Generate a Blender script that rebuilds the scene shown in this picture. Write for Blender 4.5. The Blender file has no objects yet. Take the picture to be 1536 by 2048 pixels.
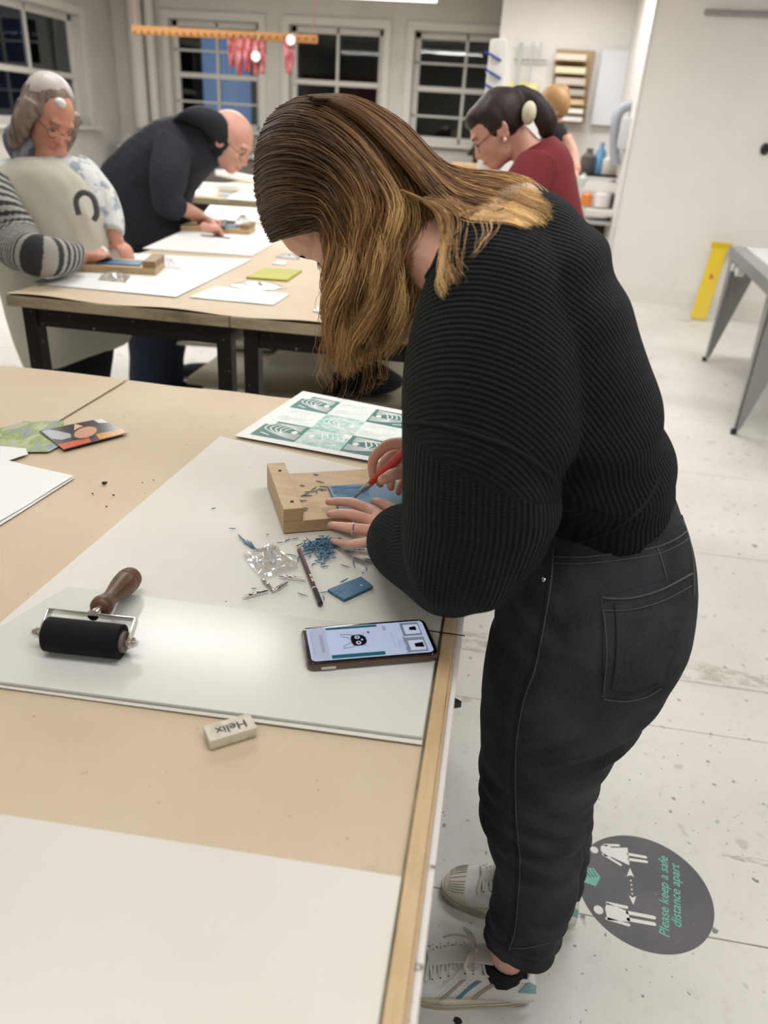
import bpy, bmesh, math, random
import numpy as np
from mathutils import Vector, Matrix, Quaternion
from mathutils.kdtree import KDTree
from mathutils.bvhtree import BVHTree

rnd = random.Random(7)
C = bpy.context.scene.collection
PI = math.pi

# ------------------------------------------------------------------ camera frame
FPX = 1520.0; CX, CY = 768.0, 1024.0; CAMH = 1.45
def _n(v): return v / np.linalg.norm(v)
_Y = _n(np.array([1040 - CX, 272 - CY, FPX])); _D = _n(np.cross(_Y, np.array([1, .065, 0])))
if _D[1] < 0: _D = -_D
_U = -_D; _X = np.cross(_Y, _U)
RM = np.array([_X, _Y, _U])
CAMP = np.array([0, 0, CAMH])
def ray(px, py): return RM @ np.array([px - CX, py - CY, FPX])
def Z(px, py, z):
    r = ray(px, py); return Vector(CAMP + r * ((z - CAMH) / r[2]))
def W(px, py, Y):
    r = ray(px, py); return Vector(CAMP + r * (Y / r[1]))
def WX(px, py, X):
    r = ray(px, py); return Vector(CAMP + r * (X / r[0]))
TZ = 0.85
def T(px, py, dz=0.0): return Z(px, py, TZ + dz)
def F(px, py): return Z(px, py, 0.0)
def V(*a): return Vector(a)

# ------------------------------------------------------------------ materials
MATS = {}
def mat(name, col=(.8, .8, .8), rough=.6, metal=0.0, spec=.5, noise=None, bump=None, emit=None, alpha=None,
        trans=0.0, coat=0.0, sheen=0.0, sss=0.0, ior=1.45, build=None):
    if name in MATS: return MATS[name]
    m = bpy.data.materials.new(name); m.use_nodes = True
    nt = m.node_tree; b = nt.nodes['Principled BSDF']; L = nt.links.new
    b.inputs['Base Color'].default_value = (*col, 1)
    b.inputs['Roughness'].default_value = rough; b.inputs['Metallic'].default_value = metal
    b.inputs['Specular IOR Level'].default_value = spec; b.inputs['IOR'].default_value = ior
    if trans: b.inputs['Transmission Weight'].default_value = trans
    if coat: b.inputs['Coat Weight'].default_value = coat; b.inputs['Coat Roughness'].default_value = .08
    if sheen: b.inputs['Sheen Weight'].default_value = sheen; b.inputs['Sheen Roughness'].default_value = .5
    if sss:
        b.inputs['Subsurface Weight'].default_value = sss; b.inputs['Subsurface Radius'].default_value = (.01, .004, .002)
        b.inputs['Subsurface Scale'].default_value = 1.0
    if alpha is not None: b.inputs['Alpha'].default_value = alpha
    if emit: b.inputs['Emission Color'].default_value = (*emit[0], 1); b.inputs['Emission Strength'].default_value = emit[1]
    tc = nt.nodes.new('ShaderNodeTexCoord')
    if noise:   # list of (scale, detail, colour2, lo, hi, stretch)
        prev = None
        for (sc, det, c2, lo, hi, st) in noise:
            mp = nt.nodes.new('ShaderNodeMapping'); mp.inputs['Scale'].default_value = st; L(tc.outputs['Object'], mp.inputs['Vector'])
            nz = nt.nodes.new('ShaderNodeTexNoise'); nz.inputs['Scale'].default_value = sc; nz.inputs['Detail'].default_value = det
            L(mp.outputs[0], nz.inputs['Vector'])
            mr = nt.nodes.new('ShaderNodeMapRange'); mr.inputs['From Min'].default_value = lo; mr.inputs['From Max'].default_value = hi
            L(nz.outputs['Fac'], mr.inputs['Value'])
            mx = nt.nodes.new('ShaderNodeMix'); mx.data_type = 'RGBA'
            L(mr.outputs[0], mx.inputs['Factor'])
            if prev is None: mx.inputs['A'].default_value = (*col, 1)
            else: L(prev, mx.inputs['A'])
            mx.inputs['B'].default_value = (*c2, 1); prev = mx.outputs['Result']
        L(prev, b.inputs['Base Color'])
    if bump:    # (scale, strength, distance, stretch)
        sc, stg, dist, st = bump
        mp = nt.nodes.new('ShaderNodeMapping'); mp.inputs['Scale'].default_value = st; L(tc.outputs['Object'], mp.inputs['Vector'])
        nz = nt.nodes.new('ShaderNodeTexNoise'); nz.inputs['Scale'].default_value = sc; nz.inputs['Detail'].default_value = 4
        L(mp.outputs[0], nz.inputs['Vector'])
        bp = nt.nodes.new('ShaderNodeBump'); bp.inputs['Strength'].default_value = stg; bp.inputs['Distance'].default_value = dist
        L(nz.outputs['Fac'], bp.inputs['Height']); L(bp.outputs[0], b.inputs['Normal'])
    if build: build(nt, b, L, tc)
    MATS[name] = m; return m

def nd(nt, typ, **kw):
    n = nt.nodes.new(typ)
    for k, v in kw.items():
        if k.startswith('i_'):
            key = k[2:]; key = int(key) if key.isdigit() else key.replace('_', ' ')
            n.inputs[key].default_value = v
        else: setattr(n, k, v)
    return n
def math_(nt, op, a, b=None, c=None):
    n = nt.nodes.new('ShaderNodeMath'); n.operation = op
    for i, v in enumerate((a, b, c)):
        if v is None: continue
        if isinstance(v, (int, float)): n.inputs[i].default_value = v
        else: nt.links.new(v, n.inputs[i])
    return n.outputs[0]
def mixc(nt, fac, a, b):
    n = nt.nodes.new('ShaderNodeMix'); n.data_type = 'RGBA'
    for k, v in (('Factor', fac), ('A', a), ('B', b)):
        if isinstance(v, (int, float)): n.inputs[k].default_value = v
        elif isinstance(v, tuple): n.inputs[k].default_value = (*v, 1) if len(v) == 3 else v
        else: nt.links.new(v, n.inputs[k])
    return n.outputs['Result']

# ------------------------------------------------------------------ mesh builder
class MB:
    def __init__(s): s.v = []; s.f = []; s.mi = []; s.attr = []
    def add(s, vs, fs, mi=0, at=None):
        b = len(s.v); s.v += [tuple(x) for x in vs]; s.f += [tuple(i + b for i in f) for f in fs]; s.mi += [mi] * len(fs)
        s.attr += list(at) if at is not None else [(0, 0)] * len(vs); return s
    def box(s, c, size, rot=None, mi=0, bev=0.0):
        c = Vector(c); hx, hy, hz = (q / 2 for q in size)
        if bev > 0:
            bm = bmesh.new(); bmesh.ops.create_cube(bm, size=1)
            for v in bm.verts: v.co = Vector((v.co.x * size[0], v.co.y * size[1], v.co.z * size[2]))
            bmesh.ops.bevel(bm, geom=bm.edges[:], offset=bev, segments=2, affect='EDGES', profile=.7)
            vs = [v.co.copy() for v in bm.verts]; fs = [[v.index for v in f.verts] for f in bm.faces]; bm.free()
        else:
            vs = [Vector((x * hx, y * hy, z * hz)) for x in (-1, 1) for y in (-1, 1) for z in (-1, 1)]
            fs = [(0, 1, 3, 2), (4, 6, 7, 5), (0, 4, 5, 1), (2, 3, 7, 6), (0, 2, 6, 4), (1, 5, 7, 3)]
        if rot is not None: vs = [rot @ v for v in vs]
        return s.add([v + c for v in vs], fs, mi)
    def prism(s, poly, h, mi=0):
        """poly: 3D points (any plane), extruded by vector h"""
        n = len(poly); h = Vector(h); poly = [Vector(p) for p in poly]
        vs = poly + [p + h for p in poly]
        fs = [tuple(range(n))[::-1], tuple(range(n, 2 * n))] + [(i, (i + 1) % n, n + (i + 1) % n, n + i) for i in range(n)]
        return s.add(vs, fs, mi)
    def rings(s, rings, cap=True, mi=0, at=None, closed=False):
        n = len(rings[0]); vs = [p for r in rings for p in r]; fs = []
        m = len(rings)
        for i in range(m if closed else m - 1):
            j2 = (i + 1) % m
            for j in range(n):
                fs.append((i * n + j, i * n + (j + 1) % n, j2 * n + (j + 1) % n, j2 * n + j))
        if cap and not closed: fs += [tuple(range(n))[::-1], tuple((m - 1) * n + j for j in range(n))]
        return s.add(vs, fs, mi, at)
    def tube(s, pts, r, n=8, mi=0, cap=True, flat=1.0, up=None):
        pts = [Vector(p) for p in pts]; rs = r if isinstance(r, (list, tuple)) else [r] * len(pts)
        rings = []; pu = Vector(up) if up is not None else None
        for i, p in enumerate(pts):
            t = (pts[min(i + 1, len(pts) - 1)] - pts[max(i - 1, 0)]).normalized()
            if pu is None: pu = t.orthogonal().normalized()
            u = (pu - t * pu.dot(t))
            u = u.normalized() if u.length > 1e-6 else t.orthogonal().normalized()
            if up is None: pu = u
            w = t.cross(u)
            rings.append([p + (u * math.cos(a) * flat + w * math.sin(a)) * rs[i] for a in (2 * PI * k / n for k in range(n))])
        return s.rings(rings, cap, mi)
    def cyl(s, a, b, r, n=20, mi=0, r2=None): return s.tube([a, b], [r, r if r2 is None else r2], n, mi)
    def ell(s, c, rad, R=None, n=16, m=10, mi=0):
        c = Vector(c); vs = []; fs = []
        for i in range(m + 1):
            th = PI * i / m
            for j in range(n):
                ph = 2 * PI * j / n
                p = Vector((rad[0] * math.sin(th) * math.cos(ph), rad[1] * math.sin(th) * math.sin(ph), rad[2] * math.cos(th)))
                vs.append(c + (R @ p if R is not None else p))
        for i in range(m):
            for j in range(n): fs.append((i * n + j, (i + 1) * n + j, (i + 1) * n + (j + 1) % n, i * n + (j + 1) % n))
        return s.add(vs, fs, mi)
    def lathe(s, a, b, prof, n=20, mi=0):
        """profile [(t, r)] along a->b"""
        a = Vector(a); b = Vector(b)
        return s.tube([a.lerp(b, t) for t, r in prof], [max(r, 1e-4) for t, r in prof], n, mi)
    def loft(s, secs, n=28, cap=True, p=2.0, mi=0):
        """secs: (A, B, depth) world points A,B across, elliptical with given half depth"""
        cs = [(a + b) / 2 for a, b, d in secs]; rings = []; prev = None; at = []; L = 0.0
        for i, (a, b, d) in enumerate(secs):
            t = (cs[min(i + 1, len(cs) - 1)] - cs[max(i - 1, 0)]).normalized()
            h = (b - a) / 2; w = h.cross(t)
            w = w.normalized() if w.length > 1e-7 else Vector((0, 1, 0))
            if prev is not None and w.dot(prev) < 0: w = -w
            prev = w
            if i: L += (cs[i] - cs[i - 1]).length
            ring = []
            for k in range(n):
                an = 2 * PI * k / n; cc, ss = math.cos(an), math.sin(an)
                cc = math.copysign(abs(cc) ** (2 / p), cc); ss = math.copysign(abs(ss) ** (2 / p), ss)
                ring.append(cs[i] + h * cc + w * (d * ss)); at.append((k / n, L))
            rings.append(ring)
        return s.rings(rings, cap, mi, at)
    def mesh(s, name):
        me = bpy.data.meshes.new(name); me.from_pydata(s.v, [], s.f); me.update(); return me

def smooth_secs(secs, k=4):
    """Catmull-Rom refine a list of (A,B,d)"""
    def cr(p0, p1, p2, p3, t):
        return 0.5 * ((2 * p1) + (p2 - p0) * t + (2 * p0 - 5 * p1 + 4 * p2 - p3) * t * t + (3 * p1 - p0 - 3 * p2 + p3) * t ** 3)
    out = []
    for i in range(len(secs) - 1):
        q = [secs[max(i - 1, 0)], secs[i], secs[i + 1], secs[min(i + 2, len(secs) - 1)]]
        for j in range(k):
            t = j / k
            out.append((cr(q[0][0], q[1][0], q[2][0], q[3][0], t), cr(q[0][1], q[1][1], q[2][1], q[3][1], t), max(.002, cr(q[0][2], q[1][2], q[2][2], q[3][2], t))))
    out.append(secs[-1]); return out
def spline(pts, k=6):
    pts = [Vector(p) for p in pts]; out = []
    for i in range(len(pts) - 1):
        p0, p1, p2, p3 = pts[max(i - 1, 0)], pts[i], pts[i + 1], pts[min(i + 2, len(pts) - 1)]
        for j in range(k):
            t = j / k
            out.append(0.5 * ((2 * p1) + (p2 - p0) * t + (2 * p0 - 5 * p1 + 4 * p2 - p3) * t * t + (3 * p1 - p0 - 3 * p2 + p3) * t ** 3))
    out.append(pts[-1]); return out

def link(name, me, mats, parent=None, smooth=True):
    o = bpy.data.objects.new(name, me); C.objects.link(o)
    for m in (mats if isinstance(mats, (list, tuple)) else [mats]): me.materials.append(m)
    if parent is not None:
        o.parent = parent; o.matrix_parent_inverse = Matrix.Identity(4)
        q = parent; off = Matrix.Identity(4)
        while q is not None: off = q.matrix_basis @ off; q = q.parent
        me.transform(off.inverted())
    if smooth:
        me.polygons.foreach_set('use_smooth', [True] * len(me.polygons))
    return o
def part(name, mb, mats, parent=None, smooth=False, sharp=35):
    me = mb.mesh(name)
    if mb.mi: me.polygons.foreach_set('material_index', mb.mi)
    bm = bmesh.new(); bm.from_mesh(me); bmesh.ops.recalc_face_normals(bm, faces=bm.faces); bm.to_mesh(me); bm.free()
    o = link(name, me, mats, parent, smooth)
    if smooth and sharp:
        try: me.set_sharp_from_angle(angle=math.radians(sharp))
        except Exception: pass
    return o
def tag(o, label, cat, group=None, kind=None):
    o['label'] = label; o['category'] = cat
    if group: o['group'] = group
    if kind: o['kind'] = kind
    return o
def empty(name, loc, label, cat, group=None, rz=0.0):
    o = bpy.data.objects.new(name, None); C.objects.link(o); o.location = Vector(loc); o.rotation_euler = (0, 0, rz)
    o.empty_display_size = .05
    return tag(o, label, cat, group)
def struct(o): o['kind'] = 'structure'; return o
def lab(o, t): o['label'] = t; return o

def fuse(mb, voxel, smooth=6, fac=.5, fn=None, attrs=None):
    """voxel-remesh everything in mb into one continuous surface; fn(verts, normals)->offset along normal"""
    me = mb.mesh('tmp'); bm = bmesh.new(); bm.from_mesh(me); bmesh.ops.recalc_face_normals(bm, faces=bm.faces); bm.to_mesh(me); bm.free()
    o = bpy.data.objects.new('tmp', me); C.objects.link(o)
    r = o.modifiers.new('r', 'REMESH'); r.mode = 'VOXEL'; r.voxel_size = voxel; r.adaptivity = 0
    if smooth:
        s = o.modifiers.new('s', 'SMOOTH'); s.factor = fac; s.iterations = smooth
    dg = bpy.context.evaluated_depsgraph_get(); dg.update()
    out = bpy.data.meshes.new_from_object(o.evaluated_get(dg)); bpy.data.objects.remove(o)
    if fn is not None:
        n = len(out.vertices); co = np.empty(n * 3); out.vertices.foreach_get('co', co); co = co.reshape(-1, 3)
        no = np.empty(n * 3); out.vertex_normals.foreach_get('vector', no); no = no.reshape(-1, 3)
        co = co + no * fn(co, no)[:, None]; out.vertices.foreach_set('co', co.ravel()); out.update()
    if attrs is not None:
        src = mb.attr; kd = KDTree(len(mb.v))
        for i, p in enumerate(mb.v): kd.insert(p, i)
        kd.balance(); vals = np.zeros((len(out.vertices), 2))
        for i, v in enumerate(out.vertices):
            fnd = kd.find_n(v.co, 3); ws = [1 / (d + 1e-5) for _, _, d in fnd]; sw = sum(ws)
            vals[i, 1] = sum(src[j][1] * w for (_, j, _), w in zip(fnd, ws)) / sw
            vals[i, 0] = src[fnd[0][1]][0]
        setattr_f(out, attrs[0], vals[:, 0]); setattr_f(out, attrs[1], vals[:, 1])
    return out
def setattr_f(me, name, arr):
    a = me.attributes.new(name, 'FLOAT', 'POINT'); a.data.foreach_set('value', np.asarray(arr, dtype=np.float32))
def coords(me):
    co = np.empty(len(me.vertices) * 3); me.vertices.foreach_get('co', co); return co.reshape(-1, 3)
def sn(co, seed, freq, octs=3):
    """cheap smooth noise, about -1..1"""
    g = np.random.RandomState(seed); out = np.zeros(len(co)); amp = 1.0; tot = 0
    for o in range(octs):
        for _ in range(4):
            k = g.normal(size=3) * freq; out += amp * np.sin(co @ k + g.uniform(0, 6.28)); tot += amp * .5
        freq *= 2.1; amp *= .5
    return out / tot
def ss(x, a, b):
    t = np.clip((x - a) / (b - a), 0, 1); return t * t * (3 - 2 * t)
# ------------------------------------------------------------------ setting
def floor_build(nt, b, L, tc):
    sep = nd(nt, 'ShaderNodeSeparateXYZ'); L(tc.outputs['Object'], sep.inputs[0])
    y = math_(nt, 'ADD', sep.outputs[1], 10 * .86 - 1.97 + .43)
    bd = math_(nt, 'DIVIDE', y, .86); fr = math_(nt, 'FRACT', bd); dd = math_(nt, 'ABSOLUTE', math_(nt, 'SUBTRACT', fr, .5))
    nz = nd(nt, 'ShaderNodeTexNoise', i_Scale=9.0, i_Detail=6.0); L(tc.outputs['Object'], nz.inputs['Vector'])
    thr = math_(nt, 'ADD', math_(nt, 'MULTIPLY', nz.outputs['Fac'], .0045), .0)
    d3 = math_(nt, 'ABSOLUTE', math_(nt, 'SUBTRACT', sep.outputs[1], 1.742)); s3 = math_(nt, 'LESS_THAN', d3, .0013)
    seam = math_(nt, 'MAXIMUM', math_(nt, 'LESS_THAN', dd, thr), s3)
    band = math_(nt, 'ABSOLUTE', math_(nt, 'SUBTRACT', sep.outputs[1], 2.02)); bn = nd(nt, 'ShaderNodeMapRange', i_From_Min=.07, i_From_Max=.03); L(band, bn.inputs['Value'])
    big = nd(nt, 'ShaderNodeTexNoise', i_Scale=1.6, i_Detail=5.0); L(tc.outputs['Object'], big.inputs['Vector'])
    bmr = nd(nt, 'ShaderNodeMapRange', i_From_Min=.35, i_From_Max=.7); L(big.outputs['Fac'], bmr.inputs['Value'])
    col = mixc(nt, bmr.outputs[0], (.73, .715, .675), (.63, .615, .575))
    mp = nd(nt, 'ShaderNodeMapping'); mp.inputs['Scale'].default_value = (.35, 1, 1); L(tc.outputs['Object'], mp.inputs['Vector'])
    w1 = nd(nt, 'ShaderNodeTexNoise', i_Scale=4.2, i_Detail=9.0, i_Roughness=.62); L(mp.outputs[0], w1.inputs['Vector'])
    m1 = nd(nt, 'ShaderNodeMapRange', i_From_Min=.645, i_From_Max=.662); L(w1.outputs['Fac'], m1.inputs['Value'])
    col = mixc(nt, math_(nt, 'MULTIPLY', m1.outputs[0], .75), col, (.36, .30, .23))
    for sc, th, c2, am in ((34, .718, (.10, .10, .10), .8), (70, .732, (.12, .11, .11), .7), (17, .715, (.20, .22, .25), .55), (9, .70, (.40, .37, .32), .5)):
        v = nd(nt, 'ShaderNodeTexNoise', i_Scale=float(sc), i_Detail=2.0); L(tc.outputs['Object'], v.inputs['Vector'])
        mr = nd(nt, 'ShaderNodeMapRange', i_From_Min=th - .02, i_From_Max=th + .01); L(v.outputs['Fac'], mr.inputs['Value'])
        col = mixc(nt, math_(nt, 'MULTIPLY', mr.outputs[0], am), col, c2)
    gr = nd(nt, 'ShaderNodeTexNoise', i_Scale=26.0, i_Detail=6.0, i_Roughness=.7); L(tc.outputs['Object'], gr.inputs['Vector'])
    g2 = nd(nt, 'ShaderNodeMapRange', i_From_Min=.52, i_From_Max=.75); L(gr.outputs['Fac'], g2.inputs['Value'])
    col = mixc(nt, math_(nt, 'MULTIPLY', g2.outputs[0], .28), col, (.42, .40, .36))
    col = mixc(nt, math_(nt, 'MULTIPLY', seam, .85), col, (.20, .17, .13))
    bs = nd(nt, 'ShaderNodeTexNoise', i_Scale=38.0, i_Detail=7.0, i_Roughness=.75); L(mp.outputs[0], bs.inputs['Vector'])
    b2 = nd(nt, 'ShaderNodeMapRange', i_From_Min=.46, i_From_Max=.56); L(bs.outputs['Fac'], b2.inputs['Value'])
    col = mixc(nt, math_(nt, 'MULTIPLY', math_(nt, 'MULTIPLY', b2.outputs[0], bn.outputs[0]), .6), col, (.30, .27, .19))
    L(col, b.inputs['Base Color'])
    bp = nd(nt, 'ShaderNodeBump', i_Strength=.35, i_Distance=.004)
    h = math_(nt, 'SUBTRACT', w1.outputs['Fac'], math_(nt, 'MULTIPLY', seam, 1.5)); L(h, bp.inputs['Height']); L(bp.outputs[0], b.inputs['Normal'])
    rr = nd(nt, 'ShaderNodeMapRange', i_To_Min=.3, i_To_Max=.6); L(gr.outputs['Fac'], rr.inputs['Value']); L(rr.outputs[0], b.inputs['Roughness'])
m_floor = mat('painted_boards', build=floor_build)
m_wall = mat('wall_paint', (.70, .675, .63), .75, noise=[(2.5, 5, (.63, .605, .56), .42, .75, (1, 1, 1)), (14, 5, (.45, .42, .38), .68, .82, (1, 1, 1))], bump=(30, .15, .004, (1, 1, 1)))
m_wallw = mat('wall_paint_white', (.80, .775, .745), .7, noise=[(1.7, 5, (.75, .725, .69), .42, .75, (1, 1, 1)), (11, 5, (.55, .52, .48), .70, .84, (1, 1, 1))], bump=(30, .12, .004, (1, 1, 1)))
m_trim = mat('trim_paint', (.74, .72, .67), .5)
m_ceil = mat('ceiling_paint', (.78, .77, .74), .8)
m_glass = mat('window_glass', (.9, .95, 1), .02, trans=1.0, ior=1.45)
m_steel = mat('steel', (.62, .61, .59), .28, 1.0, bump=(60, .1, .001, (1, 1, 1)))
m_grey = mat('grey_metal', (.34, .335, .33), .4, .5)
m_dark = mat('dark_steel', (.022, .019, .017), .45, .4, noise=[(60, 4, (.30, .27, .22), .66, .72, (1, 1, 1))])
m_black = mat('black_plastic', (.014, .014, .016), .42)
m_white = mat('white_plastic', (.80, .79, .76), .45)

YB = 11.0; ZC = 3.15; XL = -5.42; XR = 3.6; YF = -2.6
def q(name, pts, m, t=None):
    mb = MB(); mb.prism(pts, t if t is not None else (0, 0, -.05)); return struct(part(name, mb, m))
q('floor', [(XL - .3, YF - .3, 0), (XR + .3, YF - .3, 0), (XR + .3, YB + .3, 0), (XL - .3, YB + .3, 0)], m_floor, (0, 0, -.08))
q('ceiling', [(XL - .3, YF - .3, ZC), (XR + .3, YF - .3, ZC), (XR + .3, YB + .3, ZC), (XL - .3, YB + .3, ZC)], m_ceil, (0, 0, .1))
q('wall_front', [(XL, YF, 0), (XR, YF, 0), (XR, YF, ZC), (XL, YF, ZC)], m_wall, (0, -.1, 0))
q('wall_right', [(XR, YF, 0), (XR, YB, 0), (XR, YB, ZC), (XR, YF, ZC)], m_wallw, (.1, 0, 0))

def wall_with_holes(name, O, U, holes, length, m, thick):
    """O origin at floor, U unit along wall, holes [(u0,u1,z0,z1)]; thick vector"""
    mb = MB(); us = sorted({0, length} | {h[0] for h in holes} | {h[1] for h in holes}); zs = sorted({0, ZC} | {h[2] for h in holes} | {h[3] for h in holes})
    for i in range(len(us) - 1):
        for j in range(len(zs) - 1):
            u, z = (us[i] + us[i + 1]) / 2, (zs[j] + zs[j + 1]) / 2
            if any(h[0] < u < h[1] and h[2] < z < h[3] for h in holes): continue
            P = lambda a, c: Vector(O) + Vector(U) * a + Vector((0, 0, c))
            mb.prism([P(us[i], zs[j]), P(us[i + 1], zs[j]), P(us[i + 1], zs[j + 1]), P(us[i], zs[j + 1])], thick)
    return struct(part(name, mb, m))
wz0, wz1 = 1.30, 2.54
wins = [(-.423 * YB, -.313 * YB), (-.277 * YB, -.166 * YB), (-.131 * YB, -.012 * YB)]
wall_with_holes('wall_back', (XL, YB, 0), (1, 0, 0), [(a - XL, b - XL, wz0, wz1) for a, b in wins], XR - XL, m_wall, (0, .34, 0))
lwin = (8.2, 10.15, 1.25, 2.44)
wall_with_holes('wall_left', (XL, YF, 0), (0, 1, 0), [(lwin[0] - YF, lwin[1] - YF, lwin[2], lwin[3])], YB - YF, m_wall, (-.34, 0, 0))

def window(idx, O, U, N, w, z0, z1, mulls=(.5,), rails=(.47,), depth=.12, upper=()):
    """O: bottom-left corner on wall face, U along, N outward"""
    U = Vector(U); N = Vector(N); O = Vector(O); h = z1 - z0
    R = Matrix((U, N, Vector((0, 0, 1)))).transposed()
    mb = MB()
    def bar(u0, u1, v0, v1, d0=0.0, d1=.06):
        c = O + U * ((u0 + u1) / 2) + Vector((0, 0, (v0 + v1) / 2)) + N * (depth + (d0 + d1) / 2)
        mb.box(c, (u1 - u0, d1 - d0, v1 - v0), R, bev=.006)
    f = .075
    bar(0, f, 0, h); bar(w - f, w, 0, h); bar(0, w, 0, f); bar(0, w, h - f, h)
    for r in rails: bar(0, w, h * r - .03, h * r + .03, -.02, .05)
    for m_ in mulls: bar(w * m_ - .018, w * m_ + .018, 0, h, 0, .045)
    for r in upper: bar(0, w, h * r - .013, h * r + .013, 0, .045)
    # architrave on the room side
    for (u0, u1, v0, v1) in ((-.09, 0, -.02, h + .09), (w, w + .09, -.02, h + .09), (-.09, w + .09, h, h + .09)):
        c = O + U * ((u0 + u1) / 2) + Vector((0, 0, (v0 + v1) / 2)) - N * .012
        mb.box(c, (u1 - u0, .03 if u1 - u0 < .1 else .036, v1 - v0), R, bev=.004)
    o = struct(part('window_%d' % idx, mb, m_trim))
    g = MB(); g.box(O + U * w / 2 + Vector((0, 0, h / 2)) + N * (depth + .03), (w - .1, .006, h - .1), R); struct(part('window_glass', g, m_glass, o))
    s_ = MB(); s_.box(O + U * w / 2 + Vector((0, 0, -.02)) - N * .03, (w + .24, .16, .04), R, bev=.008); struct(part('window_sill', s_, m_trim, o))
    return o
for i, (a, b) in enumerate(wins):
    window(i + 1, (a, YB, wz0), (1, 0, 0), (0, 1, 0), b - a, wz0, wz1, (.5,), (.5,), upper=() if i == 1 else (.73, .25))
window(4, (XL, lwin[1], lwin[2]), (0, -1, 0), (-1, 0, 0), lwin[1] - lwin[0], lwin[2], lwin[3], (.5,), (.45,))
# night outside: brick yard wall and a lit blind across the yard
ow = MB(); ow.box((-2.5, YB + 3.2, 2.2), (12, .2, 5)); struct(part('wall_yard', ow, mat('night_brick', (.05, .045, .045), .9, noise=[(9, 4, (.02, .02, .024), .4, .7, (1, 1, 3))])))
bl = MB(); x0 = -.385 * (YB + 3.0); x1 = -.325 * (YB + 3.0)
for k in range(2): bl.box((x0 + (x1 - x0) * (.25 + .5 * k), YB + 3.05, 1.7), ((x1 - x0) * .47, .06, 2.0))
o = part('lit_window', bl, mat('blue_lit_blind', (.1, .2, .45), .8, emit=((.15, .29, .54), 1.2))); tag(o, 'blue glowing window of the building across the dark yard', 'window')

# facing wall on the right with its corner and skirting
p0 = W(1240, 440, 8.75); p0.z = 0; pa = F(1265, 600); pb = F(1536, 641)
dirw = (pb - pa).normalized(); p0 = pa - dirw * .30; p1 = pb + dirw * 1.5
nrm = Vector((-dirw.y, dirw.x, 0))
mb = MB(); mb.prism([p0, p1, p1 + V(0, 0, ZC), p0 + V(0, 0, ZC)], nrm * .14 if nrm.y > 0 else -nrm * .14); struct(part('wall_side', mb, m_wallw))
NB = nrm if nrm.y > 0 else -nrm
mb = MB(); mb.prism([p0 - NB * .02, p1 - NB * .02, p1 - NB * .02 + V(0, 0, .16), p0 - NB * .02 + V(0, 0, .16)], NB * .019); mb.prism([p0 - NB * .028, p1 - NB * .028, p1 - NB * .028 + V(0, 0, .11), p0 - NB * .028 + V(0, 0, .11)], NB * .009); struct(part('baseboard_side', mb, m_trim))
mb = MB(); mb.prism([p0 + V(-.02, 0, 0), p0 + V(.12, .05, 0), p0 + V(.12, 1.6, 0), p0 + V(-.02, 1.6, 0)], (0, 0, ZC)); struct(part('trim_1', mb, m_wallw))
YA = 10.05
mb = MB(); mb.box(((-.036 * YA + 2.2) / 2, YA + .1, ZC / 2), (2.2 + .036 * YA, .2, ZC)); struct(part('wall_alcove', mb, m_wallw))
for (xx, ww) in ((-5.05, .10), (-4.86, .06)):
    mb = MB(); mb.cyl((xx, YB - .12, 1.25), (xx, YB - .12, ZC), ww, 14); tag(part('wall_pipe', mb, m_trim, smooth=True), 'white painted vertical pipe in the left room corner, %s of the two' % ('thicker' if ww > .08 else 'thinner'), 'pipe')
# conduit on the facing wall and a small dark hook
mb = MB(); a_ = W(1410, 24, p1.y + .6); 
def on_side(px, py, off=.0):
    r = Vector(ray(px, py)); o_ = Vector(CAMP); t = (p0 - NB * off - o_).dot(NB) / r.dot(NB); return o_ + r * t
mb.tube([on_side(1410, 24, .04), on_side(1536, 28, .04), on_side(1640, 32, .04)], .022, 8); tag(part('wall_rail', mb, m_grey, smooth=True), 'thin grey rail high on the right white wall', 'rail')
mb = MB(); c_ = on_side(1530, 298, .0); mb.cyl(c_, c_ - NB * .08, .022, 10); mb.tube([c_ - NB * .07, c_ - NB * .07 + V(.22, 0, .02)], .02, 8); mb.ell(c_ - NB * .01, (.04, .02, .05)); tag(part('wall_hook', mb, m_dark, smooth=True), 'dark metal hook on the right wall above the yellow sign', 'hook')

# ------------------------------------------------------------------ lamps
m_tube = mat('lamp_diffuser', (1, 1, 1), .5, emit=((1, .97, .92), 6.0))
def fixture(x, y, z, lx, ly, watt, label):
    t = empty('ceiling_light', (x, y, z), label, 'light', 'strip lights under the ceiling')
    mb = MB(); mb.box((x, y, z + .035), (lx, ly, .05), bev=.008); part('lamp_housing', mb, m_white, t)
    mb = MB(); mb.box((x, y, z), (lx - .03, ly - .03, .02), bev=.004); part('lamp_diffuser', mb, m_tube, t)
    for s in (-.4, .4):
        mb = MB(); mb.cyl((x + lx * s, y, z + .06), (x + lx * s, y, ZC), .004, 6); part('suspension_wire', mb, m_grey, t)
    li = bpy.data.lights.new('strip_lamp', 'AREA'); li.shape = 'RECTANGLE'; li.size = lx; li.size_y = ly; li.energy = watt; li.color = (1, .98, .955)
    lo = bpy.data.objects.new('strip_lamp', li); lo.location = (x, y, z - .02); C.objects.link(lo); return t
fixture(-1.42, 8.6, 1.45 + .128 * 8.6, .98, .16, 60, 'bright strip light hanging in front of the middle window')
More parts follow.
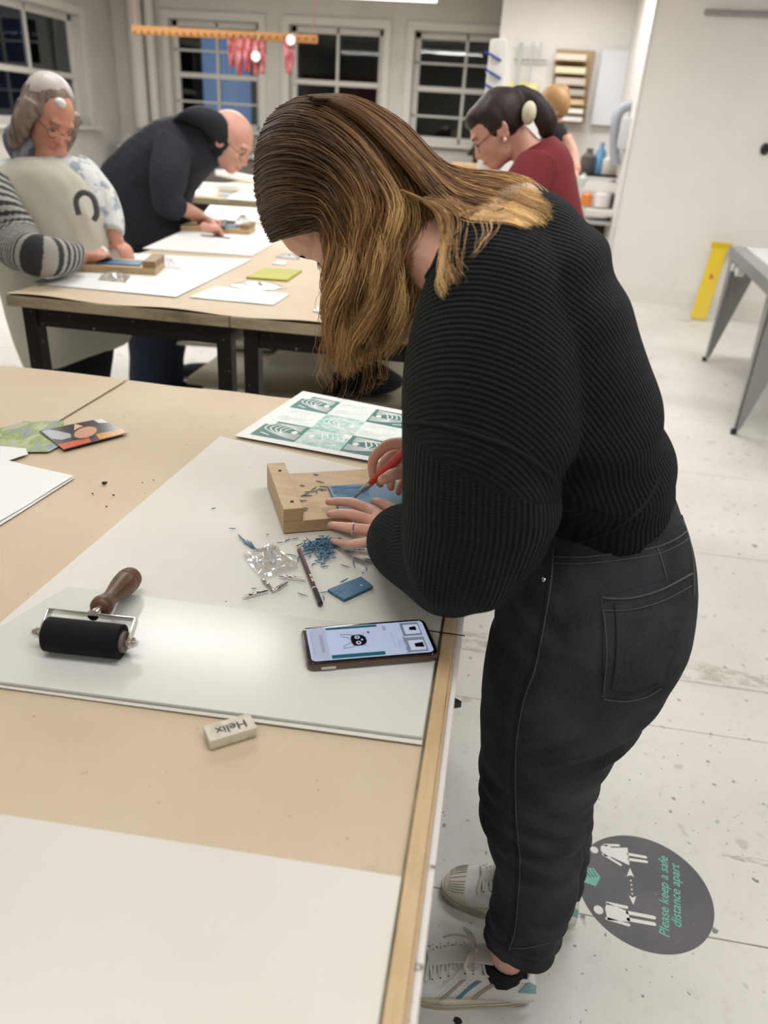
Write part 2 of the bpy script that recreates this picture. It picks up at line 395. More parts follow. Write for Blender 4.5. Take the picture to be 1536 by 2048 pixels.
for k, (x, y, w_) in enumerate(((-1.5, 3.35, 62), (.95, 2.6, 66), (-.3, .55, 40), (1.3, 5.4, 130), (-1.9, 6.2, 190), (.25, 8.75, 75), (1.35, .3, 48), (-3.6, 2.2, 45), (-3.7, 6.8, 170), (-.4, -1.5, 26))):  # the unseen fixture by the alcove is added to brighten it
    fixture(x, y, 2.95, 1.0 if k == 0 else 1.45, .32, w_, 'white strip light under the ceiling, out of the picture above the benches')
wd = bpy.data.worlds.new('night'); bpy.context.scene.world = wd; wd.use_nodes = True
wd.node_tree.nodes['Background'].inputs[0].default_value = (.012, .016, .03, 1); wd.node_tree.nodes['Background'].inputs[1].default_value = 1.0

# ------------------------------------------------------------------ camera
cam = bpy.data.cameras.new('camera'); co = bpy.data.objects.new('camera', cam); C.objects.link(co)
cr = RM @ np.array([1, 0, 0]); cu = RM @ np.array([0, -1, 0]); cb = RM @ np.array([0, 0, -1])
co.matrix_world = Matrix(((cr[0], cu[0], cb[0], 0), (cr[1], cu[1], cb[1], 0), (cr[2], cu[2], cb[2], CAMH), (0, 0, 0, 1)))
cam.sensor_fit = 'VERTICAL'; cam.sensor_height = 32; cam.lens = FPX * 32 / 2048; cam.clip_start = .02; cam.clip_end = 100
cam.dof.use_dof = True; cam.dof.focus_distance = 1.18; cam.dof.aperture_fstop = cam.lens / 7.2
bpy.context.scene.camera = co
sc = bpy.context.scene
sc.view_settings.view_transform = 'Standard'; sc.view_settings.look = 'None'; sc.view_settings.gamma = 1; sc.view_settings.use_curve_mapping = False
sc.view_settings.exposure = -1.42
sc.render.engine = 'CYCLES'; sc.cycles.use_denoising = True; sc.cycles.max_bounces = 6; sc.cycles.diffuse_bounces = 3; sc.cycles.use_adaptive_sampling = True; sc.cycles.adaptive_threshold = .06; sc.cycles.adaptive_min_samples = 16; sc.cycles.caustics_reflective = False; sc.cycles.caustics_refractive = False
# ------------------------------------------------------------------ foreground bench
def kraft_build(nt, b, L, tc):
    sep = nd(nt, 'ShaderNodeSeparateXYZ'); L(tc.outputs['Object'], sep.inputs[0])
    wv = math_(nt, 'SINE', math_(nt, 'MULTIPLY', sep.outputs[0], 2 * PI / .0042))
    big = nd(nt, 'ShaderNodeTexNoise', i_Scale=3.0, i_Detail=5.0); L(tc.outputs['Object'], big.inputs['Vector'])
    mr = nd(nt, 'ShaderNodeMapRange', i_From_Min=.35, i_From_Max=.7); L(big.outputs['Fac'], mr.inputs['Value'])
    col = mixc(nt, mr.outputs[0], (.655, .54, .395), (.595, .475, .325))
    st = nd(nt, 'ShaderNodeTexNoise', i_Scale=7.0, i_Detail=7.0, i_Roughness=.7); L(tc.outputs['Object'], st.inputs['Vector'])
    m2 = nd(nt, 'ShaderNodeMapRange', i_From_Min=.62, i_From_Max=.80); L(st.outputs['Fac'], m2.inputs['Value'])
    col = mixc(nt, math_(nt, 'MULTIPLY', m2.outputs[0], .6), col, (.34, .27, .12))
    sp = nd(nt, 'ShaderNodeTexNoise', i_Scale=90.0, i_Detail=2.0); L(tc.outputs['Object'], sp.inputs['Vector'])
    m3 = nd(nt, 'ShaderNodeMapRange', i_From_Min=.74, i_From_Max=.77); L(sp.outputs['Fac'], m3.inputs['Value'])
    col = mixc(nt, math_(nt, 'MULTIPLY', m3.outputs[0], .5), col, (.15, .1, .06))
    col = mixc(nt, math_(nt, 'MULTIPLY', math_(nt, 'ADD', wv, 1), .05), col, (.46, .36, .25))
    L(col, b.inputs['Base Color'])
    bp = nd(nt, 'ShaderNodeBump', i_Strength=.25, i_Distance=.0006); L(math_(nt, 'ADD', wv, math_(nt, 'MULTIPLY', big.outputs['Fac'], 8)), bp.inputs['Height']); L(bp.outputs[0], b.inputs['Normal'])
m_kraft = mat('kraft_paper', rough=.62, build=kraft_build)
m_paper = mat('off_white_paper', (.74, .73, .68), .7, noise=[(5, 6, (.70, .69, .635), .4, .7, (1, 1, 1)), (40, 3, (.5, .48, .42), .74, .8, (1, 1, 1))], bump=(220, .1, .0004, (1, 1, 1)))
m_paperw = mat('white_paper', (.84, .845, .83), .65)
def wood_build(c1, c2, c3, axis=1, fine=60, st=.06):
    def f(nt, b, L, tc):
        mp = nd(nt, 'ShaderNodeMapping'); s = [1, 1, 1]; s[axis] = st; mp.inputs['Scale'].default_value = s; L(tc.outputs['Object'], mp.inputs['Vector'])
        nz = nd(nt, 'ShaderNodeTexNoise', i_Scale=float(fine), i_Detail=6.0, i_Roughness=.65, i_Distortion=.4); L(mp.outputs[0], nz.inputs['Vector'])
        mr = nd(nt, 'ShaderNodeMapRange', i_From_Min=.35, i_From_Max=.65); L(nz.outputs['Fac'], mr.inputs['Value'])
        col = mixc(nt, mr.outputs[0], c1, c2)
        n2 = nd(nt, 'ShaderNodeTexNoise', i_Scale=14.0, i_Detail=6.0); L(tc.outputs['Object'], n2.inputs['Vector'])
        m2 = nd(nt, 'ShaderNodeMapRange', i_From_Min=.55, i_From_Max=.8); L(n2.outputs['Fac'], m2.inputs['Value'])
        col = mixc(nt, math_(nt, 'MULTIPLY', m2.outputs[0], .6), col, c3)
        L(col, b.inputs['Base Color'])
        bp = nd(nt, 'ShaderNodeBump', i_Strength=.2, i_Distance=.0006); L(nz.outputs['Fac'], bp.inputs['Height']); L(bp.outputs[0], b.inputs['Normal'])
    return f
m_batten = mat('pale_wood', rough=.55, build=wood_build((.63, .46, .28), (.55, .38, .21), (.40, .28, .12), 1, 70))
m_beech = mat('beech_wood', rough=.5, build=wood_build((.56, .40, .22), (.46, .31, .16), (.33, .21, .09), 0, 60))
m_beechd = mat('beech_end_grain', rough=.5, build=wood_build((.30, .175, .07), (.22, .12, .045), (.15, .08, .03), 0, 60))
m_handle = mat('worn_handle_wood', rough=.4, build=wood_build((.155, .068, .028), (.085, .040, .020), (.035, .022, .015), 1, 50, .3))
def chip_build(nt, b, L, tc):
    n = nd(nt, 'ShaderNodeTexNoise', i_Scale=45.0, i_Detail=6.0, i_Roughness=.7); L(tc.outputs['Object'], n.inputs['Vector'])
    m = nd(nt, 'ShaderNodeMapRange', i_From_Min=.61, i_From_Max=.64); L(n.outputs['Fac'], m.inputs['Value'])
    L(mixc(nt, m.outputs[0], (.74, .72, .70), (.12, .10, .09)), b.inputs['Base Color'])
    bp = nd(nt, 'ShaderNodeBump', i_Strength=.6, i_Distance=.002); L(n.outputs['Fac'], bp.inputs['Height']); L(bp.outputs[0], b.inputs['Normal'])
m_chip = mat('chipped_white_paint', rough=.6, build=chip_build)
m_oldwood = mat('stained_table_edge', rough=.7, build=wood_build((.50, .42, .28), (.33, .27, .17), (.04, .04, .03), 0, 30, .2))

XE = -.020                      # right edge of the kraft cover
YN, YFAR = -.55, 1.712
bench = empty('workbench', (-1.2, .6, 0), 'large print-studio workbench covered with brown kraft paper, white chipped edge', 'workbench')
mb = MB(); mb.box((-1.336, (YN + YFAR) / 2, TZ - .0225), (2.66, YFAR - YN + .0, .040)); part('tabletop', mb, m_oldwood, bench)
mb = MB(); mb.box((XE + .0075, (YN + .955) / 2, TZ - .001 + .004), (.0155, .955 - YN, .012), bev=.002); lab(part('edge_batten', mb, m_batten, bench), 'pale wooden batten beside the paper')
mb = MB(); mb.box((XE + .0170, (YN + .955) / 2, TZ - .003 + .004), (.0030, .955 - YN, .012), bev=.002); part('edge_batten', mb, m_batten, bench)
mb = MB(); mb.box((XE + .0222, (YN + 1.0) / 2, TZ - .018), (.0070, 1.0 - YN, .036), bev=.002)
part('edge_strip', mb, m_chip, bench)
mb = MB(); mb.box((-1.31, (YN + YFAR) / 2, TZ - .075), (2.58, YFAR - YN - .12, .066)); part('apron_frame', mb, m_dark, bench)
for (x, y) in ((-.10, YN + .12), (-2.5, YN + .12), (-.10, YFAR - .14), (-2.5, YFAR - .14)):
    mb = MB(); mb.box((x, y, (TZ - .1) / 2), (.05, .05, TZ - .1)); part('leg', mb, m_dark, bench)
# corner bracket seen beyond the edge
mb = MB(); c0 = Z(905, 1400, TZ - .06); mb.prism([c0 + V(-.03, -.02, 0), c0 + V(.012, .0, 0), c0 + V(-.03, .025, 0)], (0, 0, -.01)); part('bracket', mb, m_black, bench)
def wavy_sheet(name, corners, z, th, m, sag=None, n=24, mb_only=False, amp=.0012, seed=3):
    """corners: 4 xy points (ccw) -> thin sheet with slight waves"""
    a, b, c, d = [Vector((p[0], p[1], 0)) for p in corners]; mb = MB(); g = random.Random(seed); ph = [g.uniform(0, 6) for _ in range(4)]
    top = []
    for i in range(n + 1):
        for j in range(n + 1):
            u, v = i / n, j / n; p = a.lerp(b, u).lerp(d.lerp(c, u), v)
            zz = z + amp * (1 + .5 * math.sin(9 * u + ph[0] + 3 * v) + .5 * math.sin(7 * v + ph[1] + 4 * u))
            if sag: zz += sag(u, v)
            top.append(Vector((p.x, p.y, zz)))
    N = n + 1; fs = [(i * N + j, (i + 1) * N + j, (i + 1) * N + j + 1, i * N + j + 1) for i in range(n) for j in range(n)]
    mb.add(top, fs); mb.add([p - V(0, 0, th) for p in top], [f[::-1] for f in fs])
    rim = [i * N for i in range(N)] + [n * N + j for j in range(1, N)] + [i * N + n for i in range(n - 1, -1, -1)] + [j for j in range(n - 1, 0, -1)]
    o2 = len(top); k = len(rim); mb.v; base = 0
    mb.f += [(rim[i], rim[(i + 1) % k], rim[(i + 1) % k] + o2, rim[i] + o2) for i in range(k)]; mb.mi += [0] * k
    return mb
def xy(p): return (p.x, p.y)
seamx = T(125, 812).x
sg = lambda u, v: .0012 * max(0, (v - .985) / .015) * (math.sin(23 * u) + 1.1)
o = part('kraft_paper_sheet', wavy_sheet('', [(seamx - .1, YN), (XE - .0035, YN), (XE - .0035, YFAR + .006), (seamx, YFAR + .006)], TZ - .0008, .0008, m_kraft, sag=sg, n=60, amp=.0005), m_kraft, smooth=True)
tag(o, 'wide brown kraft paper sheet covering the front workbench under all the papers', 'paper')
o = part('kraft_paper_sheet', wavy_sheet('', [(-2.6, YN), (seamx + .02, YN), (seamx + .05, YFAR + .004), (-2.6, YFAR + .004)], TZ + .0032, .0008, m_kraft, sag=sg, n=60, amp=.0005, seed=9), m_kraft, smooth=True)
tag(o, 'brown kraft paper sheet overlapping at the far left of the front workbench', 'paper')

PZ = .0026
def sheet(px, z, th, m, label, name='paper_sheet', cat='paper', group=None, n=14, amp=.0003, sag=None, base=None):
    P = [Z(*q_, (base if base is not None else TZ) + z) for q_ in px]
    if base is None:
        for p in P: p.x = min(p.x, XE - .003)
    o = part(name, wavy_sheet('', [xy(p) for p in P], (base if base is not None else TZ) + z, th, m, n=n, amp=amp, sag=sag), m, smooth=True); tag(o, label, cat, group); return o
# big off-white sheet: rectangle aligned with the bench
xa = T(440, 875).x; ya = T(440, 875).y
P_b0 = T(855, 1495); P_b1 = T(0, 1378)
o = part('paper_sheet', wavy_sheet('', [xy(Z(-130, 1361, TZ)), (min(P_b0.x, XE - .004), P_b0.y), (XE - .004, 1.30), (xa, ya)], TZ + PZ, .0007, m_paper, n=30, amp=.0004), m_paper, smooth=True)
tag(o, 'large off-white paper sheet under the wooden bench hook and the blue shavings', 'paper')
o = sheet([(-140, 2290), (730, 2330), (808, 1755), (0, 1628)], PZ, .0008, m_paper, 'off-white paper sheet nearest the camera on the kraft paper')
o = sheet([(-60, 2400), (300, 2500), (232, 2052), (-60, 1968)], PZ + .0016, .0008, m_paper, 'corner of a white sheet at the very bottom left of the picture')
# small stack of white papers on the left
o = sheet([(0, 1050), (150, 955), (0, 921), (-260, 1010)], PZ + .0005, .0012, m_paperw, 'lower of two white paper sheets stacked at the left edge of the bench')
o = sheet([(-4, 1045), (148, 952), (0, 918), (-270, 1004)], PZ + .0028, .001, m_paperw, 'upper of two white paper sheets stacked at the left edge of the bench', amp=.0008)
o = sheet([(0, 926), (56, 908), (52, 897), (0, 892)], PZ + .0035, .001, m_paperw, 'small folded white paper corner beside the picture cards')
# acrylic inking plate, milky and glossy
m_plate = mat('acrylic_plate', (.66, .67, .63), .17, spec=.22, bump=(5, .04, .002, (1, 2, 1)))
pl = [T(-150, 1354), T(862, 1488), T(896, 1283), T(138, 1182)]
for p in pl: p.x = min(p.x, XE - .005)
mb = MB(); mb.prism([Vector((p.x, p.y, TZ + .0045)) for p in pl], (0, 0, .0035)); o = part('inking_plate', mb, m_plate)
tag(o, 'glossy clear inking plate lying under the roller and the phone', 'plate')
PL = TZ + .0082
mb = MB(); a_ = T(865, 1276); mb.box((a_.x + .012, a_.y + .001, PL + .002), (.06, .0012, .0012)); tag(part('wire', mb, m_dark), 'thin dark wire lying by the top right corner of the phone', 'wire')
# ------------------------------------------------------------------ things on the front bench
def frame2(a, b):
    """local axes on the table: x from a to b, y left-perpendicular"""
    x = (b - a); x.z = 0; L_ = x.length; x.normalize(); y = Vector((-x.y, x.x, 0)); return x, y, L_
Rz = lambda x: Matrix((x, Vector((-x.y, x.x, 0)), Vector((0, 0, 1)))).transposed()
PT = TZ + .0050     # top of the big sheet

# bench hook: board + stop block + screws
A = Z(567, 1067, PT); B0 = Z(553, 990, PT)
ax = (Z(640, 1061, PT) - A); ax.z = 0; ax.normalize(); ay = Vector((-ax.y, ax.x, 0)); RH = Matrix((ax, ay, Vector((0, 0, 1)))).transposed()
hook = empty('bench_hook', A, 'wooden bench hook with raised stop block under the hands of the woman in black', 'bench hook')
Hb = .021; Wd = .186; Ln = .30
def HK(u, v, z): return A + ax * u + ay * v + V(0, 0, z)
mb = MB(); mb.box(HK(Ln / 2, Wd / 2, Hb / 2), (Ln, Wd, Hb), RH, bev=.0012); part('board', mb, m_beech, hook)
mb = MB(); mb.box(HK(.016, Wd / 2, Hb + .0115), (.032, Wd, .0225), RH, bev=.0012); part('stop_block', mb, m_beech, hook)
for v in (.025, .15):
    mb = MB(); mb.cyl(HK(.018, v, Hb + .0222), HK(.018, v, Hb + .0238), .0030, 14); mb.box(HK(.018, v, Hb + .0240), (.0045, .0008, .0006), RH); part('screw', mb, m_dark, hook)
BT = PT + Hb
m_lino = mat('blue_lino', (.045, .145, .255), .42, noise=[(25, 4, (.06, .18, .30), .4, .7, (1, 1, 1))], bump=(120, .12, .0004, (1, 1, 1)))
m_linoc = mat('carved_lino', (.16, .34, .52), .6)
# lino block on the hook
def hkuv(px, py, z):  # pixel -> board coordinates
    p = Z(px, py, z) - A; return p.dot(ax), p.dot(ay)
u0, v1 = hkuv(655, 976, BT); u1 = u0 + .15; v0 = v1 - .10
lin = empty('lino_block', HK(u0, v0, Hb), 'blue lino block being carved on the bench hook under the tool', 'lino block')
mb = MB(); mb.box(HK((u0 + u1) / 2, (v0 + v1) / 2, Hb + .0021), (u1 - u0, v1 - v0, .0036), RH, bev=.0006); part('block', mb, m_lino, lin)
mb = MB()
for k in range(26):
    vv = v1 - .004 - k * .0016 * rnd.uniform(.8, 1.2); uu = u0 + .004 + rnd.uniform(0, .006)
    if vv < v0 + .01: break
    pts = [HK(uu + t * .062 * (1 - .25 * abs(k - 12) / 26), vv + .0012 * math.sin(t * 7 + k) - .004 * t, Hb + .0040) for t in [i / 8 for i in range(9)]]
    mb.tube(pts, .00042, 4)
lab(part('carved_groove', mb, m_linoc, lin), 'paler freshly cut grooves'); lin.children[-1]['kind'] = 'stuff'

# shavings
m_shav = mat('lino_shaving', (.095, .22, .34), .6)
def shaving(p, ang, L_, w=.0011, curl=.002, z=0.0):
    d = V(math.cos(ang), math.sin(ang), 0); n_ = V(-d.y, d.x, 0); pts = []
    for i in range(6):
        t = i / 5 - .5; pts.append(p + d * (L_ * t) + n_ * (curl * (t * t * 4 - .5)) + V(0, 0, z + .0011 + abs(curl) * .5 * (1 - 4 * t * t) * .5))
    mb = MB(); mb.tube(pts, [w * .35, w, w * 1.1, w, w * .9, w * .3], 5, flat=.7); return mb
n_s = 0
def add_shav(px, py, ang, L_, z=PT, w=.0010, lab_='thin curl of cut blue lino lying loose on the white sheet', grp='loose blue lino shavings on the sheet', curl=None):
    o = part('lino_shaving', shaving(Z(px, py, z), ang, L_, w, rnd.uniform(-.002, .002) if curl is None else curl), m_shav, smooth=True)
    tag(o, lab_, 'shaving', grp)
for (px, py, a, l) in ((427, 1018, .8, .008), (465, 1058, .15, .012), (575, 1082, 1.0, .014), (590, 1078, .6, .012), (583, 1112, -.2, .02), (535, 1070, .2, .005), (560, 1086, .4, .012),
                       (508, 1178, .3, .008), (605, 1190, -.25, .018), (647, 1196, -1.2, .012), (652, 1185, .5, .02), (688, 1162, 1.0, .018), (650, 1134, .6, .014), (668, 1116, .2, .008),
                       (690, 1133, -.3, .018), (708, 1128, -1.3, .024), (712, 1118, -.4, .014), (727, 1130, -.5, .02), (732, 1138, -1.4, .012), (700, 1105, .3, .018), (737, 1120, -.2, .016), (735, 1124, -.6, .010),
                       (640, 1126, -.15, .014), (636, 1122, .5, .014), (726, 1147, .2, .004), (745, 1110, .1, .02), (705, 1098, -.3, .016), (722, 1100, .2, .014), (694, 1103, .1, .01), (627, 1130, .9, .009), (615, 1098, .4, .016), (609, 1126, 1.3, .01)):
    add_shav(px, py, a, l)
for k in range(7):
    add_shav(484 + k * 4.2 + rnd.uniform(-2, 2), 1078 + k * 3.0 + rnd.uniform(-5, 5), -.75 + rnd.uniform(-.18, .18), .026, w=.0013, lab_='blue lino curl in the small bundle above the plastic bag', grp='bundle of lino curls above the plastic bag')
for (px, py, a, l) in ((632, 950, -.2, .012), (605, 972, -.1, .010), (640, 964, -.25, .018), (650, 975, 0, .022), (610, 990, 1.1, .022), (628, 978, 1.2, .018), (622, 984, .5, .026), (606, 1002, .4, .014), (600, 1004, .9, .012), (614, 992, .3, .02), (640, 980, .3, .012), (606, 1022, .5, .014), (600, 1026, -.2, .016), (612, 1018, .1, .01), (633, 985, -1.2, .012), (647, 981, .4, .012)):
    add_shav(px, py, a, l, z=BT, lab_='blue lino shaving on the bench hook board between stop block and carving', grp='blue shavings on the bench hook')
# dense heap below the hook: nobody could count it
mb = MB(); g = random.Random(5)
for k in range(150):
    r_ = abs(g.gauss(0, 1)); t = g.random()
    px = 612 + t * 62 + g.gauss(0, 8); py = 1078 + t * 2 + abs(g.gauss(0, 12)) + (8 if t < .6 else 0)
    if k > 120: px, py = 648 + g.gauss(0, 10), 1108 + g.gauss(0, 9)
    p = Z(px, py, PT); s_ = shaving(p, g.uniform(0, PI), g.uniform(.008, .022), .0011, g.uniform(-.004, .004), z=g.uniform(0, .010) * max(0, 1 - abs(px - 630) / 40))
    mb.add(s_.v, s_.f)
tag(part('shavings_heap', mb, m_shav, smooth=True), 'dense heap of blue lino shavings in front of the bench hook', 'shavings', kind='stuff')

# lino offcut
a, b, c, d = Z(688, 1203, PT), Z(746, 1176, PT), Z(722, 1157, PT), Z(655, 1183, PT)
off = empty('lino_offcut', a, 'small rectangular blue lino offcut with two scratches right of the pencil', 'lino offcut')
mb = MB(); mb.prism([a, b, c, d], (0, 0, .0036)); part('block', mb, m_lino, off)
for q_ in (((668, 1183), (680, 1181), (690, 1176)), ((668, 1190), (680, 1185), (687, 1179)), ((662, 1182), (672, 1180), (682, 1175))):
    mb = MB(); mb.tube([Z(x, y, PT + .0037) for x, y in q_], .0005, 5); part('scratch', mb, m_linoc, off)
mb = MB(); mb.ell(Z(723, 1171, PT + .0042), (.0022, .0016, .001)); lab(part('chip', mb, mat('chip_white', (.6, .7, .8), .3), off), 'tiny pale chip')

# pencil
pa_, pb_ = Z(595, 1091, PT + .0040), Z(641, 1208, PT + .0040); ux = (pb_ - pa_).normalized(); PLn = (pb_ - pa_).length
pen = empty('pencil', pa_, 'dark maroon pencil with a black end lying on the white sheet', 'pencil')
m_maroon = mat('maroon_lacquer', (.075, .022, .022), .25, coat=.4)
mb = MB(); mb.lathe(pa_ + ux * .016, pb_ - ux * .040, [(0, .0038), (1, .0038)], 6); part('barrel', mb, m_maroon, pen)
mb = MB(); mb.lathe(pa_ + ux * .004, pa_ + ux * .016, [(0, .0012), (1, .0037)], 10); lab(part('sharpened_wood', mb, mat('pencil_wood', (.55, .30, .22), .7), pen), 'bare pinkish wood cone')
mb = MB(); mb.lathe(pa_, pa_ + ux * .0045, [(0, .0004), (1, .0013)], 8); part('lead', mb, m_black, pen)
mb = MB(); mb.lathe(pb_ - ux * .040, pb_ - ux * .038, [(0, .0039), (1, .0039)], 12); lab(part('ring', mb, m_white, pen), 'thin white band')
mb = MB(); mb.lathe(pb_ - ux * .038, pb_, [(0, .0039), (.97, .0039), (1, .0034)], 12); lab(part('end_cap', mb, mat('black_gloss', (.01, .01, .01), .15, coat=.5), pen), 'glossy black dipped end')
def text_mesh(body, size, font_bold=0.0, shear=0.0, ext=.0002, align='CENTER', spacing=1.0):
    cu = bpy.data.curves.new('t', 'FONT'); cu.body = body; cu.size = size; cu.extrude = ext; cu.offset = font_bold; cu.shear = shear; cu.align_x = align; cu.align_y = 'CENTER'; cu.space_character = spacing
    o = bpy.data.objects.new('t', cu); C.objects.link(o); bpy.context.view_layer.update()
    dg = bpy.context.evaluated_depsgraph_get(); me = bpy.data.meshes.new_from_object(o.evaluated_get(dg)); bpy.data.objects.remove(o); return me
def bold_text(body, size, d, shear=0.0, ext=.0002):
    m0 = text_mesh(body, size, 0.0, shear, ext); mb = MB(); n = 0
    for k, (ox, oy) in enumerate(((-d, 0), (d, 0), (0, d * .7), (0, -d * .7))):
        mb.add([v.co + V(ox, oy, k * .00002) for v in m0.vertices], [tuple(p.vertices) for p in m0.polygons])
    return mb.mesh('text')
def put_text(name, me, M, m, parent):
    me.transform(M); return link(name, me, m, parent, smooth=False)
def basis(x, y, z, o):
    M = Matrix((x, y, z)).transposed().to_4x4(); M.translation = o; return M
# silver marks on the barrel
mb = MB(); up_ = V(0, 0, 1); sd = ux.cross(up_).normalized()
for k, t in enumerate((.094, .0965, .099, .1045, .107, .1095, .112)):
    mb.box(pa_ + ux * t + V(0, 0, .00385) - sd * .0006, (.0014, .0022 if k % 2 else .0028, .0004), Matrix((ux, sd, up_)).transposed())
lab(part('lettering', mb, mat('silver_print', (.7, .68, .66), .3, .6), pen), 'tiny silver print')

# gouge nibs
m_nib = mat('nib_steel', (.42, .41, .40), .22, 1.0)
def nib(x0, y0, x1, y1, label, flip=1):
    a = Z(x0, y0, PT + .0028); b = Z(x1, y1, PT + .0028); x, y, l = frame2(a, b)
    prof = [(0, .0006, 0), (.12, .0020, .0003), (.3, .0030, .0010), (.40, .0018, .0002), (.5, .0030, .0012), (.62, .0026, .001), (.68, .0021, .0004), (1, .0024, .0004)]
    mb = MB(); rings = []
    for t, w, lift in prof:
        c_ = a + x * (l * t) + V(0, 0, lift * flip)
        rings.append([c_ + y * (w * math.cos(an)) + V(0, 0, abs(w) * .75 * math.sin(an)) for an in [PI * (-.05) + PI * 1.1 * k / 8 for k in range(9)]] + [c_ + y * (w * .72 * math.cos(an)) + V(0, 0, w * .5 * math.sin(an)) for an in [PI * 1.05 - PI * 1.1 * k / 8 for k in range(9)]])
    mb.rings(rings, True); o = part('gouge_nib', mb, m_nib, smooth=True); tag(o, label, 'cutter nib', 'spare steel cutter nibs below the plastic bag'); return o
nib(484, 1195, 535, 1181, 'steel gouge nib lying leftmost of the four nibs')
nib(522, 1156, 548, 1182, 'steel gouge nib pointing up left, directly below the plastic bag')
nib(550, 1180, 574, 1164, 'short dark steel nib standing between two other nibs')
nib(556, 1152, 610, 1158, 'steel gouge nib closest to the maroon pencil')

# crumpled clear plastic bag
def film_build(nt, b, L, tc):
    o = nt.nodes['Material Output']; t = nd(nt, 'ShaderNodeBsdfTransparent'); t.inputs[0].default_value = (.96, .96, .96, 1)
    g = nd(nt, 'ShaderNodeBsdfGlossy', i_Roughness=.12); g.inputs[0].default_value = (1, 1, 1, 1); fr = nd(nt, 'ShaderNodeLayerWeight', i_Blend=.35)
    mx = nd(nt, 'ShaderNodeMixShader'); L(math_(nt, 'ADD', math_(nt, 'MULTIPLY', fr.outputs['Facing'], .6), .05), mx.inputs[0]); L(t.outputs[0], mx.inputs[1]); L(g.outputs[0], mx.inputs[2]); L(mx.outputs[0], o.inputs[0])
m_clear = mat('clear_film', build=film_build)
poly = [(485, 1107), (517, 1104), (541, 1085), (548, 1089), (565, 1105), (594, 1127), (596, 1137), (560, 1148), (528, 1157), (516, 1150), (499, 1130)]
cn = T(540, 1120); P = [Z(x, y, PT) for x, y in poly]; mb = MB(); top = []; K = 12; g = random.Random(2)
for r_ in range(K + 1):
    for k in range(44):
        t = k / 44 * len(P); i = int(t); p = P[i % len(P)].lerp(P[(i + 1) % len(P)], t - i); qv = cn.lerp(p, r_ / K)
        h = (.0012 + .008 * (1 - (r_ / K) ** 2)) * (1 + .75 * math.sin(qv.x * 520 + 3 * math.sin(qv.y * 260)) * math.sin(qv.y * 480 + 2 * math.sin(qv.x * 330)))
        top.append(Vector((qv.x, qv.y, PT + .0006 + max(0, h))))
mb.add(top, [(r_ * 44 + k, (r_ + 1) * 44 + k, (r_ + 1) * 44 + (k + 1) % 44, r_ * 44 + (k + 1) % 44) for r_ in range(K) for k in range(44)])
mb.add([Vector((p.x, p.y, PT + .0004)) for p in top], [(r_ * 44 + k, r_ * 44 + (k + 1) % 44, (r_ + 1) * 44 + (k + 1) % 44, (r_ + 1) * 44 + k) for r_ in range(K) for k in range(44)])
bm_o = part('plastic_bag', mb, m_clear, smooth=True, sharp=20); tag(bm_o, 'small crumpled clear plastic bag beside the nibs and pencil', 'plastic bag')

# phone
PC = [Z(603, 1262, PL), Z(848, 1244, PL), Z(880, 1329, PL), Z(612, 1352, PL)]   # far-left, far-right, near-right, near-left outline
xv = (PC[1] - PC[0]).normalized(); xv.z = 0; xv.normalize(); yv = Vector((-xv.y, xv.x, 0)); pc = sum(PC, Vector()) / 4
Lp, Wp, Tp = .1665, .0790, .0115
phone = empty('smartphone', (pc.x, pc.y, PL), 'smartphone in a clear case showing a black cat drawing on its screen', 'phone')
def rrect(cx_, cy_, lx, ly, r, n=7):
    out = []
    for (sx, sy, a0) in ((1, 1, 0), (-1, 1, 90), (-1, -1, 180), (1, -1, 270)):
        for k in range(n + 1):
            a = math.radians(a0 + 90 * k / n); out.append((cx_ + sx * (lx / 2 - r) + r * math.cos(a), cy_ + sy * (ly / 2 - r) + r * math.sin(a)))
    return out
def PP(u, v, z): return Vector((pc.x, pc.y, PL + z)) + xv * u + yv * v
def slab(lx, ly, r, z0, z1, rr=.002, cx_=0, cy_=0):
    mb = MB(); rings = []
    for (dz, ins) in ((0, rr * .8), (.35, 0), (.7, 0), (1, rr * .7)):
        rings.append([PP(u, v, z0 + (z1 - z0) * dz) for u, v in rrect(cx_, cy_, lx - 2 * ins, ly - 2 * ins, r)])
    mb.rings(rings, True); return mb
lab(part('case', slab(Lp, Wp, .010, .0003, .0095, .0016), mat('clear_brown_case', (.085, .050, .030), .12, coat=.5), phone, smooth=True), 'brownish see-through case')
part('body', slab(Lp - .004, Wp - .004, .009, .0094, .0112, .0008), mat('phone_black', (.012, .010, .012), .12, .3, coat=.6), phone, smooth=True)
def scr(name, col, u0, u1, v0, v1, z, st=1.0, rough=.3):
    mb = MB(); mb.box(PP((u0 + u1) / 2, (v0 + v1) / 2, z), (abs(u1 - u0), abs(v1 - v0), .0002), Rz(xv))
    return mb
def em(name, col, s=1.55): return mat(name, tuple(c * .2 for c in col), .12, emit=(col, s))
SU = Lp / 2 - .0075; SV = Wp / 2 - .0075; sc_z = .01135
scrn = part('screen', slab(Lp - .013, Wp - .012, .006, .0111, .01132, .0001), em('screen_lilac', (.60, .68, .92)), phone)
lab(scrn, 'lit screen with a web page')
u_ = lambda t: -SU + t * 2 * SU      # 0 = left end (top of the phone), 1 = right end
v_ = lambda t: SV - t * 2 * SV       # 0 = far long edge
def sp(name, m, u0, u1, v0, v1, z=sc_z + .00012):
    mb = scr('', None, u_(u0), u_(u1), v_(v0), v_(v1), z); return part(name, mb, m, scrn)
sp('page_header', em('screen_grey', (.50, .56, .74)), .005, .15, .01, .99)
sp('address_bar', em('screen_bar', (.40, .44, .60)), .085, .118, .22, .8, sc_z + .0003)
sp('picture_border', em('screen_teal', (.02, .17, .20), 1.2), .158, .60, .0, .07)
sp('picture_border', em('screen_teal', (.02, .17, .20), 1.2), .158, .60, .885, .995)
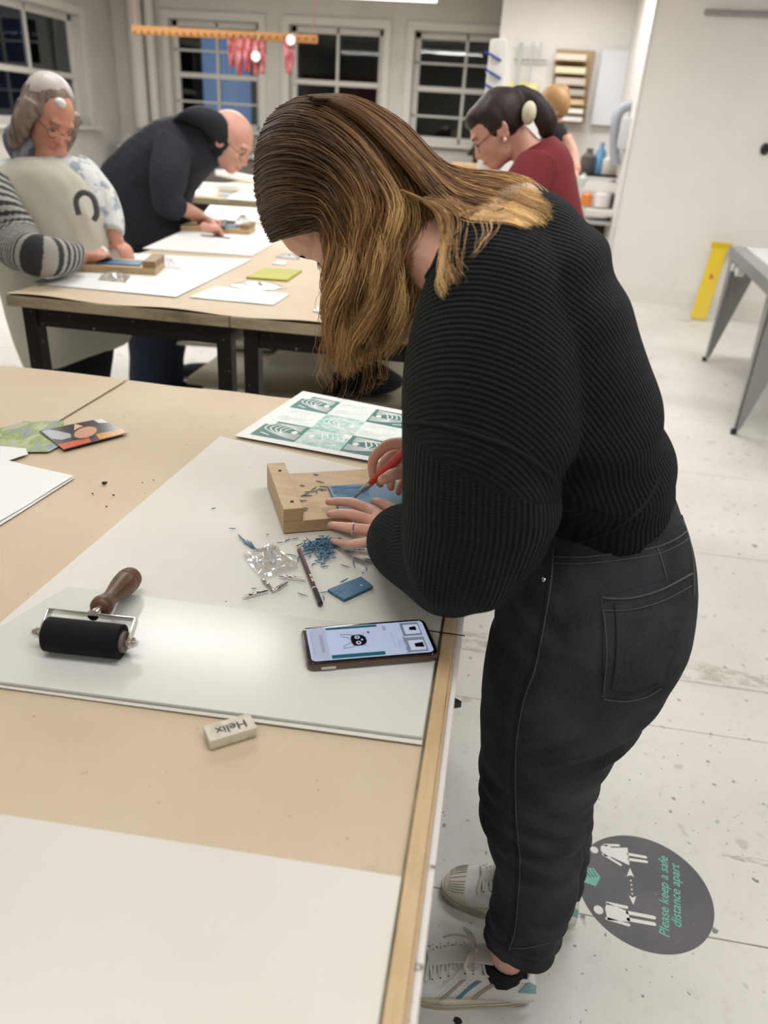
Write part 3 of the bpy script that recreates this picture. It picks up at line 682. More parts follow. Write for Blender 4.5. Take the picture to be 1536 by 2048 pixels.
sp('picture_border', em('screen_mid', (.25, .34, .45), 1.2), .80, .965, .02, .46)
sp('picture_border', em('screen_mid2', (.34, .38, .45), 1.2), .80, .965, .52, .985)
sp('thumbnail', em('screen_white', (.72, .78, .98)), .825, .955, .09, .40, sc_z + .0003)
sp('thumbnail', em('screen_white', (.72, .78, .98)), .82, .95, .62, .93, sc_z + .0003)
sp('button', em('screen_bar', (.40, .44, .60)), .64, .67, .06, .22, sc_z + .0002)
# cat head drawing, ears to the left
m_ink = em('screen_ink', (.010, .010, .016), 1.0); m_pale = em('screen_white', (.72, .78, .98))
def flatp(name, pts, m, z=sc_z + .0004, par=None):
    mb = MB(); mb.prism([PP(u_(a), v_(b), z) for a, b in pts], (0, 0, .0002)); return part(name, mb, m, par or scrn)
cy0 = .48
head = [(.355, .34), (.375, .31), (.42, .30), (.455, .33), (.475, .40), (.478, .48), (.475, .56), (.455, .63), (.42, .66), (.375, .655), (.355, .62), (.345, .48)]
cat = flatp('cat_drawing', head, m_ink)
for sgn in (-1, 1):
    e0 = .34 if sgn < 0 else .62; t_ = .245 if sgn < 0 else .715
    mb = MB(); tri = [PP(u_(a), v_(b), sc_z + .0005) for a, b in ((.36, e0), (.275, t_ + (.04 if sgn < 0 else .0)), (.285, t_ + (.0 if sgn > 0 else .0)), (.375, e0 - .06 * -sgn * -1), (.36, e0 + sgn * -.09), (.275, t_ + .02))]
    mb.tube([PP(u_(a), v_(b), sc_z + .0005) for a, b in ((.375, e0 + sgn * .03), (.33, e0 + sgn * .07), (.27, e0 + sgn * .09), (.275, e0 + sgn * .02), (.355, e0 - sgn * .09))], .00062, 4, flat=.5)
    part('ear', mb, m_ink, scrn)
    pe = [(.405 + .022 * math.cos(a), (cy0 + sgn * .09) + .052 * math.sin(a)) for a in [2 * PI * k / 14 for k in range(14)]]
    flatp('eye', pe, m_pale, sc_z + .0007)
    pe = [(.405 + .011 * math.cos(a), (cy0 + sgn * .09) + .026 * math.sin(a)) for a in [2 * PI * k / 12 for k in range(12)]]
    flatp('pupil', pe, m_ink, sc_z + .0009)
    for k in range(3):
        mb = MB(); mb.tube([PP(u_(.43 + .012 * k), v_(cy0 + sgn * .15), sc_z + .0005), PP(u_(.425 + .03 * k), v_(cy0 + sgn * (.26 + .0 * k)), sc_z + .0005)], .00014, 4); part('whisker', mb, m_ink, scrn)
flatp('nose', [(.44, .45), (.45, .48), (.44, .51), (.43, .48)], m_pale, sc_z + .0007)
flatp('small_icon', [(.50, .22), (.52, .22), (.52, .28), (.50, .28)], em('icon_red', (.25, .10, .12), 1.0), sc_z + .0005)
for k, (a, b, c_, d_) in enumerate(((.87, .93, .16, .30), (.865, .94, .70, .86))): flatp('thumbnail_picture', [(a, c_ + .03), (b, c_), (b, d_), (a, d_ - .02)], m_ink, sc_z + .0005)
mtxt = em('screen_text', (.16, .18, .26), 1.0)
def stext(body, t, vc, size, m=mtxt, bold=0.0):
    # text runs along the short side of the phone, reading towards the near long edge's opposite
    M = basis(yv * -1, xv * 1, V(0, 0, -1) * -1 if False else V(0, 0, 1), PP(u_(t), v_(vc), sc_z + .0004))
    me = text_mesh(body, size, bold, ext=.0001); M2 = basis(yv, -xv, V(0, 0, 1), PP(u_(t), v_(vc), sc_z + .0004)); return put_text('screen_text', me, M2, m, scrn)
for k, (t, vc, w) in enumerate(((.70, .55, .5), (.735, .75, .3), (.75, .72, .25), (.77, .68, .3), (.025, .5, .7), (.105, .52, .4), (.045, .2, .2))):
    mb = MB(); g = random.Random(k); v = vc - w / 2
    while v < vc + w / 2:
        l = g.uniform(.02, .06); a, b = PP(u_(t), v_(v), sc_z + .0004), PP(u_(t), v_(v + l), sc_z + .0004); mb.tube([a, b], .00022 if k != 4 else .0003, 4); v += l + .025
    part('text_line', mb, mtxt, scrn)
stext('Similar products', .79, .74, .0052)
for t in (.15, .35):
    pass
mb = MB(); mb.box(PP(-Lp * .5 + .026, -Wp / 2 - .0002, .0045), (.018, .001, .0035), Rz(xv), bev=.0004); part('side_button', mb, m_steel, phone)
mb = MB(); mb.box(PP(-Lp * .12, Wp / 2 + .0002, .0060), (.026, .001, .0025), Rz(xv), bev=.0004); part('side_button', mb, m_steel, phone)

# eraser
e0, e1, e2 = Z(420, 1499, TZ + .003), Z(515, 1470, TZ + .003), Z(408, 1466, TZ + .003)
ex = (e1 - e0); ex.z = 0; Le = ex.length; ex.normalize(); ey = V(-ex.y, ex.x, 0); We = .0255; He = .0125
er = empty('eraser', e0, 'cream rubber eraser with dark lettering on the kraft paper', 'eraser')
m_rub = mat('eraser_rubber', (.66, .61, .50), .65, noise=[(60, 5, (.50, .45, .35), .52, .72, (1, 1, 1))], bump=(160, .2, .0006, (1, 1, 1)))
mb = MB(); mb.box(e0 + ex * Le / 2 + ey * We / 2 + V(0, 0, He / 2 - .0015), (Le, We, He), Rz(ex), bev=.002); part('block', mb, m_rub, er, smooth=True)
me = bold_text('Helix', .0160, .00032, ext=.0001)
put_text('lettering', me, basis(-ex, -ey, V(0, 0, 1), e0 + ex * Le * .52 + ey * We * .47 + V(0, 0, He - .0014)), mat('eraser_ink', (.055, .055, .075), .6), er)

# brayer (ink roller)
r_ = .021
RA, RB = Z(95, 1268, PL + r_), Z(245, 1284, PL + r_)
rx = (RB - RA); rx.z = 0; Lr = rx.length; rx.normalize(); RA.z = RB.z = PL + r_ + .0003; RB = RA + rx * Lr
ry = V(-rx.y, rx.x, 0)
br = empty('brayer', (RA + RB) / 2, 'ink roller with black rubber drum, chrome frame and worn wooden handle', 'roller')
m_rubber = mat('black_rubber', (.006, .006, .007), .7, spec=.2, bump=(200, .1, .0003, (1, 1, 1)))
mb = MB(); mb.lathe(RA, RB, [(0, r_ * .9), (.008, r_), (.992, r_), (1, r_ * .9)], 48); part('rubber_drum', mb, m_rubber, br, smooth=True)
mb = MB(); mb.cyl(RA - rx * .004, RB + rx * .004, r_ * .62, 28); lab(part('drum_core', mb, mat('core_wood', (.16, .13, .11), .6), br, smooth=True), 'brown wooden core')
mb = MB(); mb.cyl(RA - rx * .013, RB + rx * .013, .003, 14); part('axle', mb, m_steel, br, smooth=True)
tdir = (ry * .86 + V(0, 0, .50)).normalized()       # towards the handle, rising over the drum
fo = .030
m_chrome = mat('chrome', (.72, .70, .68), .12, 1.0, bump=(80, .15, .001, (1, 1, 1)))
pts = [RA - rx * .008 - tdir * .006, RA - rx * .008 + tdir * fo, RB + rx * .008 + tdir * fo, RB + rx * .008 - tdir * .006]
wN = tdir.cross(rx).normalized()
mb = MB()
for a, b in ((0, 1), (3, 2)):
    d = (pts[b] - pts[a]); mb.box((pts[a] + pts[b]) / 2, (.0018, d.length, .013), Matrix((rx, tdir, wN)).transposed(), bev=.0007)
d = pts[2] - pts[1]; mb.box((pts[1] + pts[2]) / 2, (d.length + .0018, .0018, .013), Matrix((rx, tdir, wN)).transposed(), bev=.0007)
part('frame', mb, m_chrome, br, smooth=True)
for s, e in ((-1, RA), (1, RB)):
    mb = MB(); c_ = e + rx * s * .011; mb.cyl(c_, c_ + rx * s * .004, .0062, 6); mb.cyl(c_ + rx * s * .004, c_ + rx * s * .007, .0042, 14); part('nut', mb, m_chrome, br, smooth=True)
hm = (pts[1] + pts[2]) / 2
hend = Z(262, 1155, PL + .020); hs = hm + (hend - hm) * .0
hd = (hend - hm).normalized(); HL = (hend - hm).length + .010
mb = MB(); mb.lathe(hm, hm + hd * .020, [(0, .0075), (.1, .0055), (1, .0060)], 18); part('ferrule', mb, m_chrome, br, smooth=True)
prof = [(.0, .0095), (.04, .0135), (.10, .0145), (.18, .0120), (.30, .0100), (.42, .0118), (.58, .0150), (.70, .0165), (.762, .0168), (.768, .0158), (.775, .0168), (.83, .0168), (.836, .0158), (.843, .0166), (.92, .0150), (.97, .0105), (1, .002)]
mb = MB(); mb.lathe(hm + hd * .016, hm + hd * HL, prof, 28); part('handle', mb, m_handle, br, smooth=True, sharp=0)

# crumbs
m_crumb = mat('eraser_crumb', (.045, .028, .018), .8)
for k, (px, py, s) in enumerate(((208, 966, .0045), (185, 987, .002), (227, 990, .0024), (213, 1013, .002), (285, 965, .0014), (307, 960, .0016), (187, 990, .0012), (452, 1203, .0014))):
    mb = MB(); p = Z(px, py, TZ + .003); g = random.Random(k)
    mb.ell(p, (s, s * .7, s * .6), n=8, m=5)
    if s > .003:
        for _ in range(6): mb.ell(p + V(g.uniform(-s, s), g.uniform(-s, s), .001), (s * .5, s * .35, s * .4), n=6, m=4)
    tag(part('crumb', mb, m_crumb, smooth=True), 'dark brown crumb on the kraft paper left of the big sheet' if k else 'largest brown crumb on the kraft paper below the picture cards', 'crumb', 'dark crumbs on the kraft paper')

# picture cards
def card(px, z, label, build):
    P = [Z(x, y, TZ + z) for x, y in px]; o_ = P[0]; x, y, l = frame2(P[0], P[1])
    mb = MB(); mb.prism(P, (0, 0, .0006)); return tag(part('picture_card', mb, build), label, 'card')
def card_mat(name, cols, sc, o_, rot=0.0):
    def f(nt, b, L, tc):
        mp = nd(nt, 'ShaderNodeMapping'); mp.inputs['Scale'].default_value = (sc, sc * .6, sc); mp.inputs['Rotation'].default_value = (0, 0, rot); L(tc.outputs['Object'], mp.inputs['Vector'])
        n = nd(nt, 'ShaderNodeTexNoise', i_Scale=1.0, i_Detail=3.0, i_Distortion=1.2); L(mp.outputs[0], n.inputs['Vector'])
        cr_ = nd(nt, 'ShaderNodeValToRGB'); L(n.outputs['Fac'], cr_.inputs[0]); e = cr_.color_ramp.elements
        for i, (p_, c_) in enumerate(cols):
            el = e[i] if i < 2 else e.new(p_); el.position = p_; el.color = (*c_, 1)
        cr_.color_ramp.interpolation = 'LINEAR'; L(cr_.outputs[0], b.inputs['Base Color'])
    return mat(name, rough=.25, build=f)
c1 = card([(-60, 905), (98, 904), (116, 894), (128, 842), (48, 843), (-40, 868)], .0035, 'greenish blurred picture card under the dark one at the left edge',
     card_mat('card_green', [(.3, (.10, .13, .16)), (.42, (.30, .36, .40)), (.5, (.25, .35, .10)), (.58, (.45, .50, .25)), (.7, (.45, .45, .48))], 28, None))
C2 = [Z(128, 900, TZ + .0058), Z(257, 866, TZ + .0058), Z(203, 837, TZ + .0058), Z(78, 862, TZ + .0058)]
cd2 = empty('picture_card', C2[0], 'dark picture card with a pale oval face, white sleeve and red stripe', 'card')
mb = MB(); mb.prism(C2, (0, 0, .0006)); part('card_sheet', mb, mat('card_dark', (.035, .035, .042), .2), cd2)
def cq(u, v): return C2[0].lerp(C2[1], u).lerp(C2[3].lerp(C2[2], u), v) + V(0, 0, .0007)
def cpoly(name, pts, col):
    mb = MB(); mb.prism([cq(u, v) for u, v in pts], (0, 0, .0003)); part(name, mb, mat('ink_%s' % name, col, .25), cd2)
cpoly('red_stripe', [(.0, .02), (.42, .02), (.46, .22), (.0, .26)], (.62, .10, .05)); cpoly('orange_stripe', [(.55, .03), (.985, .03), (.985, .24), (.6, .3)], (.62, .26, .04))
cpoly('white_sleeve', [(.02, .55), (.02, .95), (.14, .97), (.30, .62), (.34, .42), (.12, .4)], (.45, .48, .52))
oval = [(.52 + .20 * math.cos(a), .48 + .21 * math.sin(a) + .10 * math.cos(a)) for a in [2 * PI * k / 22 for k in range(22)]]
cpoly('oval_hair', [(.52 + (u - .52) * 1.28, .48 + (v - .48) * 1.3) for u, v in oval], (.03, .02, .016)); 
mb = MB(); mb.prism([cq(u, v) + V(0, 0, .0004) for u, v in oval], (0, 0, .0003)); part('oval_face', mb, mat('ink_skin', (.60, .30, .18), .3), cd2)
cpoly('peach_hat', [(.42, .68), (.55, .98), (.62, .75)], (.75, .5, .35)); cpoly('white_corner', [(.86, .78), (.985, .70), (.99, .985), (.86, .985)], (.7, .72, .72))

# green linocut print
GP = [T(470, 876), T(868, 950), T(905, 845), T(606, 786)]
GP = [Vector((p.x, p.y, TZ + .0046)) for p in GP]
pr = empty('linocut_print', GP[0], 'white sheet with teal repeated linocut pattern behind the bench hook', 'print')
mb = MB(); mb.prism(GP, (0, 0, .0006)); part('sheet', mb, m_paperw, pr)
def gq(u, v, z=.0008): return GP[0].lerp(GP[1], u).lerp(GP[3].lerp(GP[2], u), v) + V(0, 0, z)
def speck(name, c1_, c2_, lo, hi):
    def f(nt, b, L, tc):
        n = nd(nt, 'ShaderNodeTexNoise', i_Scale=420.0, i_Detail=3.0); L(tc.outputs['Object'], n.inputs['Vector'])
        n2 = nd(nt, 'ShaderNodeTexNoise', i_Scale=40.0, i_Detail=3.0); L(tc.outputs['Object'], n2.inputs['Vector'])
        s = math_(nt, 'ADD', n.outputs['Fac'], math_(nt, 'MULTIPLY', n2.outputs['Fac'], .5))
        mr = nd(nt, 'ShaderNodeMapRange', i_From_Min=lo, i_From_Max=hi); L(s, mr.inputs['Value']); L(mixc(nt, mr.outputs[0], c1_, c2_), b.inputs['Base Color'])
    return mat(name, rough=.5, build=f)
m_teal = speck('teal_ink_solid', (.010, .135, .125), (.45, .62, .58), 1.06, 1.12)
m_teal2 = speck('teal_ink_mid', (.12, .40, .34), (.70, .80, .76), .66, .90)
m_teal3 = speck('teal_ink_pale', (.40, .64, .58), (.80, .84, .82), .50, .82)
m_pw = mat('print_white', (.82, .84, .82), .6)
# cells of one block print: local cell (a across, b up)
cw, chh = .236, .283
org = (.055, .065)
cells = {(0, 0): m_teal, (1, 0): m_teal2, (2, 0): m_teal, (0, 1): m_teal3, (1, 1): m_teal2, (2, 1): m_teal3, (0, 2): m_teal, (1, 2): m_teal3, (2, 2): m_teal, (3, 0): m_teal3, (3, 1): m_teal2, (3, 2): m_teal3}
mb_by = {}
for (i, j), m in cells.items():
    ou, ov = org[0] + i * cw, org[1] + j * (chh + .004)
    fl = (i + j) % 2 == 1 or i == 2
    def cu_(a, b): 
        a = 1 - a if fl else a
        return (ou + a * cw, ov + b * chh)
    mb = MB(); sh = [(0, 0), (0, .74), (.20, .74), (.20, 1), (1, 1), (1, .0)] if j != 1 else [(0, 0), (0, 1), (1, 1), (1, .0)]
    if fl: sh = sh[::-1]
    mb.prism([gq(*cu_(a, b)) for a, b in sh], (0, 0, .0002)); cell = part('ink_block', mb, m, pr)
    for k in range(5):     # nested arches
        s = 1 - k * .17; mb = MB(); pts = [(.96, .14 + .07 * k), (.62 - .02 * k, .20 + .05 * k), (.18 + .10 * k, .42 + .03 * k), (.10 + .12 * k, .60), (.22 + .11 * k, .84 - .02 * k), (.62 + .03 * k, .90 - .05 * k), (.9, .92 - .07 * k)]
        mb.tube([gq(*cu_(a, b), z=.0011) for a, b in spline([V(a, b, 0) for a, b in pts], 5) and [(p.x, p.y) for p in spline([V(a, b, 0) for a, b in pts], 5)]], .0016, 5, flat=.25, up=V(0, 0, 1)); part('white_line', mb, m_pw, cell)
    mb = MB(); mb.prism([gq(*cu_(.80 + .07 * math.cos(a), .52 + .09 * math.sin(a)), z=.0011) for a in [2 * PI * k / 14 for k in range(14)]], (0, 0, .0002)); part('white_dot', mb, m_pw, cell)
    mb = MB(); mb.tube([gq(*cu_(.14, .22), z=.0011), gq(*cu_(.36, .13), z=.0011)], .0022, 6, flat=.2, up=V(0, 0, 1)); part('white_dash', mb, m_pw, cell)
# ------------------------------------------------------------------ skin / cloth materials
def skin_mat(name, c, c2):
    return mat(name, c, .5, spec=.35, sss=.12, noise=[(18, 4, c2, .42, .72, (1, 1, 1))], bump=(420, .12, .0004, (1, 1, 1)))
m_skin = skin_mat('skin_pale', (.76, .47, .37), (.78, .40, .31))
m_nail = mat('nail', (.66, .36, .31), .2, coat=.3)
def knit_build(nt, b, L, tc):
    a = nd(nt, 'ShaderNodeAttribute', attribute_name='rib'); a2 = nd(nt, 'ShaderNodeAttribute', attribute_name='row')
    s1 = math_(nt, 'SINE', math_(nt, 'MULTIPLY', a.outputs['Fac'], 2 * PI / .0060))
    s2 = math_(nt, 'SINE', math_(nt, 'ADD', math_(nt, 'MULTIPLY', a2.outputs['Fac'], 2 * PI / .0042), math_(nt, 'MULTIPLY', s1, 1.2)))
    nz = nd(nt, 'ShaderNodeTexNoise', i_Scale=500.0, i_Detail=2.0); L(tc.outputs['Object'], nz.inputs['Vector'])
    h = math_(nt, 'ADD', math_(nt, 'ADD', s1, math_(nt, 'MULTIPLY', s2, .42)), math_(nt, 'MULTIPLY', nz.outputs['Fac'], .7))
    mr = nd(nt, 'ShaderNodeMapRange', i_From_Min=-.9, i_From_Max=1.5); L(h, mr.inputs['Value'])
    L(mixc(nt, mr.outputs[0], (.0015, .0018, .0021), (.0115, .0135, .0155)), b.inputs['Base Color'])  # rib tops lighter, grooves darker: highlight and shade put into the colour
    bp = nd(nt, 'ShaderNodeBump', i_Strength=.75, i_Distance=.0022); L(h, bp.inputs['Height']); L(bp.outputs[0], b.inputs['Normal'])
m_knit = mat('black_knit', rough=.85, spec=.2, sheen=.03, build=knit_build)
def denim_build(nt, b, L, tc):
    n = nd(nt, 'ShaderNodeTexNoise', i_Scale=9.0, i_Detail=5.0); L(tc.outputs['Object'], n.inputs['Vector'])
    mr = nd(nt, 'ShaderNodeMapRange', i_From_Min=.38, i_From_Max=.72); L(n.outputs['Fac'], mr.inputs['Value'])
    col = mixc(nt, mr.outputs[0], (.015, .0165, .021), (.052, .056, .069))
    mp = nd(nt, 'ShaderNodeMapping'); mp.inputs['Scale'].default_value = (900, 900, 110); L(tc.outputs['Object'], mp.inputs['Vector'])
    f = nd(nt, 'ShaderNodeTexNoise', i_Scale=1.0, i_Detail=3.0); L(mp.outputs[0], f.inputs['Vector'])
    m2 = nd(nt, 'ShaderNodeMapRange', i_From_Min=.45, i_From_Max=.8); L(f.outputs['Fac'], m2.inputs['Value'])
    col = mixc(nt, math_(nt, 'MULTIPLY', m2.outputs[0], .45), col, (.085, .085, .10))
    L(col, b.inputs['Base Color'])
    bp = nd(nt, 'ShaderNodeBump', i_Strength=.3, i_Distance=.0006); L(f.outputs['Fac'], bp.inputs['Height']); L(bp.outputs[0], b.inputs['Normal'])
m_denim = mat('washed_black_denim', rough=.8, spec=.25, build=denim_build)
m_stitch = mat('grey_stitch', (.085, .085, .095), .7); m_stitchd = mat('dark_stitch', (.010, .010, .012), .8)

wo = empty('person', (.10, 1.0, 0), 'woman with long wavy golden brown hair, black ribbed sweater and black jeans, bending to carve', 'person')
S = lambda x0, y0, Y0, x1, y1, Y1, d: (W(x0, y0, Y0), W(x1, y1, Y1), d)

hn = F(1066, 2030); hf = F(838, 2006); dd = (hf - hn); dd.z = 0; dd.normalize(); pn = V(-dd.y, dd.x, 0); pn = pn if pn.y > 0 else -pn
SHD = dd.copy(); SH1 = hn + pn * .041; d2 = V(-1, .06, 0).normalized(); SH2 = F(881, 1786) - d2 * .281 + V(0, .012, 0)
# ---- jeans
jn = MB()
near = [S(1075, 1075, .97, 1345, 985, .97, .10), S(1020, 1150, .95, 1385, 1080, .95, .115), S(985, 1240, .93, 1396, 1180, .93, .118), S(966, 1330, .92, 1378, 1290, .92, .110),
        S(959, 1420, .91, 1312, 1395, .92, .100), S(958, 1500, .905, 1232, 1490, .92, .088), S(960, 1580, .90, 1192, 1570, .92, .078), S(968, 1650, .90, 1163, 1650, .915, .070), S(992, 1725, .895, 1157, 1730, .91, .064),
        S(984, 1790, .895, 1149, 1795, .91, .062), S(974, 1830, .895, 1134, 1838, .90, .058), S(967, 1860, .893, 1114, 1886, .90, .057), S(966, 1872, .893, 1102, 1902, .90, .056)]
jn.loft(smooth_secs(near, 4), 32, p=2.2)
far = [S(1075, 1060, 1.09, 1335, 970, 1.09, .09), S(1040, 1160, 1.10, 1370, 1090, 1.10, .10), S(1020, 1290, 1.11, 1352, 1250, 1.11, .10), S(1010, 1420, 1.12, 1275, 1390, 1.12, .09), S(1000, 1540, 1.12, 1198, 1530, 1.12, .075),
       S(1005, 1640, 1.12, 1188, 1640, 1.12, .066), S(1000, 1720, 1.12, 1172, 1730, 1.12, .062), S(990, 1765, 1.12, 1160, 1790, 1.12, .060), S(1000, 1800, 1.11, 1120, 1812, 1.12, .055)]
jn.loft(smooth_secs(far, 4), 32, p=2.2)
pel = [S(1085, 1055, 1.03, 1325, 930, 1.03, .125), S(1065, 1100, 1.03, 1358, 1010, 1.03, .155), S(1040, 1180, 1.02, 1385, 1110, 1.02, .165), S(1030, 1250, 1.02, 1384, 1190, 1.02, .165), S(1050, 1310, 1.02, 1350, 1270, 1.02, .15)]
jn.loft(smooth_secs(pel, 4), 32)
hipc = np.array(W(1180, 1200, .93)); kneec = np.array(W(1075, 1650, .9)); anc = np.array(W(1030, 1900, .9)); bum = np.array(W(1290, 1440, .92))
def jean_fold(co, no):
    o = .0030 * sn(co, 4, 14, 3)
    z = co[:, 2]; x = co[:, 0]
    kz = kneec[2]; o += .0055 * np.exp(-((z - kz) / .10) ** 2) * np.sin((z - kz) * 105 + (x - kneec[0]) * 40 + 2 * sn(co, 5, 8, 1))
    az = anc[2]; o += .0050 * np.exp(-((z - az - .03) / .07) ** 2) * np.sin((z - az) * 150 + (x - anc[0]) * 50 + 1.6 * sn(co, 6, 10, 1))
    bz = bum[2]; o += .0045 * np.exp(-((z - bz - .01) / .05) ** 2) * np.sin((z - bz) * 120 - (x - bum[0]) * 70 + 1.5 * sn(co, 8, 7, 1)) * ss(x, .02, .2)
    hz = hipc[2]; o += .0035 * np.exp(-((z - hz) / .06) ** 2) * np.sin((z - hz) * 130 + (x - hipc[0]) * 60) * (1 - ss(x, .05, .16))
    return o
jm = fuse(jn, .0055, 14, .5, jean_fold)
jeans = link('jeans', jm, m_denim, wo); lab(jeans, 'washed black denim jeans')
jbv = BVHTree.FromPolygons([v.co + Vector(wo.location) for v in jm.vertices], [tuple(p.vertices) for p in jm.polygons])
camv = Vector(CAMP)
def on_surf(px, py, bvh, off=.001):
    r = Vector(ray(px, py)).normalized(); h = bvh.ray_cast(camv, r)
    if h[0] is None: return None
    n = h[1]; n = n if n.dot(r) < 0 else -n
    return h[0] + n * off, n
def seam(name, px, bvh, r=.0008, m=None, parent=None, off=.0008, k=6, dash=0):
    pts = spline([V(x, y, 0) for x, y in px], k); P = []
    for p in pts:
        h = on_surf(p.x, p.y, bvh, off)
        if h: P.append(h[0])
    if len(P) < 3: return None
    mb = MB()
    mb.tube(P, r, 5); return part(name, mb, m or m_stitch, parent, smooth=True)
def patch(name, outline, bvh, th, m, parent, off=.0005, n=26):
    """cloth patch laid on the surface, outline in the photo's frame, built as a grid over a quad a-b-c-d"""
    a, b, c, d = [V(x, y, 0) for x, y in outline]; mb = MB(); up = []; lo = []
    ok = True
    for i in range(n + 1):
        for j in range(n + 1):
            p = a.lerp(b, i / n).lerp(d.lerp(c, i / n), j / n); h = on_surf(p.x, p.y, bvh, 0)
            if h is None: h = (up[-1][0], up[-1][1]) if up else (W(p.x, p.y, .9), V(0, -1, 0))
            up.append((h[0], h[1]))
    N = n + 1
    top = [p + q_ * (off + th) for p, q_ in up]; bot = [p - q_ * .002 for p, q_ in up]
    fs = [(i * N + j, (i + 1) * N + j, (i + 1) * N + j + 1, i * N + j + 1) for i in range(n) for j in range(n)]
    mb.add(top, fs); o2 = len(top); mb.add(bot, [f[::-1] for f in fs])
    rim = [i * N for i in range(N)] + [n * N + j for j in range(1, N)] + [i * N + n for i in range(n - 1, -1, -1)] + [j for j in range(n - 1, 0, -1)]; k = len(rim)
    mb.f += [(rim[i], rim[(i + 1) % k], rim[(i + 1) % k] + o2, rim[i] + o2) for i in range(k)]; mb.mi += [0] * k
    return part(name, mb, m, parent, smooth=True)
# pocket, seams, waistband
pk = patch('back_pocket', [(1206, 1196), (1382, 1146), (1330, 1368), (1206, 1398)], jbv, .0016, m_denim, jeans)
me_ = pk.data
pbv = BVHTree.FromPolygons([v.co + Vector(wo.location) for v in me_.vertices] + [v.co + Vector(wo.location) for v in jm.vertices], [tuple(p.vertices) for p in me_.polygons] + [tuple(i + len(me_.vertices) for i in p.vertices) for p in jm.polygons])
for px, m, r in (([(1204, 1196), (1260, 1196), (1320, 1180), (1384, 1147)], m_stitch, .0011), ([(1206, 1221), (1262, 1219), (1322, 1203), (1382, 1172)], m_stitch, .0006),
                 ([(1203, 1198), (1211, 1260), (1213, 1320), (1206, 1396)], m_stitch, .0009), ([(1228, 1205), (1232, 1260), (1230, 1330), (1222, 1378)], m_stitchd, .0008),
                 ([(1206, 1398), (1250, 1402), (1290, 1394), (1322, 1376)], m_stitch, .0008), ([(1222, 1380), (1255, 1386), (1290, 1378), (1316, 1366)], m_stitchd, .0007)):
    seam('pocket_seam', px, pbv, r, m, jeans, k=10)
for px, m, r in (([(1108, 1096), (1104, 1150), (1094, 1220), (1072, 1330), (1048, 1400), (1034, 1480), (1031, 1560), (1033, 1640), (1040, 1720), (1036, 1800), (1030, 1860), (1018, 1900)], m_stitch, .0010),
                 ([(1100, 1150), (1089, 1220), (1066, 1330), (1043, 1400), (1029, 1480), (1026, 1560), (1028, 1640), (1034, 1720), (1031, 1800), (1025, 1860), (1012, 1900)], m_stitchd, .0016)):
    seam('side_seam', px, jbv, r, m, jeans, k=10)
seam('yoke_seam', [(1108, 1114), (1170, 1114), (1240, 1106), (1312, 1094), (1355, 1076), (1380, 1056)], jbv, .0010, m_stitch, jeans, k=10)
seam('yoke_seam', [(1110, 1127), (1170, 1127), (1240, 1120), (1314, 1108), (1357, 1090), (1382, 1072)], jbv, .0006, m_stitch, jeans, k=10)
seam('yoke_seam', [(1313, 1094), (1322, 1118), (1330, 1146), (1336, 1174)], jbv, .0009, m_stitch, jeans, k=10)
seam('hem_seam', [(968, 1856), (985, 1876), (1010, 1892), (1050, 1896), (1100, 1884)], jbv, .0007, m_stitch, jeans, k=10)
rv = on_surf(1089, 1160, jbv, .001)
mb = MB(); mb.ell(rv[0], (.0035, .0035, .0035)); lab(part('rivet', mb, m_steel, jeans, smooth=True), 'small metal rivet')
# belt loop and waistband edge seen between sweater and jeans
seam('waistband', [(1255, 1056), (1290, 1040), (1318, 1016), (1334, 990), (1338, 965)], jbv, .0020, m_stitchd, jeans, k=8)
seam('waistband', [(1250, 1062), (1292, 1046), (1324, 1020), (1340, 990), (1344, 965)], jbv, .0009, m_stitch, jeans, k=8)
seam('belt_loop', [(1330, 948), (1344, 965), (1356, 1000), (1362, 1030)], jbv, .0035, m_denim, jeans, k=8)
seam('centre_seam', [(1362, 1030), (1378, 1080), (1386, 1130), (1387, 1190)], jbv, .0012, m_stitch, jeans, k=8)

# ---- sweater
sw = MB()
tor = [S(868, 560, 1.00, 985, 405, 1.02, .070), S(855, 620, .99, 1050, 372, 1.03, .125), S(900, 710, .99, 1122, 408, 1.04, .175), S(950, 810, .99, 1188, 482, 1.04, .190), S(990, 900, .99, 1240, 578, 1.03, .185),
       S(1030, 970, .99, 1282, 690, 1.02, .178), S(1050, 985, .99, 1302, 788, 1.02, .170), S(1070, 1012, .99, 1318, 872, 1.02, .164), S(1085, 1032, 1.0, 1327, 912, 1.02, .158), S(1090, 1042, 1.0, 1326, 926, 1.02, .150)]
sw.loft(smooth_secs(tor, 5), 40, p=2.15)
arm = [S(905, 470, .97, 1075, 455, .97, .040), S(858, 545, .91, 1120, 560, .93, .085), S(824, 640, .87, 1140, 670, .90, .100), S(806, 740, .84, 1148, 780, .88, .104), S(805, 850, .82, 1140, 880, .86, .100), S(803, 940, .81, 1115, 960, .84, .094),
       S(803, 1030, .80, 1108, 1040, .82, .086), S(812, 1110, .80, 1078, 1110, .81, .078), S(836, 1168, .80, 1020, 1175, .805, .062), S(870, 1208, .80, 945, 1222, .80, .034)]
sw.loft(smooth_secs(arm, 5), 36, p=2.2)
fore = [S(1010, 1085, .80, 950, 1215, .80, .055), S(930, 1050, .815, 890, 1222, .815, .060), S(868, 1020, .85, 835, 1188, .85, .056), S(822, 1008, .90, 785, 1150, .90, .048), S(806, 1014, .955, 764, 1126, .965, .034), S(799, 1018, .985, 749, 1102, 1.0, .027)]
sw.loft(smooth_secs(fore, 5), 28)
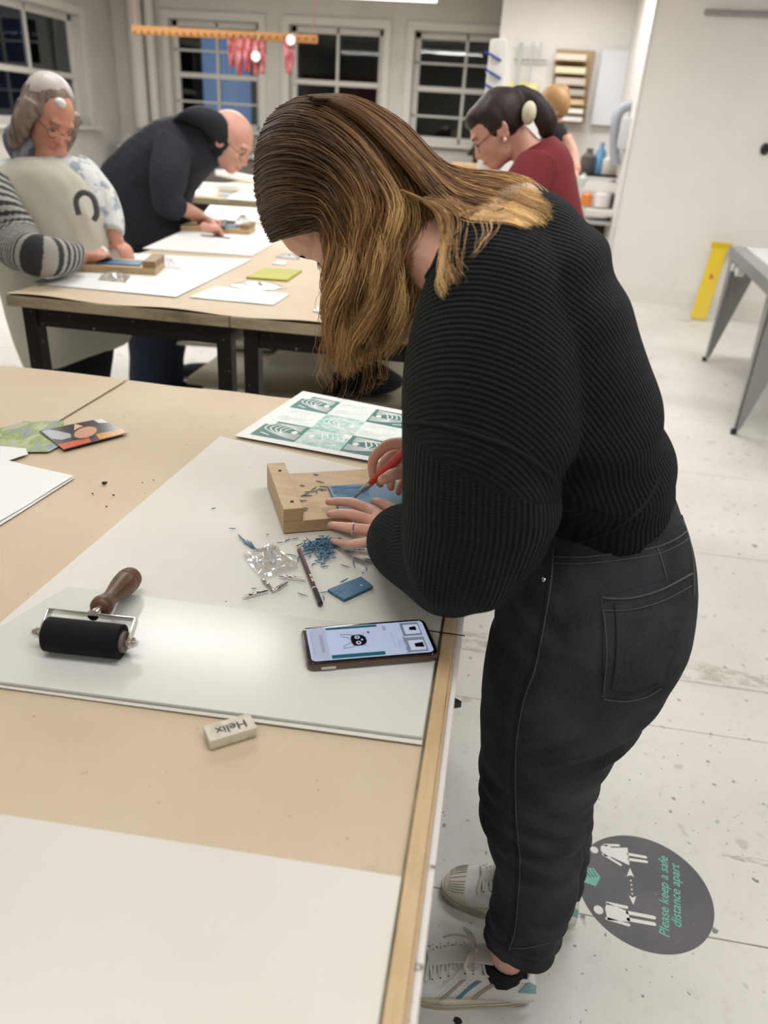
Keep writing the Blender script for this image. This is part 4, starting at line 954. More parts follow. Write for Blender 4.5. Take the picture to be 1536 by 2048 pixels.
far_arm = [(V(.0, 1.18, 1.33), V(.12, 1.20, 1.20), .09), (V(-.06, 1.22, 1.18), V(.08, 1.24, 1.10), .07), (V(-.04, 1.26, 1.02), V(.06, 1.26, .98), .06), (V(-.05, 1.27, .99), V(.0, 1.25, .89), .055), (V(-.075, 1.235, .965), V(-.055, 1.225, .90), .034)]
sw.loft(smooth_secs(far_arm, 5), 24)
nk = np.array(W(1000, 560, 1.0)); wc = np.array(W(1180, 900, .9)); arc_c = np.array(W(860, 1000, 1.0))
def sweat_fold(co, no):
    o = .0035 * sn(co, 21, 7, 3)
    # drooping folds from the shoulder to the waist and across the elbow
    d = co - wc; r_ = np.hypot(d[:, 0] - .02, d[:, 2] - .10)
    o += .004 * np.exp(-((r_ - .15) / .10) ** 2) * np.sin(r_ * 85 + co[:, 1] * 9) * ss(co[:, 0], .02, .12)
    e = np.array(W(930, 1120, .8)); de = co - e
    o += .004 * np.exp(-(de ** 2).sum(1) / .012) * np.sin(de[:, 0] * 70 + de[:, 2] * 40)
    return o
sm = fuse(sw, .0045, 16, .5, sweat_fold)
co_ = coords(sm)
# knit direction: ribs run along the back, across the shoulder, then down the sleeve below the drop-shoulder seam
def lin3(p): return np.array(p)
rho = np.hypot(co_[:, 0] - arc_c[0], co_[:, 2] - arc_c[2]); th_ = np.arctan2(co_[:, 2] - arc_c[2], co_[:, 0] - arc_c[0])
rib_t = .62 * (-co_[:, 1]) * 1.0 - .8 * rho; row_t = th_ * .42
# sleeve mask from the seam plane (drop shoulder line) and nearness to the arm tube
s0 = np.array(W(806, 842, .80)); s1 = np.array(W(1112, 955, .85)); sd_ = s1 - s0; nseam = np.cross(sd_, np.array([0, 1, 0])); nseam /= np.linalg.norm(nseam)
if nseam[2] > 0: nseam = -nseam
below = (co_ - s0) @ nseam
limx = W(1116, 960, .84).x
onarm = ((co_[:, 0] < limx + .01 + .12 * (co_[:, 1] < .90)) & (co_[:, 1] < .935)) | (co_[:, 0] < W(1000, 1000, .9).x - .05)
onarm &= ~((co_[:, 0] > limx - .005) & (co_[:, 1] > .86))
# sleeve coordinate: angle around a bent axis
axp = [np.array(W(960, 850, .83)), np.array(W(955, 1010, .82)), np.array(W(930, 1120, .82)), np.array(W(860, 1115, .85)), np.array(W(765, 1062, .98)), np.array(W(700, 1040, 1.1))]
best = np.full(len(co_), 1e9); u_s = np.zeros(len(co_)); v_s = np.zeros(len(co_)); Lc = 0
for i in range(len(axp) - 1):
    a, b = axp[i], axp[i + 1]; d = b - a; l = np.linalg.norm(d); d = d / l
    t = np.clip((co_ - a) @ d, 0, l); c_ = a + t[:, None] * d; dist = np.linalg.norm(co_ - c_, axis=1); m_ = dist < best
    side = np.cross(d, np.array([0, 1, 0])); side /= np.linalg.norm(side); w_ = np.cross(side, d)
    ang = np.arctan2((co_ - c_) @ w_, (co_ - c_) @ side)
    best = np.where(m_, dist, best); u_s = np.where(m_, ang, u_s); v_s = np.where(m_, Lc + t, v_s); Lc += l
mask = (below > 0) & (best < .118) & (co_[:, 0] < limx + .012) & ~((co_[:, 1] > .95) & (co_[:, 0] > W(1000, 1000, .9).x))
rib = np.where(mask, u_s * .082, rib_t); row = np.where(mask, v_s, row_t)
# ribbed hem band
hem0 = (np.array(W(1328, 925, 1.02)) + np.array(W(1096, 1092, 1.0))) / 2; hemd = np.array(W(1100, 1098, 1.0)) - np.array(W(1327, 938, 1.02)); hn = np.cross(hemd, np.array([0, 1, 0])); hn /= np.linalg.norm(hn)
if hn[2] > 0: hn = -hn
hb = (co_ - hem0) @ hn; setattr_f(sm, 'rib', rib); setattr_f(sm, 'row', row)
sweater = link('sweater', sm, m_knit, wo); lab(sweater, 'black chunky ribbed knit sweater')
sbv = BVHTree.FromPolygons([v.co + Vector(wo.location) for v in sm.vertices], [tuple(p.vertices) for p in sm.polygons])
m_kseam = mat('knit_seam', (.006, .006, .007), .9)
seam('shoulder_seam', [(808, 842), (880, 850), (960, 872), (1040, 905), (1112, 958)], sbv, .0028, m_kseam, sweater, off=-.0008, k=10)
seam('hem_edge', [(1112, 1088), (1150, 1084), (1200, 1070), (1250, 1044), (1290, 1008), (1320, 955)], sbv, .0024, m_kseam, sweater, off=0, k=10)
seam('collar_edge', [(835, 585), (862, 540), (890, 500), (925, 465), (975, 435), (1030, 412)], sbv, .0030, m_kseam, sweater, off=.0, k=10)

# ---- body: one continuous skin
bd = MB()
HK_ = .88; hc = W(692, 412, 1.10); cur = (W(560, 480, 1.0) - W(775, 610, 1.0)).normalized()      # up of the head: chin -> hairline
fw = V(cur.z, 0, -cur.x);  fw = fw if fw.z < 0 else -fw                               # face direction, mostly down-left
SD = V(0, 1, 0)
RHd = Matrix((fw, SD, cur)).transposed()
def hp(f, s, u): return hc + fw * f + SD * s + cur * u
def head_shape(mb, hp, R, k=1.0):
    mb.ell(hp(-.018 * k, 0, .030 * k), (.100 * k, .076 * k, .088 * k), R, 24, 16)
    mb.ell(hp(.030 * k, 0, -.015 * k), (.062 * k, .064 * k, .085 * k), R, 20, 14)
    mb.ell(hp(.052 * k, 0, -.078 * k), (.034 * k, .036 * k, .030 * k), R, 16, 10)
    mb.ell(hp(.020 * k, 0, -.060 * k), (.055 * k, .056 * k, .045 * k), R, 16, 10)
    mb.ell(hp(.070 * k, 0, .030 * k), (.020 * k, .052 * k, .012 * k), R, 16, 8)      # brow
    for s in (-1, 1):
        mb.ell(hp(.066 * k, s * .034 * k, -.020 * k), (.022 * k, .022 * k, .022 * k), R, 12, 8)   # cheeks
        e = []
        for t in range(14):
            a = t / 14 * 2 * PI; e.append(hp((-.010 + .016 * math.cos(a)) * k, s * (.076 + .005 * math.cos(a) * -1) * k, (-.004 + .030 * math.sin(a)) * k))
        mb.tube(e + [e[0]], .0055 * k, 6); mb.ell(hp(-.008 * k, s * .073 * k, -.004 * k), (.013 * k, .006 * k, .024 * k), R, 10, 6)
    mb.tube([hp(.076 * k, 0, .012 * k), hp(.090 * k, 0, -.012 * k), hp(.102 * k, 0, -.030 * k), hp(.090 * k, 0, -.040 * k)], [.008 * k, .008 * k, .009 * k, .006 * k], 12); mb.ell(hp(.099 * k, 0, -.031 * k), (.011 * k, .011 * k, .009 * k), R, 12, 8)
    for s in (-1, 1): mb.ell(hp(.090 * k, s * .011 * k, -.034 * k), (.009 * k, .008 * k, .008 * k), R, 8, 6)
    mb.ell(hp(.084 * k, 0, -.056 * k), (.010 * k, .024 * k, .0055 * k), R, 12, 6); mb.ell(hp(.083 * k, 0, -.066 * k), (.010 * k, .021 * k, .006 * k), R, 12, 6)
head_shape(bd, hp, RHd, .94); bd.ell(hp(.040, 0, .030), (.052, .060, .052), RHd, 18, 12)
neck = [(W(765, 500, 1.09), W(790, 420, 1.09), .045), (W(805, 560, 1.06), W(860, 440, 1.06), .052), (W(850, 590, 1.02), W(945, 430, 1.03), .062), (W(900, 640, 1.0), W(1010, 460, 1.02), .085), (W(960, 760, 1.0), W(1110, 520, 1.02), .13), (W(1030, 960, 1.0), W(1240, 720, 1.02), .13), (W(1090, 1090, 1.02), W(1300, 960, 1.02), .13), (W(1070, 1240, 1.02), W(1330, 1160, 1.02), .13)]
bd.loft(smooth_secs(neck, 4), 24)
def limb(pts, rs, n=16): bd.tube(spline(pts, 4), [rs[min(int(i / 4), len(rs) - 2)] * (1 - (i % 4) / 4) + rs[min(int(i / 4) + 1, len(rs) - 1)] * ((i % 4) / 4) for i in range(4 * (len(pts) - 1) + 1)], n)
limb([W(1190, 1200, .97), W(1090, 1560, .92), W(1060, 1680, .91), W(1040, 1850, .90), SH1 + SHD * .062 + V(0, 0, .125), SH1 + SHD * .060 + V(0, 0, .07), SH1 + SHD * .10 + V(0, 0, .05)], [.085, .062, .055, .040, .031, .030, .026])
limb([W(1190, 1180, 1.08), W(1110, 1540, 1.12), W(1080, 1700, 1.12), W(1062, 1770, 1.12), SH2 + d2 * .062 + V(0, 0, .125), SH2 + d2 * .060 + V(0, 0, .07), SH2 + d2 * .10 + V(0, 0, .05)], [.085, .062, .05, .038, .031, .030, .026])
limb([W(980, 600, .92), W(960, 860, .85), W(925, 1120, .825), W(860, 1105, .855), W(792, 1072, .955)], [.05, .045, .038, .034, .026])
limb([V(.05, 1.18, 1.24), V(.04, 1.24, 1.05), V(.0, 1.26, .95), V(-.06, 1.23, .925)], [.05, .042, .036, .026])
# left hand, flat on lino and hook
def finger(pts, rs):
    P = spline(pts, 5); R = []
    for i in range(len(P)):
        t = i / 5; k = min(int(t), len(rs) - 2); R.append(rs[k] * (1 - (t - k)) + rs[k + 1] * (t - k))
    bd.tube(P, R, 12); bd.ell(P[-1], (R[-1],) * 3, n=12, m=8)
    for k in range(1, len(pts) - 1): bd.ell(pts[k], (rs[k] * 1.06,) * 3, n=10, m=8)
hz = BT
Lw = Z(795, 1062, hz + .024)
mcp = [Z(742, 1021, hz + .020), Z(741, 1042, hz + .023), Z(742, 1062, hz + .021), Z(745, 1084, hz + .014)]
finger([mcp[0], Z(706, 1006, hz + .022), Z(678, 1003, hz + .016), Z(657, 1004, hz + .0105)], [.0105, .0088, .0078, .0062])
finger([mcp[1], Z(706, 1030, hz + .026), Z(680, 1027, hz + .017), Z(659, 1028, hz + .0105)], [.0105, .0090, .0080, .0064])
finger([mcp[2], Z(706, 1056, hz + .024), Z(682, 1053, hz + .014), Z(662, 1050, hz + .006)], [.0102, .0086, .0076, .0062])
finger([mcp[3], Z(712, 1087, hz + .012), Z(690, 1087, hz - .004), Z(666, 1082, PT + .0075)], [.0094, .0076, .0068, .0056])
th = [Z(800, 1036, hz + .020), Z(780, 1016, hz + .017), Z(762, 1006, hz + .013), Z(748, 1003, hz + .010)]; finger(th, [.0125, .0100, .0085, .0068])
def palm(cs, rs):
    for i in range(len(cs)):
        for t in (0, .25, .5, .75, 1):
            pass
for k in range(4):
    bd.tube([mcp[k], mcp[k].lerp(Lw, .55) + V(0, 0, .002), Lw + (mcp[k] - mcp[1]) * .32], [.0112, .0120, .0130], 12)
for k in range(3):
    a = (mcp[k] + mcp[k + 1]) / 2; bd.tube([a.lerp(Lw, .08), a.lerp(Lw, .55), Lw], [.0085, .0115, .0150], 12)
bd.tube([th[0], Lw, W(850, 1095, .875)], [.014, .0215, .028], 14); bd.ell(Lw, (.022, .024, .017), n=14, m=8)
# right hand round the tool
tip = Z(706, 997, BT + .0045); tail = W(838, 880, 1.105)
td = (tail - tip).normalized()
G = lambda d_: tip + td * d_
rw = V(-.060, 1.232, .930)
def gp(px, py, dep): return W(px, py, dep)
idx = [W(808, 888, 1.17), W(776, 890, 1.165), W(746, 920, 1.155), W(747, 959, 1.150)]
finger(idx, [.0115, .0098, .0088, .0070])
mid = [W(814, 905, 1.20), W(786, 908, 1.195), W(766, 928, 1.18), W(757, 955, 1.170), W(761, 968, 1.165)]
finger(mid, [.0110, .0095, .0085, .0076, .0068])
rg = [W(820, 925, 1.20), W(800, 930, 1.19), W(784, 950, 1.175), W(782, 975, 1.16)]; finger(rg, [.0105, .009, .0082, .0068])
lt = [W(830, 945, 1.21), W(812, 955, 1.20), W(800, 972, 1.185), W(797, 985, 1.175)]; finger(lt, [.0095, .008, .0072, .006])
thb = [W(830, 935, 1.135), W(803, 944, 1.115), W(782, 951, 1.098), W(764, 960, 1.094)]; finger(thb, [.0130, .0112, .0100, .0080])
for a in (idx[0], mid[0], rg[0], lt[0], thb[0]): bd.tube([a, a.lerp(rw, .5), rw], [.0115, .0150, .020], 12)
bd.ell((idx[0] + rw) / 2, (.022, .022, .022)); bd.ell((thb[0] + rw) / 2, (.018, .02, .018))
bm_ = fuse(bd, .0024, 5, .5)
body = link('body', bm_, m_skin, wo); lab(body, 'pale skinned body with bare hands and nape')
bbv = BVHTree.FromPolygons([v.co + Vector(wo.location) for v in bm_.vertices], [tuple(p.vertices) for p in bm_.polygons])
# nails, ring, lashes, brow
for (px, py, s, d) in ((651, 1003, .0052, (-1, 0, .25)), (653, 1027, .0052, (-1, 0, .25)), (657, 1049, .0050, (-1, 0, .3)), (660, 1081, .0046, (-1, 0, .3)), (764, 957, .0066, (-.7, -.5, .4))):
    h = on_surf(px + 4, py - 2, bbv, -.0006)
    if h:
        dd = Vector(d).normalized(); n_ = h[1]; x_ = (dd - n_ * dd.dot(n_)).normalized(); y_ = n_.cross(x_)
        mb = MB(); mb.ell(h[0], (s, s * .72, .0011), Matrix((x_, y_, n_)).transposed(), 14, 6); part('fingernail', mb, m_nail, body, smooth=True)
ra = Z(701, 1056, hz + .0235); rd = (mcp[2] - Z(706, 1056, hz + .024)).normalized()
u1_ = rd.orthogonal().normalized(); u2_ = rd.cross(u1_)
mb = MB(); mb.tube([ra + rd * .004 + (u1_ * math.cos(a) + u2_ * math.sin(a)) * .0098 for a in [2 * PI * k / 28 for k in range(29)]], .0011, 8)
ring = part('ring', mb, mat('silver', (.80, .78, .74), .12, 1.0), wo, smooth=True); lab(ring, 'silver ring with small stones')
mb = MB()
for k in (-1, 0, 1): mb.ell(ra + rd * (.004 + .0 * k) + V(0, .0018 * k - .003, .0098), (.0018, .0014, .0014), n=8, m=6)
part('stone', mb, mat('gem', (.9, .9, .95), .02, .0, coat=1.0, spec=1.0), ring, smooth=True)
m_lash = mat('lash_hair', (.030, .016, .010), .6)
def first_hit(pts, off=.0):
    for p in pts:
        h = on_surf(*p, bbv, off)
        if h: return h
    return (hp(.08, -.03, 0), V(0, -1, 0))
le = first_hit([(626, 532), (630, 528), (636, 524), (642, 520)]); be = first_hit([(604, 518), (608, 514), (614, 510), (620, 505)])
mb = MB(); g = random.Random(4)
for k in range(14):
    b0 = le[0] + V(0, .0014 * k - .004, 0) - cur * .0006 * k; mb.tube([b0, b0 + fw * .004 - cur * .002, b0 + fw * .009 - cur * .006], [.0005, .0004, .0001], 4)
part('eyelashes', mb, m_lash, body)
mb = MB(); mb.tube([be[0] + V(0, -.010, 0) + cur * .004, be[0], be[0] + V(0, .016, 0) - cur * .001], [.0008, .0018, .0012], 6); part('eyebrow', mb, m_lash, body)

# carving tool held in the right hand (its own thing)
tool = empty('lino_cutter', tip, 'red handled lino cutter with steel collar held above the blue block', 'lino cutter')
tn = td.orthogonal().normalized()
mb = MB(); mb.lathe(G(.052), tail + td * .01, [(0, .0050), (.08, .0066), (.25, .0062), (.5, .0078), (.8, .0088), (.95, .0070), (1, .002)], 20); part('handle', mb, mat('red_plastic', (.55, .035, .018), .3, coat=.3), tool, smooth=True)
mb = MB(); mb.lathe(G(.024), G(.053), [(0, .0036), (.08, .0046), (.45, .0052), (.5, .0060), (.95, .0062), (1, .0054)], 20); part('collar', mb, m_steel, tool, smooth=True)
mb = MB(); mb.tube([G(.0), G(.006) + V(0, 0, -.0005), G(.014), G(.026)], [.0006, .0020, .0026, .0022], 10, flat=.6); part('blade', mb, m_nib, tool, smooth=True)
# ------------------------------------------------------------------ hair made of fine tapered strands
def hair_mat(name, dark, mid, tip):
    def f(nt, b, L, tc):
        a = nd(nt, 'ShaderNodeAttribute', attribute_name='tone'); cr_ = nd(nt, 'ShaderNodeValToRGB'); L(a.outputs['Fac'], cr_.inputs[0])
        e = cr_.color_ramp.elements; e[0].position = 0; e[0].color = (*dark, 1); e[1].position = .5; e[1].color = (*mid, 1); k = e.new(1.0); k.color = (*tip, 1)
        L(cr_.outputs[0], b.inputs['Base Color'])
    return mat(name, rough=.38, spec=.45, build=f)
m_hair = hair_mat('golden_brown_hair', (.050, .028, .018), (.27, .135, .052), (.78, .50, .21))
Cc = np.array(hp(-.018 * HK_, 0, .030 * HK_)); HR = np.array(RHd)   # columns: face, side, up
def out_of_skull(P, pad=.012):
    q_ = (P - Cc) @ HR; rad = np.array([.100, .078, .090]) * HK_ + pad; r_ = np.sqrt(((q_ / rad) ** 2).sum(-1)); k = np.where(r_ < 1, 1 / np.maximum(r_, 1e-3), 1)
    return Cc + (q_ * k[..., None]) @ HR.T
def wpx(px, py, Y):
    v = np.stack([px - CX, py - CY, np.full_like(px, FPX)], -1) @ RM.T; return CAMP + v * (Y / v[..., 1])[..., None]
def cr_np(P, t):
    """P (k, ...) control points, t in [0, k-1]"""
    k = len(P); i = np.clip(t.astype(int), 0, k - 2); f = (t - i); f = f.reshape(f.shape + (1,) * (P.ndim - 1))
    p0, p1, p2, p3 = P[np.clip(i - 1, 0, k - 1)], P[i], P[i + 1], P[np.clip(i + 2, 0, k - 1)]
    return .5 * (2 * p1 + (p2 - p0) * f + (2 * p0 - 5 * p1 + 4 * p2 - p3) * f * f + (3 * p1 - p0 - 3 * p2 + p3) * f ** 3)
def strands(guides, count, locks, seed, n=26, wave=.006, clump=.55, thick=.0007, depth=.02, push=None, mirror=None, tone=lambda t, u, px, g: t, spread=10, keep=None, ctr=None, radial=False, endmin=.86):
    g = np.random.RandomState(seed); G = np.array(guides, float)                # (ng, np, 3)
    ng, npnt = G.shape[:2]
    lu = np.sort(g.uniform(0, ng - 1, locks)); lph = g.uniform(0, 6.28, locks); ld = g.uniform(0, 1, locks); lf = g.uniform(.8, 1.25, locks); lend = g.uniform(endmin, 1.0, locks)
    li = g.randint(0, locks, count); u = np.clip(lu[li] + g.normal(0, .22, count), 0, ng - 1)
    C1 = cr_np(G, u); CL = cr_np(G, lu[li]); tt = np.linspace(0, 1, n)
    ends = lend[li] * g.uniform(.9, 1.0, count)
    S_ = np.empty((count, n, 3)); Lk = np.empty((count, n, 3))
    for j, t in enumerate(tt):
        tj = t * ends * (npnt - 1)
        i = np.clip(tj.astype(int), 0, npnt - 2); f = (tj - i)[:, None]; ar = np.arange(count)
        def sel(Cx):
            p0, p1, p2, p3 = Cx[ar, np.clip(i - 1, 0, npnt - 1)], Cx[ar, i], Cx[ar, i + 1], Cx[ar, np.clip(i + 2, 0, npnt - 1)]
            return .5 * (2 * p1 + (p2 - p0) * f + (2 * p0 - 5 * p1 + 4 * p2 - p3) * f * f + (3 * p1 - p0 - 3 * p2 + p3) * f ** 3)
        S_[:, j] = sel(C1); Lk[:, j] = sel(CL)
    cl = clump * ss(tt, .25, .9)[None, :, None]
    P = S_ * (1 - cl) + Lk * cl
    off = g.normal(0, 1, (count, 3)) * np.array([spread, spread * .8, 0]); P = P + off[:, None, :] * (ss(tt, .0, .5) * .5 + .15)[None, :, None] * (1 - .5 * cl)
    w = ss(tt, .3, .85)[None, :]
    ph = lph[li][:, None] + tt[None, :] * 17 * lf[li][:, None] + g.normal(0, .15, count)[:, None]
    px, py = P[..., 0] + w * np.sin(ph) * wave * 1300, P[..., 1] + w * np.cos(ph * .8) * wave * 350
    Y = P[..., 2] + (ld[li] + g.uniform(-.3, .3, count))[:, None] * depth * ss(tt, .1, .6)[None, :] + w * np.cos(ph) * wave * .9
    if mirror is not None: Y = 2 * mirror - Y
    Wd = out_of_skull(wpx(px, py, Y), .013 if not radial else .013) + 0
    lift = g.uniform(0, .010, count)[:, None, None]
    q_ = Wd - Cc; Wd = Wd + q_ / np.linalg.norm(q_, axis=-1, keepdims=True) * lift * (1 - .0 * w[..., None])
    if push is not None:
        for a in range(count):
            for j in range(n):
                if px[a, j] > 800:
                    r = Vector(Wd[a, j]) - camv; l = r.length; h = push.ray_cast(camv, r / l, l + .004)
                    if h[0] is not None: Wd[a, j] = np.array(camv + r / l * (h[3] - .003 - .008 * ld[li[a]]))
    tn = np.clip(tone(tt[None, :] * ends[:, None], u[:, None] / (ng - 1), px, py) + g.normal(0, 1, count)[:, None] * (.05 + .06 * tt)[None, :] + g.normal(0, 1, locks)[li][:, None] * (.05 + .17 * ss(tt, .2, .8))[None, :], 0, 1)
    return Wd, tn, thick * g.uniform(.6, 1.3, count)
def strand_mesh(sets, name='hair'):
    vs = []; fs = []; tn = []; base = 0
    for P, tone, th in sets:
        c, n = P.shape[:2]; T_ = np.gradient(P, axis=1); T_ /= np.linalg.norm(T_, axis=-1, keepdims=True) + 1e-9
        up = np.array([.31, -.8, .5]); A = np.cross(T_, up); A /= np.linalg.norm(A, axis=-1, keepdims=True) + 1e-9; B = np.cross(T_, A)
        tap = (1 - .75 * np.linspace(0, 1, n) ** 3)[None, :, None] * th[:, None, None]
        ring = np.stack([P + (A * math.cos(a) + B * math.sin(a)) * tap for a in (0, 2 * PI / 3, 4 * PI / 3)], 2)    # c,n,3,3
        vs.append(ring.reshape(-1, 3)); tn.append(np.repeat(tone.reshape(-1), 3))
        idx = base + np.arange(c * n * 3).reshape(c, n, 3)
        for k in range(3):
            k2 = (k + 1) % 3; f = np.stack([idx[:, :-1, k], idx[:, :-1, k2], idx[:, 1:, k2], idx[:, 1:, k]], -1).reshape(-1, 4); fs.append(f)
        base += c * n * 3
    v = np.concatenate(vs); f = np.concatenate(fs); me = bpy.data.meshes.new(name)
    me.vertices.add(len(v)); me.vertices.foreach_set('co', v.astype(np.float32).ravel()); me.loops.add(f.size); me.loops.foreach_set('vertex_index', f.astype(np.int32).ravel())
    me.polygons.add(len(f)); me.polygons.foreach_set('loop_start', np.arange(0, f.size, 4, dtype=np.int32)); me.update(calc_edges=True)
    setattr_f(me, 'tone', np.concatenate(tn)); return me
near_g = [[(552, 474, .965), (578, 462, .940), (615, 448, .925), (645, 440, .915), (662, 478, .908), (664, 545, .900), (662, 612, .895), (672, 690, .895), (688, 752, .90)],
          [(532, 428, .975), (565, 408, .940), (610, 402, .920), (655, 412, .905), (680, 462, .900), (690, 540, .893), (676, 612, .888), (692, 690, .888), (704, 748, .895)],
          [(522, 360, .985), (555, 338, .945), (610, 335, .915), (665, 362, .900), (705, 432, .890), (714, 520, .883), (730, 600, .878), (712, 680, .880), (724, 744, .89)],
          [(528, 290, .990), (568, 272, .950), (630, 280, .915), (690, 322, .895), (745, 402, .885), (750, 482, .878), (766, 570, .873), (754, 655, .876), (748, 728, .885)],
          [(556, 238, 1.00), (608, 226, .960), (670, 248, .930), (735, 302, .900), (790, 392, .890), (802, 470, .883), (790, 555, .878), (800, 632, .880), (772, 712, .89)],
          [(598, 212, 1.00), (650, 208, .975), (712, 232, .945), (782, 298, .920), (836, 384, .905), (862, 445, .900), (852, 520, .895), (836, 600, .895), (806, 690, .90)]]
back_g = [[(575, 224, 1.00), (650, 214, .965), (730, 247, .935), (810, 322, .920), (868, 388, .910), (915, 425, .910), (965, 435, .915), (1010, 440, .920), (1050, 452, .925)],
          [(585, 220, 1.00), (655, 212, .970), (738, 248, .940), (820, 322, .925), (880, 378, .92), (940, 402, .92), (1000, 412, .925), (1050, 428, .93), (1090, 456, .935)],
          [(600, 212, 1.01), (680, 210, .98), (760, 252, .955), (840, 326, .945), (900, 368, .94), (960, 385, .945), (1020, 396, .95), (1062, 412, .955), (1100, 432, .96)],
          [(620, 208, 1.03), (700, 212, 1.01), (780, 256, 1.0), (850, 326, .99), (905, 352, .99), (965, 360, 1.0), (1020, 372, 1.0), (1060, 388, 1.0), (1092, 408, 1.0)],
          [(630, 208, 1.06), (710, 217, 1.06), (790, 264, 1.06), (860, 332, 1.05), (910, 348, 1.05), (960, 346, 1.06), (1008, 350, 1.07), (1045, 362, 1.08), (1075, 382, 1.08)]]
near_g = [[(a, b, c + .10) for a, b, c in g_] for g_ in near_g]; back_g = [[(a, b, c + .10 * (1 - i / 8)) for i, (a, b, c) in enumerate(g_)] for g_ in back_g]
nape_g0 = None
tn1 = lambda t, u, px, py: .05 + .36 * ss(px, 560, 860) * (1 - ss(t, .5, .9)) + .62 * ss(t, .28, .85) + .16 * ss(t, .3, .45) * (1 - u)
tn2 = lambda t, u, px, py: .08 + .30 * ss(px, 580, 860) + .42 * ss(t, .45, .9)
sets = [strands(near_g, 4200, 70, 1, tone=tn1, depth=.035, wave=.0115), strands(near_g, 1600, 50, 2, tone=tn1, depth=.03, wave=.009, mirror=1.105),
        strands(back_g, 2600, 40, 3, tone=tn2, depth=.0, wave=.004, push=sbv, clump=.7, spread=10, endmin=.74), strands(back_g, 500, 30, 6, tone=tn2, depth=.0, wave=.003, mirror=1.10, spread=8)]
# stray curls at the nape and a few fly-aways round the ends
nape_g = [[(800, 380, .925), (840, 400, .915), (872, 430, .905), (880, 490, .895), (872, 560, .89), (880, 600, .888)], [(830, 400, .92), (880, 410, .91), (905, 440, .905), (900, 500, .90), (915, 540, .895), (925, 560, .89)],
          [(850, 390, .925), (920, 400, .92), (985, 420, .915), (1000, 450, .905), (960, 480, .90), (935, 510, .895)]]
sets.append(strands(nape_g, 110, 12, 9, tone=lambda t, u, px, py: .55 + .3 * t + 0 * px, depth=0, wave=.003, push=sbv, thick=.0005, spread=5))
fly_g = [[(x0, y0, .995), (x0 - 8, y0 + 70, .99), (x0 - 14, y0 + 140, .99), (x1, y1, .995)] for x0, y0, x1, y1 in ((660, 560, 640, 760), (668, 600, 662, 778), (700, 640, 690, 775), (745, 640, 735, 760), (780, 600, 770, 738))]
sets.append(strands(fly_g, 90, 14, 12, tone=lambda t, u, px, py: .35 + .3 * t + 0 * px, depth=.01, wave=.004, thick=.00038, spread=14))
hm_ = strand_mesh(sets)
hair = link('hair', hm_, m_hair, wo); lab(hair, 'long wavy hair, dark brown roots and golden ends')
# solid under-layer: scalp cap and inner curtain, so the strands never show gaps
cap = MB(); rad = [.100 * HK_ + .009, .078 * HK_ + .009, .090 * HK_ + .009]; n_, m_ = 40, 28; vs = []; ok = {}
for i in range(m_ + 1):
    for j in range(n_):
        a, b = PI * i / m_, 2 * PI * j / n_; q3 = (rad[0] * math.sin(a) * math.cos(b), rad[1] * math.sin(a) * math.sin(b), rad[2] * math.cos(a)); vs.append(Vector(Cc + HR @ np.array(q3))); ok[i * n_ + j] = not (q3[0] > .028 and q3[2] < .040) and q3[2] > -.075
fs = [(i * n_ + j, (i + 1) * n_ + j, (i + 1) * n_ + (j + 1) % n_, i * n_ + (j + 1) % n_) for i in range(m_) for j in range(n_)]
cap.add(vs, [f for f in fs if all(ok[k] for k in f)])
cap.loft(smooth_secs([(W(690, 400, 1.06), W(820, 370, 1.07), .028), (W(690, 450, 1.045), W(836, 440, 1.055), .036), (W(696, 530, 1.03), W(846, 520, 1.04), .034), (W(698, 610, 1.02), W(826, 600, 1.03), .030), (W(708, 670, 1.015), W(786, 662, 1.02), .022), (W(726, 705, 1.01), W(758, 700, 1.015), .010)], 4), 20)
cap.loft(smooth_secs([(W(752, 330, 1.10), W(795, 400, 1.07), .05), (W(812, 365, 1.08), W(840, 410, 1.06), .045), (W(865, 392, 1.05), W(885, 420, 1.04), .03)], 4), 16)
cm = cap.mesh('scalp'); setattr_f(cm, 'tone', [.0 + .30 * ss(np.array([v[2]]), CAMH - .10, CAMH - .35)[0] * 0 + .10 for v in cap.v])
sc_o = link('under_hair', cm, m_hair, hair); lab(sc_o, 'darker inner hair')

# ------------------------------------------------------------------ sneakers
m_leather = mat('white_leather', (.76, .76, .74), .45, noise=[(30, 4, (.66, .65, .61), .5, .8, (1, 1, 1))]); m_sole = mat('cream_rubber', (.70, .65, .52), .6, noise=[(22, 5, (.42, .37, .26), .48, .75, (1, 1, 1))])
m_cap = mat('cream_toe_rubber', (.74, .71, .61), .55, noise=[(20, 5, (.45, .40, .28), .5, .8, (1, 1, 1))]); m_tan = mat('tan_stripe', (.40, .34, .28), .6); m_bluest = mat('blue_stripe', (.10, .25, .34), .55)
m_bluetab = mat('pale_blue_tab', (.22, .38, .42), .6); m_lace = mat('lace', (.68, .65, .58), .8, bump=(900, .3, .0004, (1, 1, 1))); m_sock = mat('black_sock', (.006, .006, .008), .9); m_line = mat('shoe_seam', (.30, .28, .25), .8); m_in = mat('shoe_inside', (.10, .10, .10), .9)
